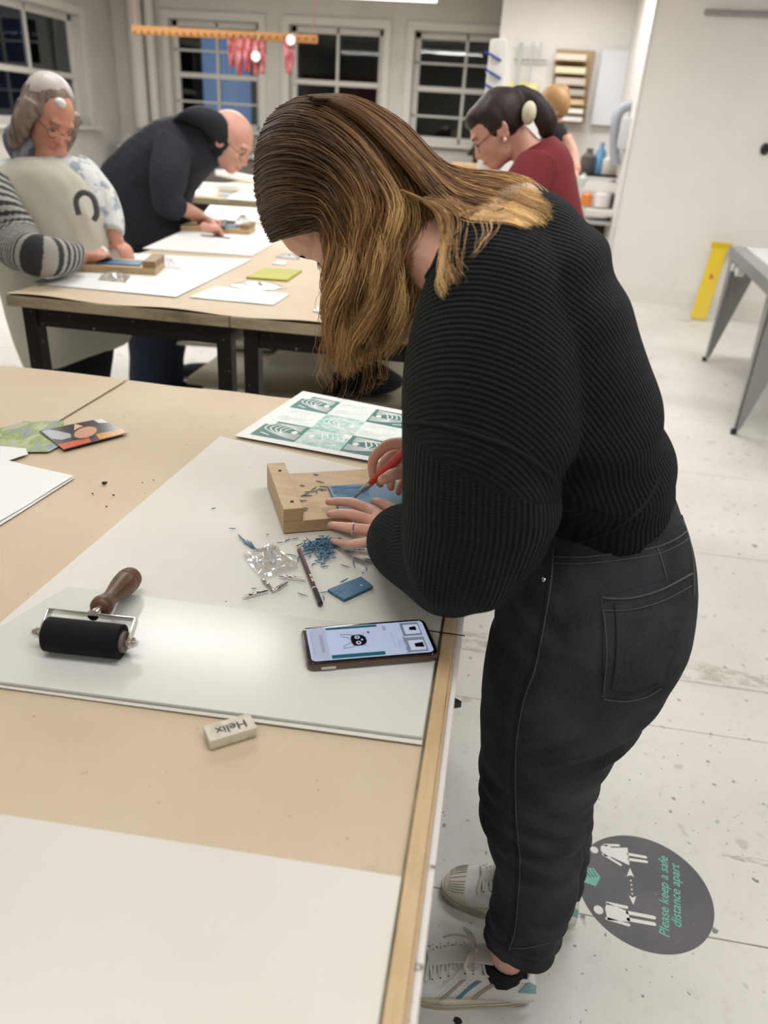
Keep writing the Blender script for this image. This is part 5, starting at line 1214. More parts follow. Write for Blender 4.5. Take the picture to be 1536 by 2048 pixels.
def sneaker(o, d, label):
    """o: heel centre on the floor, d: heel->toe direction"""
    d = Vector(d).normalized(); n_ = V(-d.y, d.x, 0)
    if n_.y > 0: n_ = -n_         # n_ points to the camera side
    P = lambda x, y, z: o + d * x + n_ * y + V(0, 0, z)
    prof = [(0, .030, .062), (.012, .036, .078), (.04, .038, .080), (.07, .037, .079), (.10, .038, .088), (.125, .040, .096), (.16, .044, .085), (.19, .047, .070), (.215, .047, .058), (.24, .043, .048), (.262, .032, .038), (.276, .012, .026)]
    def pr_(x):
        for (a, b) in zip(prof, prof[1:]):
            if a[0] <= x <= b[0]:
                t = (x - a[0]) / (b[0] - a[0]); return a[1] + (b[1] - a[1]) * t, a[2] + (b[2] - a[2]) * t
        return prof[-1][1:]
    SZ = .024
    def US(x, a, off=0.0):       # a 0..pi, near side to far side over the top
        w, h = pr_(x); c_, s_ = math.cos(a), math.sin(a); e = .62
        y = math.copysign(abs(c_) ** e, c_) * (w + off); z = SZ + (abs(s_) ** .72) * (h - SZ + off); return P(x, y * (1 - .22 * max(0, s_) ** 2), z)
    sh = empty('sneaker', o, label, 'x'); del sh['category']; sh.parent = wo; sh.location = o - Vector(wo.location)
    # sole
    ol = []; N = 40
    for k in range(N):
        a = 2 * PI * k / N; c_, s_ = math.cos(a), math.sin(a); x = .138 + .143 * c_; y = math.copysign(abs(s_) ** .8, s_) * (.041 + .0125 * ss(np.array([x]), .08, .2)[0]); ol.append((x, y))
    mb = MB(); rings = []
    for z, k in ((0.0, .97), (.003, 1.0), (.019, 1.0), (.024, .985), (.0245, .93)): rings.append([P(.138 + (x - .138) * (1 - (1 - k) * .35), y * k, z) for x, y in ol])
    mb.rings(rings, True); part('sole', mb, m_sole, sh, smooth=True)
    for zz in (.008, .017):
        mb = MB(); mb.tube([P(.138 + (x - .138) * 1.003, y * 1.008, zz) for x, y in ol + ol[:1]], .0006, 4); part('sole_line', mb, m_line, sh)
    # upper (open at the ankle)
    mb = MB(); xs = [.0 + .276 * k / 46 for k in range(47)]; A_ = [PI * k / 24 for k in range(25)]; vs = [US(x, a) for x in xs for a in A_]; fs = []
    for i in range(46):
        for j in range(24):
            if .012 < xs[i] < .098 and 7 <= j <= 16: continue
            fs.append((i * 25 + j, (i + 1) * 25 + j, (i + 1) * 25 + j + 1, i * 25 + j + 1))
    mb.add(vs, fs); up = part('upper', mb, m_leather, sh, smooth=True, sharp=0)
    so = up.modifiers.new('t', 'SOLIDIFY'); so.thickness = .003; so.offset = -1
    mb = MB(); e = [US(x, A_[7], .0008) for x in xs if .012 < x < .098] ; e2 = [US(x, A_[17], .0008) for x in xs if .012 < x < .098][::-1]
    mb.tube(e + [US(.100, A_[10], .001), US(.100, A_[14], .001)] + e2 + [US(.012, A_[14], .001), US(.012, A_[10], .001), e[0]], .0032, 8); part('collar', mb, m_leather, sh, smooth=True)
    def grid(name, xf, a0, a1, m, off=.0012, n=12, k=10):
        mb = MB(); vs = []
        for i in range(n + 1):
            a = a0 + (a1 - a0) * i / n; x0, x1 = xf(i / n)
            for j in range(k + 1): vs.append(US(x0 + (x1 - x0) * j / k, a, off))
        lo = []
        for i in range(n + 1):
            a = a0 + (a1 - a0) * i / n; x0, x1 = xf(i / n)
            for j in range(k + 1): lo.append(US(x0 + (x1 - x0) * j / k, a, -.0005))
        K = k + 1; fs = [(i * K + j, (i + 1) * K + j, (i + 1) * K + j + 1, i * K + j + 1) for i in range(n) for j in range(k)]
        mb.add(vs, fs); o2 = len(vs); mb.add(lo, [f[::-1] for f in fs])
        rim = [i * K for i in range(K and n + 1)] + [n * K + j for j in range(1, K)] + [i * K + k for i in range(n - 1, -1, -1)] + [j for j in range(k - 1, 0, -1)]; q_ = len(rim)
        mb.f += [(rim[i], rim[(i + 1) % q_], rim[(i + 1) % q_] + o2, rim[i] + o2) for i in range(q_)]; mb.mi += [0] * q_
        return part(name, mb, m, sh, smooth=True)
    for s in (0, 1):
        aa = lambda a: PI - a if s else a
        for k, m in enumerate((m_tan, m_bluest, m_tan)):
            x0 = .170 - .029 * k; grid('stripe', lambda t, x0=x0: (x0 - .034 * t - .0045, x0 - .034 * t + .0055), aa(.02), aa(.62), m, .0012, 10, 3)
            for q_ in range(7):
                mb = MB(); t = (q_ + .5) / 7; mb.ell(US(x0 - .034 * t + .0145, aa(.02 + .6 * t), .0003), (.0007,) * 3, n=6, m=4)
                if k < 2: part('perforation', mb, m_black, sh)
        grid('eyestay', lambda t: (.108, .205 - .02 * t), aa(.70), aa(1.06), m_leather, .0022, 6, 16)
        grid('heel_tab', lambda t: (.0, .034 - .016 * t), aa(.42), aa(.86), m_bluetab, .0022, 8, 6)
        for k in range(6):
            mb = MB(); mb.ell(US(.120 + .0145 * k, aa(.86), .0026), (.0018,) * 3, n=8, m=5); part('eyelet', mb, m_black, sh, smooth=True)
    grid('toe_cap', lambda t: (.222 + .012 * math.sin(PI * t), .2745), .02, PI - .02, m_cap, .0022, 26, 8)
    for k in range(11):
        a = .75 + (PI - 1.5) * k / 10; mb = MB(); mb.tube([US(.232 + .034 * t, a + (PI / 2 - a) * -.12 * t, .0028) for t in (0, .33, .66, 1)], .0007, 5); part('toe_ridge', mb, m_line, sh)
    # tongue
    mb = MB(); tg = []
    for k in range(7):
        t = k / 6; x = .20 - .115 * t; z = pr_(x)[1] + .004 + (.014 * max(0, t - .6) / .4); w = .014 + .007 * t; tg.append([P(x, w * math.cos(a), z + .004 * math.sin(a)) for a in [2 * PI * i / 16 for i in range(16)]])
    mb.rings(tg, True); part('tongue', mb, m_leather, sh, smooth=True)
    for k in range(6):
        x = .120 + .0145 * k
        for s in (1, -1):
            a = .86; p0_ = US(x, a if s > 0 else PI - a, .004); p3_ = US(min(x + .0145, .205), PI - a if s > 0 else a, .004); mid_ = (p0_ + p3_) / 2 + V(0, 0, .010)
            mb = MB(); mb.tube(spline([p0_ - V(0, 0, .002), p0_.lerp(mid_, .5) + V(0, 0, .003), mid_, p3_.lerp(mid_, .5) + V(0, 0, .003), p3_ - V(0, 0, .002)], 4), .0030, 8, flat=.38, up=V(0, 0, 1)); part('lace', mb, m_lace, sh, smooth=True)
    kx = P(.118, 0, .112)
    for s in (1, -1):
        mb = MB(); mb.tube(spline([kx, kx + d * .012 + n_ * s * .018 + V(0, 0, .012), kx + d * .020 + n_ * s * .038 + V(0, 0, .004), kx + d * .004 + n_ * s * .036 - V(0, 0, .010), kx + n_ * s * .012 - V(0, 0, .002), kx], 5), .0032, 8, flat=.4, up=V(0, 0, 1)); part('lace', mb, m_lace, sh, smooth=True)
        mb = MB(); mb.tube(spline([kx, kx + d * .01 + n_ * s * .02, kx + d * .035 + n_ * s * .040 - V(0, 0, .022), kx + d * .055 + n_ * s * .045 - V(0, 0, .040)], 5), .0030, 8, flat=.4, up=V(0, 0, 1)); part('lace', mb, m_lace, sh, smooth=True)
    mb = MB(); mb.ell(kx, (.006, .006, .005)); part('lace_knot', mb, m_lace, sh, smooth=True)
    mb = MB(); mb.loft(smooth_secs([(P(.010, 0, .04), P(.120, 0, .05), .034), (P(.016, 0, .07), P(.106, 0, .085), .035), (P(.022, 0, .085), P(.096, 0, .100), .0345)], 3), 18); sk = part('sock', mb, m_sock, wo, smooth=True); lab(sk, 'low black ankle sock')
    return sh
sneaker(SH1, SHD, 'white sneaker with one blue and two tan stripes')
sneaker(SH2, d2, 'white sneaker half hidden behind the near leg')
# ankles continue into the shoes
# ------------------------------------------------------------------ the other people
def cloth(name, lofts, m, parent, vox=.010, fold=.004, sm_=8, attrs=None, extra=None, label=None, seed=1, freq=12):
    mb = MB()
    for l in lofts: mb.loft(smooth_secs(l, 16 if attrs else 4), 24, p=2.2)
    if extra: extra(mb)
    me = fuse(mb, vox, sm_, .5, (lambda co, no: fold * sn(co, seed, freq, 3)) if fold else None, attrs)
    o = link(name, me, m, parent)
    if label: lab(o, label)
    return o
def head_frame(px, py, Y, fpx, upx, side):
    """face and up directions given as seen; side = +1/-1 tilt of the face towards the camera"""
    h = W(px, py, Y); e = 30
    f_ = (W(px + fpx[0] * e, py + fpx[1] * e, Y) - h).normalized(); f_ = (f_ + V(0, -side, 0)).normalized()
    u_ = (W(px + upx[0] * e, py + upx[1] * e, Y) - h); u_ = (u_ - f_ * u_.dot(f_)).normalized(); s_ = u_.cross(f_).normalized()
    R = Matrix((f_, s_, u_)).transposed(); return h, f_, s_, u_, R
def hand_blob(mb, w, k, cen, tip, thumb, r=.011, spread=.016, curl=.02):
    """palm + four separate bent fingers + thumb"""
    ax_ = (tip - cen).normalized(); sd = ax_.cross(V(0, 0, 1)).normalized(); dn = ax_.cross(sd).normalized(); dn = dn if dn.z < 0 else -dn
    for q_ in (-1.2, -.4, .4, 1.2): mb.tube([w, w.lerp(cen, .6) + sd * q_ * spread * .5, cen + sd * q_ * spread], [r * 1.9, r * 1.6, r * 1.1], 10)
    for q_, l in ((-1.35, .85), (-.45, 1.0), (.45, .96), (1.35, .78)):
        b = cen + sd * q_ * spread; L_ = (tip - cen).length * l; p1 = b + ax_ * L_ * .5 - dn * .004; p2 = b + ax_ * L_ * .85 + dn * curl * .6; p3 = b + ax_ * L_ * .95 + dn * curl * 1.3
        mb.tube(spline([b, p1, p2, p3], 3), [r, r, r * .98, r * .95, r * .95, r * .9, r * .85, r * .85, r * .8, r * .75], 8)
    mb.tube([w.lerp(cen, .3), w.lerp(cen, .7).lerp(thumb, .5), thumb], [r * 1.4, r * 1.15, r * .8], 8)
def stripe_build(nt, b, L, tc):
    a = nd(nt, 'ShaderNodeAttribute', attribute_name='len'); s_ = math_(nt, 'SINE', math_(nt, 'MULTIPLY', a.outputs['Fac'], 2 * PI / .038))
    m_ = nd(nt, 'ShaderNodeMapRange', i_From_Min=-.15, i_From_Max=.15); L(s_, m_.inputs['Value']); L(mixc(nt, m_.outputs[0], (.035, .035, .04), (.36, .35, .33)), b.inputs['Base Color'])
m_stripe = mat('striped_jumper', rough=.9, build=stripe_build)
m_apron = mat('cream_apron', (.64, .63, .54), .8, noise=[(4, 4, (.55, .54, .45), .4, .7, (1, 1, 1))])
m_printed = mat('pale_patterned_cotton', (.66, .68, .68), .8, noise=[(22, 4, (.30, .36, .42), .52, .60, (1, 1, 1)), (30, 2, (.75, .76, .74), .6, .66, (1, 1, 1))])
m_face = skin_mat('skin_ruddy', (.62, .31, .22), (.60, .24, .18)); m_face2 = skin_mat('skin_fair', (.70, .40, .31), (.66, .32, .25))
m_navy = mat('dark_navy_cotton', (.016, .018, .028), .85, noise=[(3, 4, (.026, .028, .042), .4, .7, (1, 1, 1))]); m_blk = mat('black_trousers', (.006, .006, .008), .9); m_jeansn = mat('navy_jeans', (.008, .014, .034), .85)
m_red = mat('burgundy_jumper', (.20, .020, .026), .85, noise=[(3, 4, (.15, .014, .02), .4, .7, (1, 1, 1))])
m_hairg = mat('grey_brown_hair', (.24, .18, .15), .5, noise=[(60, 4, (.10, .07, .06), .45, .65, (1, .2, .2))], bump=(120, .5, .003, (1, 1, .15)))
m_hairl = mat('silver_hair', (.55, .49, .48), .45, bump=(120, .5, .003, (1, .3, .15)))
m_hairk = mat('dark_hair', (.022, .011, .010), .55, bump=(120, .5, .003, (1, .2, 1))); m_hairb = mat('blond_hair', (.45, .25, .10), .5, bump=(90, .5, .004, (1, .2, 1)))
m_spec = mat('spectacle_frame', (.10, .04, .04), .3)
def glasses(parent, hp_, k, m=m_spec, label=None):
    mb = MB()
    for s in (-1, 1): mb.tube([hp_((.090 - .004 * abs(math.cos(a)) ) * k, (s * .033 + .024 * math.cos(a)) * k, (-.004 + .019 * math.sin(a)) * k) for a in [2 * PI * i / 18 for i in range(19)]], .0016, 5)
    mb.tube([hp_(.093 * k, -.009 * k, 0), hp_(.093 * k, .009 * k, 0)], .0016, 5)
    for s in (-1, 1): mb.tube([hp_(.086 * k, s * .058 * k, 0), hp_(.04 * k, s * .074 * k, .004 * k), hp_(-.01 * k, s * .080 * k, .006 * k)], .0016, 5)
    part('glasses', mb, m, parent)
def eyes(parent, hp_, k):
    for s in (-1, 1):
        mb = MB(); mb.ell(hp_(.080 * k, s * .032 * k, -.001), (.007, .011, .004), n=10, m=6); part('eye', mb, mat('eye_dark', (.05, .03, .03), .3), parent, smooth=True)
        mb = MB(); mb.tube([hp_(.086 * k, s * .018 * k, .022 * k), hp_(.084 * k, s * .034 * k, .027 * k), hp_(.072 * k, s * .050 * k, .020 * k)], .003, 6); part('eyebrow', mb, mat('brow_grey', (.25, .15, .12), .7), parent, smooth=True)
    mb = MB(); mb.ell(hp_(.089 * k, 0, -.061 * k), (.006, .006, .003), n=8, m=6); mb.tube([hp_(.086 * k, -.022 * k, -.061 * k), hp_(.094 * k, 0, -.060 * k), hp_(.086 * k, .022 * k, -.061 * k)], .0028, 6); part('lips', mb, mat('lip', (.50, .16, .14), .5), parent, smooth=True)
MZ = .93
def MT(px, py, dz=0.0): return Z(px, py, MZ + dz)

# ---- older woman on the left, cream apron over a striped jumper
Yo = 2.90
ow_ = empty('person', (W(110, 500, Yo).x, Yo, 0), 'older woman with grey hair and glasses in a cream apron with striped sleeves', 'person')
h, f_, s_, u_, R = head_frame(98, 236, Yo, (.72, .62), (.30, -1), .45); k = 1.02
hpo = lambda a, b, c: h + f_ * a + s_ * b + u_ * c
bd = MB(); head_shape(bd, hpo, R, k)
bd.loft(smooth_secs([(W(70, 250, Yo), W(130, 262, Yo), .05), (W(68, 305, Yo), W(132, 310, Yo), .055), (W(40, 350, Yo), W(150, 355, Yo), .09), (W(10, 450, Yo), W(200, 450, Yo), .11), (W(20, 560, Yo), W(200, 560, Yo), .12), (W(40, 650, Yo), W(200, 650, Yo), .12)], 4), 20)
wl, wr = MT(163, 515, .045), W(228, 474, 2.86)
bd.tube(spline([W(-20, 380, 2.72), W(20, 490, 2.62), MT(110, 512, .06), wl], 3), .036, 12); bd.tube(spline([W(176, 335, 3.0), W(200, 375, 2.96), W(221, 428, 2.92), wr], 3), .027, 12)
hand_blob(bd, wl, 1, MT(190, 513, .055), MT(222, 512, .035), MT(205, 500, .06)); hand_blob(bd, wr, 1, W(238, 490, 2.86), MT(262, 512, .03), W(218, 498, 2.84))
for s in (-.05, .05): bd.tube([V(ow_.location.x + .0, Yo + s, .85), V(ow_.location.x + .0, Yo + s, .08)], [.06, .04], 12)
link('body', fuse(bd, .006, 3), m_face, ow_)
glasses(ow_, hpo, k); eyes(ow_, hpo, k)
def hair_o(mb):
    mb.ell(hpo(-.030, 0, .030), (.100, .090, .100), R, 20, 14)
    for s in (-1, 1): mb.tube(spline([hpo(-.01, s * .078, .04), hpo(.005, s * .092, -.03), hpo(.0, s * .088, -.10), hpo(-.005, s * .075, -.145)], 4), [.036] * 9 + [.032, .028, .024, .02], 12)
    mb.tube(spline([hpo(-.08, 0, .02), hpo(-.095, 0, -.06), hpo(-.075, 0, -.13)], 4), .055, 12)
cloth('hair', [], m_hairg, ow_, .007, .004, 5, extra=hair_o, label='grey brown shoulder length hair', freq=40)
mb = MB(); mb.ell(hpo(-.038, 0, .062), (.082, .084, .078), R, 20, 12); part('swept_hair', mb, m_hairl, ow_, smooth=True)
mb = MB(); mb.ell(hpo(.045, -.02, .088), (.020, .022, .016), R, 12, 8); lab(part('hair_clip', mb, mat('clip_white', (.75, .72, .74), .3), ow_, smooth=True), 'pale hair clip on the fringe')
cloth('apron', [[S(55, 316, Yo, 140, 318, Yo, .13), S(0, 340, Yo, 180, 345, Yo, .175), S(-30, 400, Yo, 214, 405, Yo, .20), S(-25, 480, Yo, 236, 480, Yo, .20), S(-5, 540, Yo, 248, 535, Yo, .195), S(15, 600, Yo, 252, 590, Yo, .17), S(32, 660, Yo, 256, 640, Yo, .17), S(50, 715, Yo, 254, 678, Yo, .17), S(62, 738, Yo, 246, 690, Yo, .16)]], m_apron, ow_, .009, .008, 8, label='cream apron', seed=3, freq=9)
cloth('waistcoat', [[S(40, 312, Yo, 140, 312, Yo, .07), S(-20, 330, Yo, 176, 330, Yo, .12), S(-55, 380, Yo, 205, 382, Yo, .145), S(-60, 450, Yo, 225, 440, Yo, .145), S(-40, 540, Yo, 235, 530, Yo, .14)]], m_printed, ow_, .009, .007, 8, label='pale patterned top under the apron', seed=4, freq=9)
cloth('collar', [[(hpo(-.085, -.08, -.10), hpo(.045, -.075, -.14), .05), (hpo(-.09, .0, -.13), hpo(.07, .0, -.19), .06), (hpo(-.08, .08, -.10), hpo(.045, .075, -.14), .05)]], mat('grey_scarf', (.10, .10, .13), .9, noise=[(14, 2, (.30, .30, .34), .5, .6, (1, 1, 1))]), ow_, .008, .006, 5, label='dark grey scarf collar')
cloth('sleeve', [[(W(-80, 345, 2.78), W(10, 345, 2.72), .07), (W(-60, 430, 2.68), W(40, 410, 2.62), .07), (W(-10, 515, 2.58), W(75, 462, 2.58), .065), (MT(70, 552, .03), MT(80, 468, .16), .055), (MT(150, 545, .02), MT(152, 486, .10), .045)]], m_stripe, ow_, .007, .003, 6, attrs=('u', 'len'), label='black and grey striped sleeve')
cloth('sleeve', [[(W(150, 320, 3.0), W(195, 335, 3.0), .06), (W(172, 370, 2.96), W(222, 370, 2.96), .06), (W(195, 430, 2.92), W(245, 425, 2.92), .05), (W(208, 468, 2.86), W(248, 464, 2.86), .04)]], m_printed, ow_, .008, .004, 6, label='patterned sleeve')
mb = MB(); mb.tube(spline([W(158, 430, 2.68), W(152, 400, 2.68), W(166, 385, 2.68), W(186, 395, 2.68), W(194, 425, 2.68), W(188, 440, 2.68)], 4), .010, 8); lab(part('printed_mark', mb, mat('apron_print', (.10, .10, .12), .8), ow_, smooth=True), 'dark printed shape on the apron chest')
cloth('trousers', [[S(40, 600, Yo, 225, 600, Yo, .15), S(75, 700, Yo, 220, 700, Yo, .15), S(85, 800, Yo, 210, 800, Yo, .13), (V(ow_.location.x - .10, Yo, .08), V(ow_.location.x + .10, Yo, .08), .12)]], m_blk, ow_, .012, .004, 6)
for s in (-.08, .08): mb = MB(); mb.ell((ow_.location.x + .05, Yo + s, .045), (.14, .05, .045)); part('shoe', mb, m_black, ow_, smooth=True)

# ---- bald man bent over the far end of the middle bench
Ym = 3.95
mn = empty('person', (W(320, 640, Ym).x, Ym, 0), 'bald man with glasses in a black hooded top bending low over the middle bench', 'person')
h, f_, s_, u_, R = head_frame(462, 285, Ym, (.74, .62), (.62, -.80), .12); k = 1.13
hpm = lambda a, b, c: h + f_ * a + s_ * b + u_ * c
bd = MB(); head_shape(bd, hpm, R, k)
bd.loft(smooth_secs([(W(428, 250, Ym), W(455, 330, Ym), .055), (W(395, 240, Ym), W(430, 330, Ym), .065), (W(330, 255, Ym), W(400, 360, Ym), .14), (W(230, 340, Ym), W(370, 400, Ym), .14), (W(230, 430, Ym), W(360, 440, Ym), .13), (W(250, 520, Ym), W(370, 520, Ym), .13)], 4), 20)
wm = MT(405, 436, .05); hcM = MT(425, 441, .055)
bd.tube(spline([W(350, 300, 3.76), W(328, 370, 3.71), W(342, 404, 3.73), W(376, 421, 3.83), wm], 3), [.04] * 6 + [.036] * 4 + [.034, .032, .03], 12)
hand_blob(bd, wm, 1, hcM, MT(452, 452, .03), MT(436, 458, .035), r=.012); hand_blob(bd, MT(405, 452, .05), 1, MT(420, 456, .045), MT(445, 462, .025), MT(440, 452, .04), r=.012)
for s in (-.05, .05): bd.tube([V(mn.location.x, Ym + s, .85), V(mn.location.x, Ym + s, .08)], [.06, .04], 12)
link('body', fuse(bd, .006, 3), m_face2, mn); glasses(mn, hpm, k, m_black); eyes(mn, hpm, k)
cloth('hooded_top', [[S(236, 500, Ym, 386, 478, Ym, .15), S(212, 430, Ym, 378, 430, Ym, .16), S(203, 350, Ym, 385, 392, Ym, .17), S(250, 284, Ym, 402, 366, Ym, .18), S(318, 240, Ym, 418, 350, Ym, .18), S(372, 226, Ym, 434, 338, Ym, .12), S(405, 226, Ym, 446, 330, Ym, .08)],
     [(W(318, 262, 3.78), W(385, 300, 3.78), .07), (W(300, 330, 3.71), W(378, 345, 3.71), .075), (W(302, 380, 3.70), W(368, 388, 3.70), .07), (W(308, 420, 3.70), W(362, 384, 3.73), .06), (W(345, 436, 3.78), W(374, 398, 3.80), .052)]], m_navy, mn, .009, .007, 7, seed=12, freq=9)
cloth('hood', [[(W(352, 232, 3.9), W(358, 252, 3.9), .05), (W(385, 222, 3.9), W(394, 258, 3.88), .11), (W(412, 224, 3.92), W(424, 290, 3.88), .12), (W(430, 244, 3.95), W(444, 325, 3.9), .09)]], m_navy, mn, .009, .008, 5, seed=14, freq=16, label='folded hood')
cloth('jeans', [[S(244, 480, Ym, 384, 470, Ym, .14), S(256, 560, Ym, 382, 560, Ym, .15), S(258, 640, Ym, 376, 640, Ym, .14), S(262, 720, Ym, 366, 720, Ym, .13), S(268, 800, Ym, 360, 800, Ym, .12), (V(mn.location.x - .10, Ym, .08), V(mn.location.x + .09, Ym, .08), .11)]], m_jeansn, mn, .012, .006, 6)
for s in (-.08, .08): mb = MB(); mb.ell((mn.location.x + .06, Ym + s, .045), (.14, .05, .045)); part('shoe', mb, m_black, mn, smooth=True)

# ---- woman in burgundy on the right side of the middle bench
Yr = 2.95
rw_ = empty('person', (W(1090, 450, Yr).x, Yr, 0), 'woman with dark ponytail, pearl earring and burgundy jumper looking down behind the long haired woman', 'person')
h, f_, s_, u_, R = head_frame(995, 262, Yr, (-.80, .60), (-.30, -.95), .10); k = 1.0
hpr = lambda a, b, c: h + f_ * a + s_ * b + u_ * c
bd = MB(); head_shape(bd, hpr, R, k)
bd.loft(smooth_secs([(W(1012, 300, Yr), W(1048, 245, Yr), .05), (W(1030, 335, Yr), W(1075, 275, Yr), .055), (W(1035, 400, Yr), W(1120, 320, Yr), .12), (W(1040, 480, Yr), W(1150, 440, Yr), .13), (W(1050, 600, Yr), W(1160, 600, Yr), .13)], 4), 20)
bd.tube(spline([W(1060, 340, 2.8), W(1030, 430, 2.7), MT(960, 520, .05), MT(915, 515, .04)], 3), .034, 12); hand_blob(bd, MT(915, 515, .045), 1, MT(890, 513, .05), MT(855, 520, .02), MT(880, 525, .03))
for s in (-.05, .05): bd.tube([V(W(1111, 600, Yr).x, Yr + s, .95), V(W(1112, 760, Yr).x, Yr + s, W(1112, 760, Yr).z), V(rw_.location.x, Yr + s, .08)], [.06, .055, .04], 12)
link('body', fuse(bd, .006, 3), m_face2, rw_); glasses(rw_, hpr, k, m_spec); eyes(rw_, hpr, k)
def hair_r(mb):
    mb.ell(hpr(-.026, 0, .034), (.098, .086, .090), R, 22, 14); mb.ell(hpr(.035, 0, .075), (.050, .066, .035), R, 16, 10)
    mb.tube(spline([hpr(-.085, 0, .045), hpr(-.125, 0, .050), W(1082, 222, Yr), W(1094, 250, Yr), W(1088, 275, Yr)], 4), [.03, .03, .028, .028, .028, .03, .034, .036, .038, .040, .040, .040, .038, .034, .028, .022, .016], 14)
cloth('hair', [], m_hairk, rw_, .007, .003, 5, extra=hair_r, label='dark brown hair tied in a ponytail', freq=40)
cq_ = W(1058, 226, Yr - .06); mb = MB(); mb.ell(cq_, (.024, .03, .036)); lab(part('hair_tie', mb, mat('cream_scrunchie', (.72, .68, .52), .6), rw_, smooth=True), 'cream hair tie')
mb = MB(); mb.ell(hpr(.0, .083, -.036) if hpr(0, .083, 0).y < h.y else hpr(.0, -.083, -.036), (.007,) * 3); lab(part('earring', mb, mat('pearl', (.85, .75, .70), .3), rw_, smooth=True), 'small pearl earring')
cloth('jumper', [[S(1048, 300, Yr, 1106, 268, Yr, .08), S(1022, 332, Yr, 1140, 300, Yr, .15), S(1004, 375, Yr, 1156, 360, Yr, .18), S(1010, 430, Yr, 1168, 420, Yr, .18), S(1025, 500, Yr, 1180, 480, Yr, .17), S(1035, 560, Yr, 1180, 560, Yr, .16), S(1045, 640, Yr, 1175, 640, Yr, .16)],
     [(W(1040, 310, 2.80), W(1120, 330, 2.78), .06), (W(1000, 380, 2.74), W(1085, 400, 2.70), .065), (W(965, 440, 2.66), W(1030, 490, 2.66), .06), (MT(945, 500, .10), MT(965, 530, .02), .045)]], m_red, rw_, .009, .006, 7, seed=22, freq=9)
cloth('trousers', [[S(1050, 600, Yr, 1172, 600, Yr, .15), S(1060, 760, Yr, 1165, 760, Yr, .13), (V(rw_.location.x - .09, Yr, .08), V(rw_.location.x + .09, Yr, .08), .11)]], m_blk, rw_, .012, .004, 6)
for s in (-.08, .08): mb = MB(); mb.ell((rw_.location.x - .05, Yr + s, .045), (.14, .05, .045)); part('shoe', mb, m_black, rw_, smooth=True)

# ---- fourth figure far behind, mostly hidden
Yb = 5.3
bp_ = empty('person', (W(1118, 330, Yb).x, Yb, 0), 'blurred person with light brown hair in a black top, mostly hidden behind the burgundy jumper', 'person')
h, f_, s_, u_, R = head_frame(1104, 222, Yb, (-.75, .5), (-.2, -1), .1); hpb = lambda a, b, c: h + f_ * a + s_ * b + u_ * c
bd = MB(); head_shape(bd, hpb, R, .95)
bd.loft([(W(1095, 235, Yb), W(1118, 232, Yb), .045), (W(1095, 262, Yb), W(1125, 262, Yb), .06), (W(1085, 330, Yb), W(1140, 330, Yb), .12), (W(1090, 420, Yb), W(1142, 420, Yb), .12)], 16)
bd.tube(spline([W(1132, 275, Yb - .12), W(1146, 310, Yb - .2), W(1150, 345, Yb - .3)], 3), .036, 10); hand_blob(bd, W(1150, 345, Yb - .3), 1, W(1148, 352, Yb - .36), W(1140, 360, Yb - .42), W(1152, 358, Yb - .40))
for s in (-.1, .1): bd.tube([V(bp_.location.x, Yb + s * .5, .85), V(bp_.location.x, Yb + s * .5, .01)], [.06, .04], 12)
link('body', fuse(bd, .009, 3), m_face2, bp_); eyes(bp_, hpb, .95)
mb = MB(); mb.ell(hpb(-.030, 0, .030), (.098, .088, .100), R, 16, 12); mb.ell(hpb(-.10, 0, .05), (.04, .04, .045), R, 12, 8); part('hair', mb, m_hairb, bp_, smooth=True)
cloth('top', [[S(1088, 248, Yb, 1124, 244, Yb, .10), S(1080, 275, Yb, 1138, 272, Yb, .17), S(1082, 330, Yb, 1138, 330, Yb, .16), S(1085, 400, Yb, 1140, 400, Yb, .15)]], m_blk, bp_, .012, .004, 6)
cloth('trousers', [[S(1088, 390, Yb, 1140, 390, Yb, .14), (V(bp_.location.x - .09, Yb, .06), V(bp_.location.x + .09, Yb, .06), .11)]], m_blk, bp_, .014, .004, 6)
# ------------------------------------------------------------------ middle and far benches
def legs_frame(t, x0, x1, y0, y1, top, th=.045, rail=True):
    for (x, y) in ((x0, y0), (x1, y0), (x0, y1), (x1, y1)):
        mb = MB(); mb.box((x, y, top / 2), (th, th, top)); part('leg', mb, m_dark, t)
    for y in (y0, y1):
        mb = MB(); mb.box(((x0 + x1) / 2, y, top - .03), (x1 - x0 - th - .002, th * .8, .06)); part('rail', mb, m_dark, t)
    for x in (x0, x1):
        mb = MB(); mb.box((x, (y0 + y1) / 2, top - .03), (th * .8, y1 - y0 - th - .002, .06)); part('rail', mb, m_dark, t)
YM0, YM1 = 2.15, 4.72; XM0, XM1, XM2 = -1.485, -.775, -.20
for (a, b, lb) in ((XM0, XM1, 'left half of the middle workbench pair with dark stained steel legs'), (XM1, XM2, 'right half of the middle workbench pair with dark stained steel legs')):
    t = empty('workbench', ((a + b) / 2, 3.4, 0), lb, 'workbench')
    mb = MB(); mb.box(((a + b) / 2, (YM0 + YM1) / 2, MZ - .0175), (b - a - .004, YM1 - YM0, .031), bev=.002); part('tabletop', mb, m_oldwood, t)
    legs_frame(t, a + .055, b - .03, YM0 + .05, YM1 - .1, MZ - .034)
    mb = MB(); mb.box(((a + b) / 2, (YM0 + YM1) / 2 + .55, .30), (b - a - .08, 1.2, .03)); part('lower_shelf', mb, mat('shelf_board', (.50, .46, .33), .6, noise=[(3, 5, (.36, .33, .22), .45, .7, (1, 1, 1))]), t)
    mb = MB(); mb.box(((a + b) / 2, YM0 + .55, .27), (b - a - .08, .03, .05)); part('shelf_rail', mb, m_dark, t)
sgm = lambda u, v: .004 * max(0, (.03 - v) / .03) * (math.sin(19 * u) + .9)
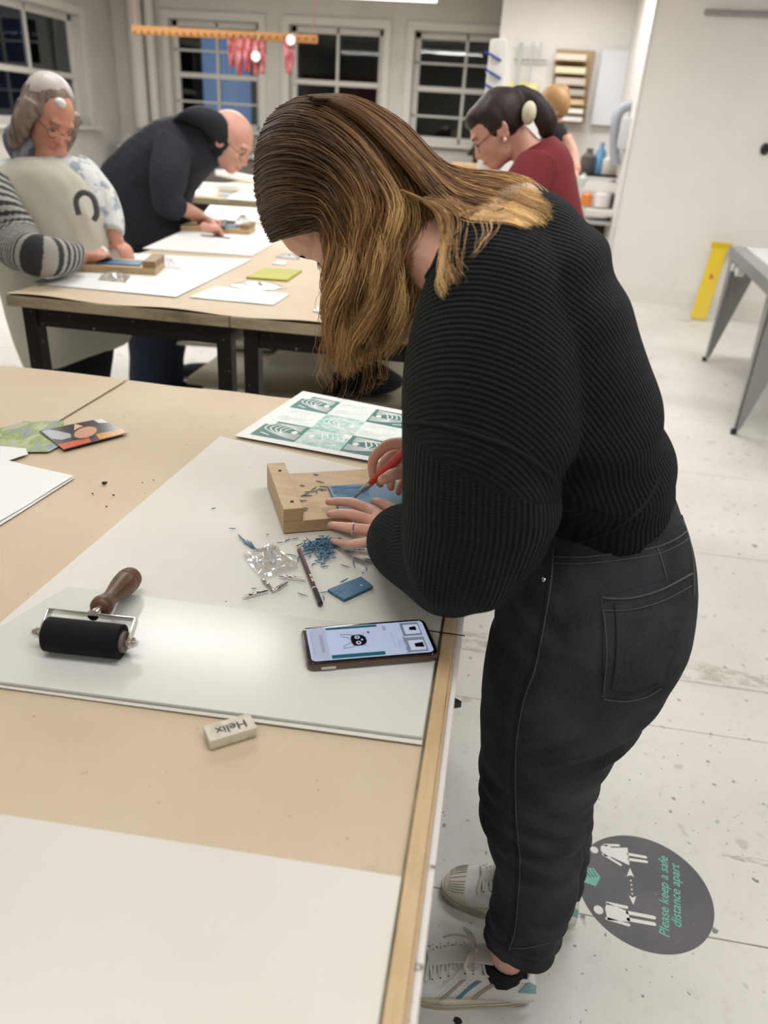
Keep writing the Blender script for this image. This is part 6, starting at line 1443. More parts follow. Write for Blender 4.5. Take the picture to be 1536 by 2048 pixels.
o = part('kraft_paper_sheet', wavy_sheet('', [(XM0 + .004, YM0 + .004), (XM2 - .004, YM0 + .004), (XM2 - .004, YM1 - .004), (XM0 + .004, YM1 - .004)], MZ, .001, m_kraft, sag=sgm, n=50, amp=.0006), m_kraft, smooth=True); tag(o, 'brown kraft paper covering the two middle workbenches', 'paper')
PMZ = .0024
for px, lb in (([(60, 566), (352, 594), (503, 519), (235, 505)], 'white paper sheet under the hands of the older woman in the cream apron'), ([(285, 497), (505, 512), (600, 455), (400, 446)], 'white paper sheet under the bench hook of the bald man'),
               ([(378, 594), (546, 610), (580, 588), (432, 572)], 'loose white rectangular paper nearest the front edge of the middle bench'), ([(625, 622), (690, 630), (700, 600), (662, 596)], 'small white paper partly behind the hanging hair on the middle bench'),
               ([(400, 436), (520, 445), (600, 422), (420, 410)], 'pale cream paper at the far end of the middle bench')):
    sheet(px, PMZ + .0012, .0012, m_paperw, lb, base=MZ, amp=.0005)
t = MT(547, 552); mb = MB(); mb.prism([MT(492, 557, PMZ), MT(574, 563, PMZ), MT(604, 543, PMZ), MT(530, 538, PMZ)], (0, 0, .006)); o = part('lime_lino_plate', mb, mat('lime_lino', (.42, .43, .012), .35, noise=[(6, 4, (.52, .50, .03), .45, .7, (1, 1, 1))])); tag(o, 'bright yellow-green square plate lying on the middle bench', 'plate')
def crumple(px, z, h, m, label, name='foil_piece', cat='foil', seed=1, base=None):
    P = [Z(*q_, (base or MZ) + z) for q_ in px]; c_ = sum(P, Vector()) / len(P); mb = MB(); g = random.Random(seed); K = 5; N = len(P) * 4; vs = []
    for r_ in range(K + 1):
        for k in range(N):
            t = k / 4; i = int(t); p = P[i % len(P)].lerp(P[(i + 1) % len(P)], t - i); q_ = c_.lerp(p, r_ / K); vs.append(q_ + V(0, 0, .001 + h * (1 - (r_ / K) ** 2) * g.uniform(.3, 1)))
    mb.add(vs, [(r_ * N + k, (r_ + 1) * N + k, (r_ + 1) * N + (k + 1) % N, r_ * N + (k + 1) % N) for r_ in range(K) for k in range(N)]); mb.add([Vector((v.x, v.y, c_.z)) for v in vs], [(r_ * N + k, r_ * N + (k + 1) % N, (r_ + 1) * N + (k + 1) % N, (r_ + 1) * N + k) for r_ in range(K) for k in range(N)])
    o = part(name, mb, m, smooth=False); return tag(o, label, cat)
m_foil = mat('foil', (.55, .55, .56), .25, .8); m_tissue = mat('crumpled_white', (.78, .79, .80), .6)
crumple([(458, 571), (520, 582), (573, 576), (545, 566), (490, 562)], PMZ, .008, m_foil, 'crinkled silver packet between the lime plate and the loose white paper', name='foil_packet', cat='packet', seed=3)
crumple([(543, 528), (570, 531), (576, 524), (556, 521)], PMZ, .012, m_tissue, 'small crumpled white scrap beyond the lime plate', name='paper_scrap', cat='scrap', seed=4)
crumple([(550, 514), (600, 519), (596, 510), (566, 507)], PMZ, .006, mat('dark_foil', (.20, .21, .21), .35, .6), 'small dark grey packet at the face of the woman in black', name='foil_packet', cat='packet', seed=5)
crumple([(195, 560), (250, 566), (262, 552), (230, 545), (205, 549)], PMZ + .002, .022, m_clear, 'clear plastic wrapper in front of the older woman\'s bench hook', name='plastic_wrapper', cat='wrapper', seed=6)
crumple([(318, 536), (365, 538), (345, 523), (322, 518)], PMZ + .002, .025, m_tissue, 'crumpled white wrapper right of the older woman\'s bench hook', name='paper_wrapper', cat='wrapper', seed=7)
crumple([(470, 447), (498, 448), (500, 438), (474, 436)], .045, .035, m_tissue, 'crumpled white wrapper on the bald man\'s bench hook', name='paper_wrapper', cat='wrapper', seed=8)
def hook2(pxa, pxb, w, L_, label, lino):
    a = MT(*pxa, .004); b = MT(*pxb, .004); x, y, l = frame2(a, b); t = empty('bench_hook', a, label, 'bench hook'); R_ = Rz(x); b = a + x * l
    P_ = lambda u, v, z: a + x * u + y * v + V(0, 0, z)
    mb = MB(); mb.box(P_(l / 2, w / 2, .012), (l, w, .024), R_, bev=.001); part('board', mb, m_beech, t)
    mb = MB(); mb.box(P_(l - .022, w / 2, .0355), (.044, w, .023), R_, bev=.001); lab(part('stop_block', mb, m_beechd, t), 'darker stop block')
    ll = MB(); ll.box(P_(l - .044 - lino[0] / 2 - .02, w * .45, .0265), (lino[0], lino[1], .004), R_); return tag(part('lino_block', ll, m_lino), lino[2], 'lino block')
hook2((145, 543), (312, 551), .17, .3, 'wooden bench hook under the hands of the older woman in the apron', (.15, .10, 'blue lino block held by the older woman on her bench hook'))
hook2((362, 461), (498, 470), .17, .3, 'wooden bench hook under the hands of the bald man', (.14, .10, 'dark blue lino block under the fingers of the bald man'))
mb = MB(); mb.tube([MT(402, 470, .006), MT(460, 477, .006)], .003, 8); mb.tube([MT(446, 475, .006), MT(460, 477, .006)], .0045, 8); tag(part('scalpel', mb, m_dark, smooth=True), 'thin dark tool lying before the bald man\'s bench hook', 'tool')
mb = MB(); mb.tube([W(205, 497, 2.76), W(214, 508, 2.74)], .010, 10); mb.tube([W(214, 508, 2.74), W(222, 520, 2.72)], .004, 8); tag(part('lino_cutter', mb, m_white, smooth=True), 'white handled cutter in the older woman\'s hand', 'lino cutter')
mb = MB(); mb.tube([MT(452, 441, .06), MT(447, 456, .035)], .008, 10); tag(part('lino_cutter', mb, m_black, smooth=True), 'small dark cutter between the bald man\'s fingers', 'lino cutter')
# boards stored on the shelf and on the floor behind the legs
m_brd = mat('grey_green_board', (.36, .33, .24), .65, noise=[(3, 5, (.27, .25, .18), .45, .7, (1, 1, 1)), (20, 3, (.12, .1, .07), .72, .76, (1, 1, 1))])
def lowboard(px, z, th, label, m=m_brd, name='storage_board', cat='board'):
    mb = MB(); mb.prism([Z(*q_, z) for q_ in px], (0, 0, th)); return tag(part(name, mb, m), label, cat)
lowboard([(500, 790), (806, 818), (806, 716), (560, 700)], .33, .02, 'large grey-beige board lying on the shelf under the middle bench, near the hair ends')
lowboard([(352, 690), (540, 702), (660, 660), (400, 640)], .33, .02, 'cream board lying on the shelf behind the steel legs', mat('cream_board', (.55, .52, .40), .6))
mb = MB(); P_ = [Z(640, 805, .372), Z(664, 808, .372), Z(700, 752, .372), Z(680, 748, .372)]; mb.prism(P_, (0, 0, .03)); tag(part('dark_strip', mb, m_dark), 'dark steel bar lying across the stored board below the hair', 'bar')
def bag(mb):
    c_ = Z(742, 758, .42); mb.ell(c_, (.16, .12, .06)); mb.ell(c_ + V(-.10, -.02, -.01), (.08, .07, .05)); mb.tube(spline([c_ + V(-.1, 0, .04), c_ + V(0, -.05, .10), c_ + V(.1, 0, .04)], 4), .010, 8)
mb = MB(); bag(mb); me = fuse(mb, .01, 5, .5, lambda c_, n_: .008 * sn(c_, 3, 14, 3)); o = link('cloth_bag', me, m_blk); tag(o, 'soft black bag lying under the middle bench behind the hair ends', 'bag')
for (px, py, sx, lb) in ((410, 760, .20, 'black shoe-like bundle on the floor behind the steel legs, left one'), (505, 650, .18, 'black bundle on the stored boards under the middle bench')):
    mb = MB(); c_ = F(px, py) if sx > .19 else Z(px, py, .40); mb.ell(c_ + V(0, 0, .05), (sx, .10, .05)); me = fuse(mb, .012, 3, .5, lambda c_, n_: .01 * sn(c_, 5, 12, 3)); o = link('cloth_bundle', me, m_blk); tag(o, lb, 'bundle')

# far bench with papers and frames
YF0, YF1 = 5.55, 7.3
t = empty('workbench', (-1.2, 6.5, 0), 'far workbench behind the bald man, covered with papers and frames', 'workbench')
mb = MB(); mb.box((-1.15, (YF0 + YF1) / 2, MZ - .02), (2.7, YF1 - YF0, .04)); part('tabletop', mb, m_oldwood, t); legs_frame(t, -2.42, .12, YF0 + .08, YF1 - .08, MZ - .041)
def farsheet(px, lb, z=.002, m=m_paperw, th=.004, name='paper_sheet', cat='paper'):
    mb = MB(); mb.prism([MT(*q_, z) for q_ in px], (0, 0, th)); return tag(part(name, mb, m), lb, cat)
farsheet([(385, 388), (424, 392), (438, 382), (392, 377)], 'small white paper on the far bench, left of the wide white sheet')
farsheet([(452, 398), (522, 402), (522, 382), (490, 380)], 'wide white sheet on the far bench beside the long hair')
farsheet([(436, 391), (458, 394), (466, 388), (448, 385)], 'small blue-grey card on the far bench between two white papers', m=mat('bluegrey_card', (.25, .30, .38), .5), name='picture_card', cat='card')
for k, (a, b, lb) in enumerate((((392, 372), (522, 378), 'long white printing frame lying across the far bench'), ((440, 345), (520, 362), 'slanting white slat on the far bench below the man\'s face'))):
    mb = MB(); p_, q_ = MT(*a, .03), MT(*b, .03); x, y, l = frame2(p_, q_); mb.box((p_ + q_) / 2, (l, .10, .05), Rz(x), bev=.005); tag(part('white_slat', mb, m_white), lb, 'frame')
t = empty('workbench', (-1.1, 8.7, 0), 'low bench in the distance carrying the stacked frames before the windows', 'workbench')
mb = MB(); mb.box((-1.15, 8.75, MZ - .02), (2.5, 1.3, .04)); part('tabletop', mb, m_oldwood, t); legs_frame(t, -2.3, 0, 8.2, 9.3, MZ - .041)
for k, (x0, x1, yy) in enumerate(((800, 870, 8.6), (838, 908, 8.95), (860, 962, 8.5), (892, 962, 9.1), (905, 958, 8.8))):
    a, b = W(x0, 345, yy), W(x1, 350, yy); mb = MB(); mb.box(((a.x + b.x) / 2, yy, MZ + .004 + .022 + .046 * k), (b.x - a.x, .34, .042), bev=.004)
    tag(part('wooden_frame', mb, m_batten if k % 2 == 0 else m_white), ['pale wooden frame stacked beyond the hair, leftmost', 'white tray among wooden frames beyond the hair', 'long pale wooden frame stacked beyond the hair', 'white tray lying nearest the blue striped rack', 'short wooden frame topmost in the pile beyond the hair'][k], 'frame')

# counter below the windows
YC = 10.35
t = empty('counter', (-2.5, YC + .25, 0), 'long pale counter running below the windows', 'counter')
mb = MB(); mb.box((-2.55, YC + .28, 1.02), (5.2, .62, .05)); part('counter_top', mb, m_trim, t); mb = MB(); mb.box((-2.55, YC + .33, .5), (5.1, .5, .98)); part('cabinet', mb, mat('counter_front', (.20, .18, .16), .7), t)
g = random.Random(11)
kinds = [((.62, .60, .55), 'pale'), ((.40, .40, .38), 'grey'), ((.55, .45, .28), 'wooden'), ((.12, .16, .16), 'dark')]
for k in range(17):
    x = -4.95 + k * .30 + g.uniform(-.05, .05); h_ = g.uniform(.05, .16); w = g.uniform(.12, .24); ci, cn_ = kinds[k % 4]; mb = MB()
    mb.box((x, YC + .16, 1.046 + h_ / 2), (w, .2, h_), bev=.01); bx = part('storage_box', mb, mat('box_' + cn_, ci, .6)); mb = MB(); mb.box((x, YC + .16, 1.051 + h_), (w + .012, .212, .012), bev=.003); part('lid', mb, mat('box_' + cn_, ci, .6), bx)
    tag(bx, 'small %s lidded box on the counter below the windows' % cn_, 'box', '%s boxes on the window counter' % cn_)
t = empty('desk_lamp', W(950, 312, 10.3), 'dark cone shaped lamp head with a thin stem before the right window', 'lamp'); c_ = W(950, 312, 10.3)
mb = MB(); mb.lathe(c_, c_ + V(0, 0, .16), [(0, .105), (.6, .045), (1, .02)], 20); part('lamp_shade', mb, m_dark, t, smooth=True); mb = MB(); mb.cyl(c_ + V(0, 0, .15), c_ + V(.0, 0, .26), .016, 10); part('stem', mb, m_dark, t, smooth=True); mb = MB(); mb.cyl((c_.x, c_.y, 1.045), (c_.x, c_.y, c_.z), .02, 12); part('pole', mb, m_dark, t)
# lamp-like street fittings seen as dark upright behind window two
# hanging peg rail with red gloves
Yp = 8.0
a, b = W(265, 62, Yp), W(635, 76, Yp); t = empty('peg_rail', (a + b) / 2, 'long orange wooden rail with pegs hanging from the ceiling before the windows', 'rail')
m_ow = mat('orange_wood', (.36, .165, .045), .5); mb = MB(); x, y, l = frame2(a, b); mb.box((a + b) / 2, (l, .03, .07), Rz(x), bev=.006); part('rail_bar', mb, m_ow, t)
for k in range(26):
    p = a.lerp(b, (k + .5) / 26); mb = MB(); mb.cyl(p + V(0, -.015, -.01), p + V(0, -.07, .0), .009, 8); part('peg', mb, m_ow, t)
for s in (.02, .98):
    p = a.lerp(b, s); mb = MB(); mb.cyl(p + V(0, 0, .03), V(p.x, p.y, ZC), .006, 6); part('hanging_cord', mb, mat('red_cord', (.35, .12, .10), .7), t)
m_rc = mat('faded_red_cloth', (.34, .07, .08), .9, noise=[(14, 3, (.50, .22, .22), .45, .65, (1, 1, 1))]); 
def droop(px0, px1, y0, y1, m, label, seed):
    mb = MB(); g = random.Random(seed); c0, c1 = W(px0, y0, Yp - .05), W(px1, y0, Yp - .05); z1 = W(px0, y1, Yp - .05).z; rings = []
    for k in range(7):
        t_ = k / 6; w = 1 - .45 * t_ ** 1.6; cc = (c0 + c1) / 2; hw = (c1 - c0) / 2 * w
        rings.append([V(cc.x, cc.y, c0.z + (z1 - c0.z) * t_) + hw * math.cos(a_) + V(0, .035 * math.sin(a_) * (1 + .5 * math.sin(3 * a_ + seed + k)), .012 * math.sin(4 * a_ + seed)) for a_ in [2 * PI * i / 20 for i in range(20)]])
    mb.rings(rings, True); tag(part('hanging_glove', mb, m, smooth=True), label, 'glove', 'faded red gloves on the peg rail')
for i, q_ in enumerate(((455, 470, 78, 132), (468, 486, 78, 148), (484, 505, 76, 140), (504, 520, 82, 150), (518, 532, 84, 145), (566, 590, 80, 145))): droop(*q_, m_rc, ['faded red glove hanging leftmost from the peg rail', 'second faded red glove from the left on the peg rail', 'broad faded red glove in the middle of the peg rail bunch', 'longest faded red glove of the peg rail bunch', 'faded red glove ending the bunch on the right', 'single pinkish glove hanging apart at the right end of the rail'][i], i)
for (px, py, lb) in ((512, 113, 'round pale tag hanging among the red gloves'), (582, 80, 'round white tag near the right end of the peg rail')):
    c_ = W(px, py, Yp - .12); tg_ = empty('round_tag', c_, lb, 'tag'); mb = MB(); mb.cyl(c_, c_ + V(0, -.012, 0), .042, 20); part('disc', mb, m_white, tg_, smooth=True); rz_ = W(px, 70, Yp).z; mb = MB(); mb.tube([c_ + V(0, 0, .03), V(c_.x, Yp - .02, max(rz_, c_.z + .05))], .003, 6); part('string', mb, m_white, tg_)

# white striped rack in front of the alcove corner
t = empty('drying_rack', (W(985, 300, 6.1).x, 6.1, MZ), 'tall narrow white rack with slanting blue straps standing on the far bench corner', 'rack')
ra_, rb_ = W(972, 348, 6.1), W(1003, 78, 6.1); xw = abs(W(1005, 200, 6.1).x - W(970, 200, 6.1).x)
xc_ = W(986, 200, 6.1).x
mb = MB(); mb.box((xc_, 6.12, (MZ + rb_.z) / 2), (xw, .10, rb_.z - MZ), bev=.03); part('upright_panel', mb, m_white, t, smooth=True)
m_bl = mat('blue_strap', (.02, .05, .35), .5)
for py in (112, 148, 178, 288, 312, 335):
    p = W(986, py, 6.06); mb = MB(); mb.box(p, (xw * 1.05, .012, .014), Matrix.Rotation(.42, 3, 'Y')); part('blue_strap', mb, m_bl, t)

# alcove: block shelf, posters, utensils, sink
YS = YA - .02
def wbox(mb, x0, y0, x1, y1, Y, d, bev=.004):
    a_, b_ = W(x0, y0, Y), W(x1, y1, Y); c_ = (a_ + b_) / 2; mb.box(c_ + V(0, d / 2, 0), (abs(b_.x - a_.x), d, abs(a_.z - b_.z)), bev=bev); return c_
t = empty('block_rack', W(1142, 170, YS - .2), 'wooden wall rack stacked with cream and white printing blocks', 'rack')
mb = MB(); wbox(mb, 1114, 98, 1168, 246, YS - .03, .02); part('back_panel', mb, mat('tan_ply', (.42, .30, .17), .6), t)
for k, (y0, y1, c_) in enumerate(((106, 123, (.70, .62, .50)), (132, 149, (.72, .66, .45)), (154, 172, (.55, .48, .42)), (176, 193, (.42, .38, .34)), (195, 211, (.66, .50, .30)), (214, 228, (.85, .84, .80)), (230, 244, (.85, .85, .83)))):
    mb = MB(); wbox(mb, 1112, y0, 1172 - k * 1.3, y1, YS - .22, .18, .01); part('tray', mb, mat('block_tone_%d' % k, c_, .5), t); 
    mb = MB(); wbox(mb, 1110, y1, 1174, y1 + 4, YS - .24, .21, .002); part('shelf_board', mb, m_ow, t)
def poster(x0, y0, x1, y1, m, lb, name='wall_sheet', Y=YS - .01, d=.008): mb = MB(); wbox(mb, x0, y0, x1, y1, Y, d, .001); return tag(part(name, mb, m), lb, 'sheet')
poster(1018, 162, 1072, 206, mat('yellow_paper', (.80, .76, .38), .7), 'pale yellow paper pinned behind the dark ponytail')
poster(1206, 98, 1264, 254, mat('bluish_white_plastic', (.72, .74, .78), .5), 'large bluish white sheet hanging above the sink', Y=YS - .06, d=.03)
mb = MB(); mb.tube([W(1028, 119, YS - .04), W(1096, 122, YS - .04)], .008, 6); tag(part('utensil_rail', mb, m_grey, smooth=True), 'thin dark rail on the white wall left of the block rack', 'rail')
for px, y1, w, lb in ((1039, 175, .022, 'wide grey scraper hanging at the left of the utensil rail'), (1063, 165, .010, 'slim dark rod hanging in the middle of the utensil rail'), (1078, 130, .008, 'short dark tool hanging at the right of the utensil rail')):
    mb = MB(); mb.box((W(px, 120, YS - .07).x, YS - .07, (W(px, 84, YS - .07).z + W(px, y1, YS - .07).z) / 2), (w * 2, .02, W(px, 84, YS - .07).z - W(px, y1, YS - .07).z), bev=.003); tag(part('hanging_tool', mb, mat('pale_grey_tool', (.42, .43, .42), .5)), lb, 'tool')
# grey arched pipe and towel dispenser by the corner
Yk = 8.9
mb = MB(); mb.tube(spline([W(1230, 330, Yk), W(1230, 262, Yk), W(1236, 230, Yk), W(1250, 214, Yk), W(1266, 210, Yk)], 5), .05, 12); tag(part('arched_pipe', mb, mat('blue_grey_pipe', (.36, .37, .42), .5), smooth=True), 'blue-grey arched duct beside the corner above the bottles', 'pipe')
mb = MB(); wbox(mb, 1246, 234, 1272, 300, Yk - .22, .12, .03); tag(part('towel_dispenser', mb, mat('dispenser', (.66, .67, .68), .4), smooth=True), 'rounded white dispenser under the arched duct', 'dispenser')
# sink unit
t = empty('sink_unit', (W(1205, 430, 8.95).x, 9.1, 0), 'white sink on a metal table frame in the alcove', 'sink')
Yk0 = 8.75
mb = MB(); wbox(mb, 1166, 352, 1256, 362, Yk0 + .25, .5, .01); wbox(mb, 1166, 362, 1256, 388, Yk0 + .2, .05, .01); part('basin', mb, m_white, t)
mb = MB(); wbox(mb, 1172, 418, 1250, 436, Yk0, .6, .01); part('counter_top', mb, m_trim, t)
c0 = W(1238, 440, Yk0 + .05)
mb = MB(); mb.box((c0.x, c0.y, c0.z / 2), (.05, .05, c0.z)); part('leg', mb, m_grey, t); c1_ = W(1160, 440, Yk0 + .05); mb = MB(); mb.box((c1_.x - .2, c1_.y, c0.z / 2), (.05, .05, c0.z)); part('leg', mb, m_grey, t)
mb = MB(); mb.box((c0.x - .45, c0.y + .5, c0.z * .45), (.86, .05, c0.z * .85)); lab(part('shade_panel', mb, mat('shade_panel_tone', (.05, .03, .02), .8), t), 'dark panel standing in for the shaded space under the counter')  # near-black panel paints the shade inside the frame under the counter
mb = MB(); wbox(mb, 1170, 440, 1226, 452, Yk0 + .05, .4, .004); part('drawer_front', mb, mat('drawer_grey', (.46, .46, .43), .6), t)
for (x, y0, y1, r, c_, lb, cat) in ((1172, 296, 350, .085, (.10, .09, .09), 'dark grey tall bottle behind the sink', 'bottle'), (1195, 284, 348, .055, (.12, .28, .48), 'slim blue spray bottle behind the sink', 'bottle'), (1214, 305, 350, .085, (.72, .68, .60), 'cream container between the blue bottle and the corner', 'container'),
                                    (1237, 300, 352, .07, (.55, .50, .46), 'brownish jar nearest the wall corner behind the sink', 'jar'), (1162, 345, 372, .055, (.62, .66, .62), 'pale green cup at the left of the sink', 'cup')):
    p = W(x, y1, 9.15); q_ = W(x, y0, 9.15); base = V(p.x, 9.15 if x != 1162 else 9.0, p.z); hh = q_.z - p.z; mb = MB(); mb.lathe(base, base + V(0, 0, hh), [(0, r * .92), (.05, r), (.68, r), (.82, r * .45), (1, r * .4)], 16)
    o = part(lb.split()[-1] if False else cat if cat != 'bottle' else 'spray_bottle' if 'spray' in lb else 'tall_bottle', mb, mat('vessel_%d' % x, c_, .4), smooth=True); tag(o, lb, cat)
mb = MB(); wbox(mb, 1150, 350, 1262, 353, 9.0, .4, .002); tag(part('back_ledge', mb, m_dark), 'thin dark ledge carrying the bottles behind the sink', 'ledge')
for (x, y0, y1, r, c_, lb, cat) in ((1200, 390, 419, .085, (.70, .66, .66), 'white pot on the counter under the sink', 'pot'), (1170, 392, 418, .06, (.70, .22, .05), 'orange tub on the counter beside the burgundy sleeve', 'tub'), (1232, 390, 419, .07, (.012, .012, .014), 'black canister under the right side of the sink', 'canister'), (1250, 392, 419, .05, (.55, .42, .34), 'pinkish brown bottle at the corner under the sink', 'bottle')):
    p = W(x, y1, 8.95); q_ = W(x, y0, 8.95); hh = q_.z - p.z; p.z = W(1210, 418, Yk0).z + .002; mb = MB(); mb.lathe(p, p + V(0, 0, hh), [(0, r * .9), (.05, r), (.85, r), (1, r * .7)], 16); tag(part(cat, mb, mat('ware_%d' % x, c_, .45), smooth=True), lb, cat)

# ------------------------------------------------------------------ yellow sign, steel trestle table, floor sticker
y0_ = F(1398, 636); tp = on_side(1437, 487, .06); t = empty('wet_floor_sign', y0_, 'yellow folding caution sign leaning against the right wall', 'sign')
m_yel = mat('yellow_plastic', (.66, .47, .004), .45); bA, bB = F(1380, 637), F(1412, 641); bA.z = bB.z = .01
hA, hB = on_side(1428, 486, .10), on_side(1458, 488, .10); mb = MB(); mb.prism([bA, bB, hB, hA], NB * -.03); part('panel', mb, m_yel, t)
mb = MB(); hd0, hd1 = on_side(1424, 484, .13), on_side(1466, 486, .13); mb.box((hd0 + hd1) / 2 - V(0, 0, .03), ((hd1 - hd0).length, .05, .06), Rz(dirw), bev=.012); part('handle', mb, m_yel, t, smooth=True)
mb = MB(); mc = bA.lerp(hB, .55) - NB * .034; mb.prism([mc + dirw * a_ * .03 + V(0, 0, b_ * .05) for a_, b_ in ((-1, -1), (1, -1), (0, 1))], NB * -.002); lab(part('warning_triangle', mb, mat('sign_red', (.60, .08, .03), .5), t), 'small red triangle mark')
# trestle / light table
FL = Vector(F(1408, 722)); FN = Vector(F(1466, 868)); Ht = .80
ya = FL.y; t = empty('steel_table', FL, 'grey steel table with tapered folded legs and a pale glass top at the right edge', 'table')
TA = W(1432, 488, ya); Htop = TA.z
nl_top = V(FN.x - .0, FN.y, Htop)
dn = (FN - FL); dn.z = 0; dn.normalize(); ex_ = V(-dn.y, dn.x, 0); ex_ = ex_ if ex_.x > 0 else -ex_
A0 = V(FL.x - .02, FL.y, Htop); B0_ = V(FN.x - .02, FN.y, Htop) + dn * .12; 
mb = MB(); mb.prism([A0, B0_, B0_ + ex_ * 1.6, A0 + ex_ * 1.6], (0, 0, -.07)); part('frame', mb, m_grey, t)
mb = MB(); mb.prism([A0 + ex_ * .09 + dn * .09, B0_ + ex_ * .09 - dn * .09, B0_ + ex_ * 1.5 - dn * .09, A0 + ex_ * 1.5 + dn * .09], (0, 0, .006)); part('glass_top', mb, mat('frosted_top', (.62, .64, .66), .12), t)
for (P0, k) in ((FL, 0), (FN, 1), (FL + ex_ * 1.5, 2), (FN + ex_ * 1.5, 3)):
    sg_ = 1 if k in (0, 2) else -1; sx = 1 if k < 2 else -1; top_ = Htop - .07; mb = MB()
    f1 = V(P0.x, P0.y, .03)
    mb.prism([f1, f1 + ex_ * .03 * sx, V(P0.x, P0.y, top_) + ex_ * .22 * sx, V(P0.x, P0.y, top_)], dn * .012 * sg_)
    mb.prism([f1, f1 + dn * .03 * sg_, V(P0.x, P0.y, top_) + dn * .14 * sg_, V(P0.x, P0.y, top_)], ex_ * .012 * sx)
    lg = part('leg', mb, m_grey, t); mb = MB(); mb.cyl(f1 - V(0, 0, .028), f1, .018, 12); part('foot', mb, m_black, lg)
    mb = MB(); bb = V(P0.x, P0.y, top_ - .03) - dn * .004 * sg_ - ex_ * .0 ; mb.cyl(bb + ex_ * .05 * sx - dn * .02 * sg_, bb + ex_ * .05 * sx, .022, 12); part('bolt', mb, m_steel, lg)
for k, (c_x, lb) in enumerate(((.30, 'round white knob under the steel table top, nearer the yellow sign'), (.52, 'round white knob under the steel table top, nearer the picture edge'))):
    mb = MB(); p = A0 + dn * c_x + V(0, 0, -.11); mb.cyl(p, p - ex_ * -.05, .028, 14); part('adjusting_knob', mb, m_white, t, smooth=True)

# distancing floor sticker
cc = F(1289, 1781); r_st = .1435
tx = (F(1345, 1700) - F(1350, 1880)); tx.z = 0; tx.normalize()          # reading direction of the words
ty = V(-tx.y, tx.x, 0)                                                  # up of the words
st = empty('floor_sticker', cc, 'round dark grey floor sticker with two white figures and green words', 'sticker')
m_st = mat('sticker_grey', (.075, .073, .082), .45, noise=[(6, 6, (.11, .108, .115), .42, .68, (1, 1, 1)), (60, 6, (.22, .22, .22), .66, .76, (1, 1, 1))])
mb = MB(); mb.prism([cc + V(r_st * math.cos(a_), r_st * math.sin(a_), .0) for a_ in [2 * PI * k / 72 for k in range(72)]], (0, 0, .0012)); part('disc', mb, m_st, st)
m_stw = mat('sticker_white', (.78, .77, .74), .5); m_stg = mat('sticker_green', (.16, .46, .36), .5)
SQ = lambda u, v, z=.0012: cc + tx * u + ty * v + V(0, 0, z)
def st_poly(name, pts, m=m_stw): mb = MB(); mb.prism([SQ(a_, b_) for a_, b_ in pts], (0, 0, .0005)); return part(name, mb, m, st)
def uv_st(px, py): p = F(px, py) - cc; return p.dot(tx), p.dot(ty)
def st_px(name, pts, m=m_stw): return st_poly(name, [uv_st(*p) for p in pts], m)
o12 = lambda x, y: (1120 + x / 3.692, 1620 + y / 3.692)
def capsule(a, b, r, name='limb'):
    A_, B_ = Vector((*uv_st(*o12(*a)), 0)), Vector((*uv_st(*o12(*b)), 0)); d = (B_ - A_).normalized(); n2 = V(-d.y, d.x, 0); an = math.atan2(d.y, d.x); pts = []
    for k in range(9): t_ = an + PI / 2 + PI * k / 8; pts.append((A_.x + r * math.cos(t_), A_.y + r * math.sin(t_)))
    for k in range(9): t_ = an - PI / 2 + PI * k / 8; pts.append((B_.x + r * math.cos(t_), B_.y + r * math.sin(t_)))
    st_poly(name, pts)
def disc(c_, r, name='head'): u0_, v0_ = uv_st(*o12(*c_)); st_poly(name, [(u0_ + r * math.cos(a_), v0_ + r * math.sin(a_)) for a_ in [2 * PI * k / 28 for k in range(28)]])
disc((252, 298), .0090); disc((283, 741), .0100)
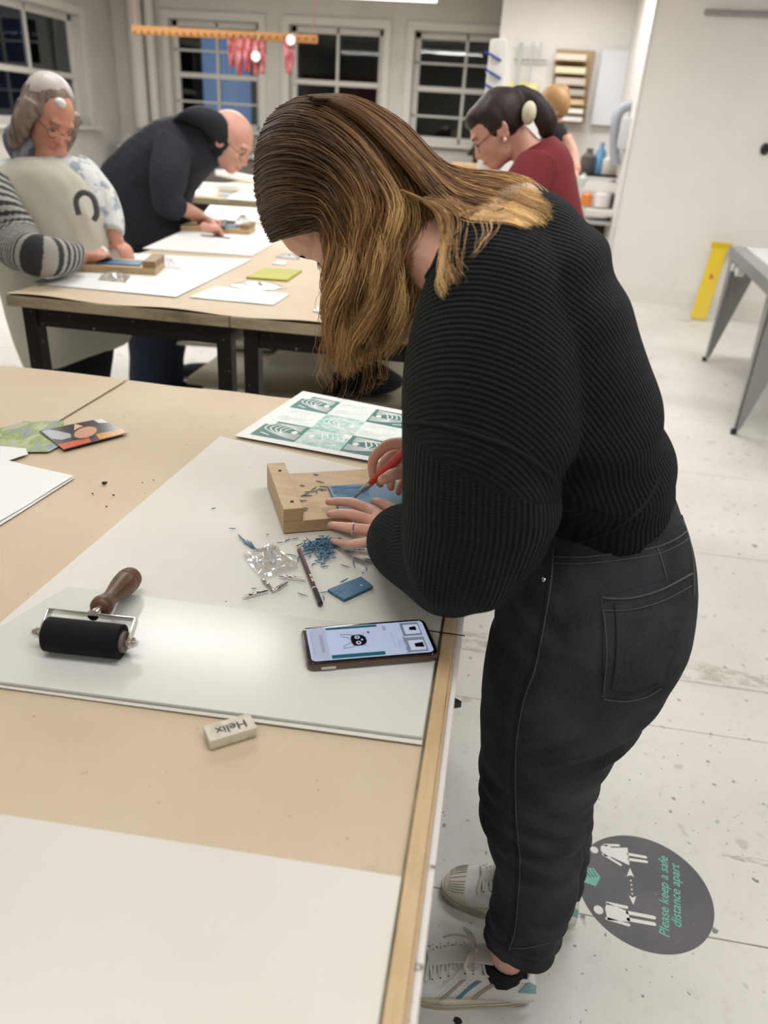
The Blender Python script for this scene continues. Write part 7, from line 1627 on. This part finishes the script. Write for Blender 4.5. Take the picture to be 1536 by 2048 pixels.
st_px('skirt_body', [o12(*p) for p in ((300, 300), (300, 270), (335, 258), (380, 282), (498, 282), (512, 412), (380, 350), (330, 345))])
capsule((330, 262), (432, 265), .0032); capsule((318, 330), (446, 408), .0030); capsule((505, 330), (630, 352), .0036); capsule((510, 368), (636, 386), .0036)
st_px('torso', [o12(*p) for p in ((332, 730), (345, 688), (372, 700), (500, 752), (520, 830), (400, 820), (350, 815))])
capsule((350, 692), (490, 722), .0036); capsule((345, 805), (505, 852), .0034); capsule((500, 762), (692, 798), .0042); capsule((505, 812), (694, 846), .0042)
st_px('arrow_head', [o12(*p) for p in ((515, 432), (546, 498), (520, 485), (492, 492))]); st_px('arrow_head', [o12(*p) for p in ((540, 704), (562, 640), (535, 652), (506, 632))])
for p in ((522, 525), (526, 556), (529, 590), (532, 622)): disc(p, .0020, 'arrow_dot')
st_px('logo_shape', [o12(*p) for p in ((128, 520), (165, 505), (128, 470), (165, 430), (245, 432), (298, 500), (262, 568))], m_stg)
for k in range(3): st_px('logo_line', [o12(*p) for p in ((170 + 28 * k, 436), (176 + 28 * k, 434), (232 + 18 * k, 500), (226 + 18 * k, 503))], m_st) if False else capsule((174 + 30 * k, 438), (226 + 22 * k, 500), .0009, 'logo_line')
for ch in list(st.children):
    if ch.name.startswith('logo_line'): ch.data.materials.clear(); ch.data.materials.append(m_st); ch.data.transform(Matrix.Translation((0, 0, .0006)))
for body_, c_ in (('Please keep a safe', (768, 628)), ('distance apart', (855, 628))):
    u0_, v0_ = uv_st(*o12(*c_)); me = bold_text(body_, .0285, .00045, .18, ext=.0003); put_text('words', me, basis(tx, ty, V(0, 0, 1), SQ(u0_, v0_, .0015)), m_stg, st)
# paint blob by the shoe
mb = MB(); c_ = F(915, 2041); g = random.Random(8); mb.prism([c_ + V((.010 + g.uniform(-.003, .003)) * math.cos(a_), (.006 + g.uniform(-.002, .002)) * math.sin(a_), 0) for a_ in [2 * PI * k / 16 for k in range(16)]], (0, 0, .001)); tag(part('paint_blob', mb, m_black), 'black dried paint spot on the floor before the near sneaker', 'paint spot')
bpy.context.view_layer.update()
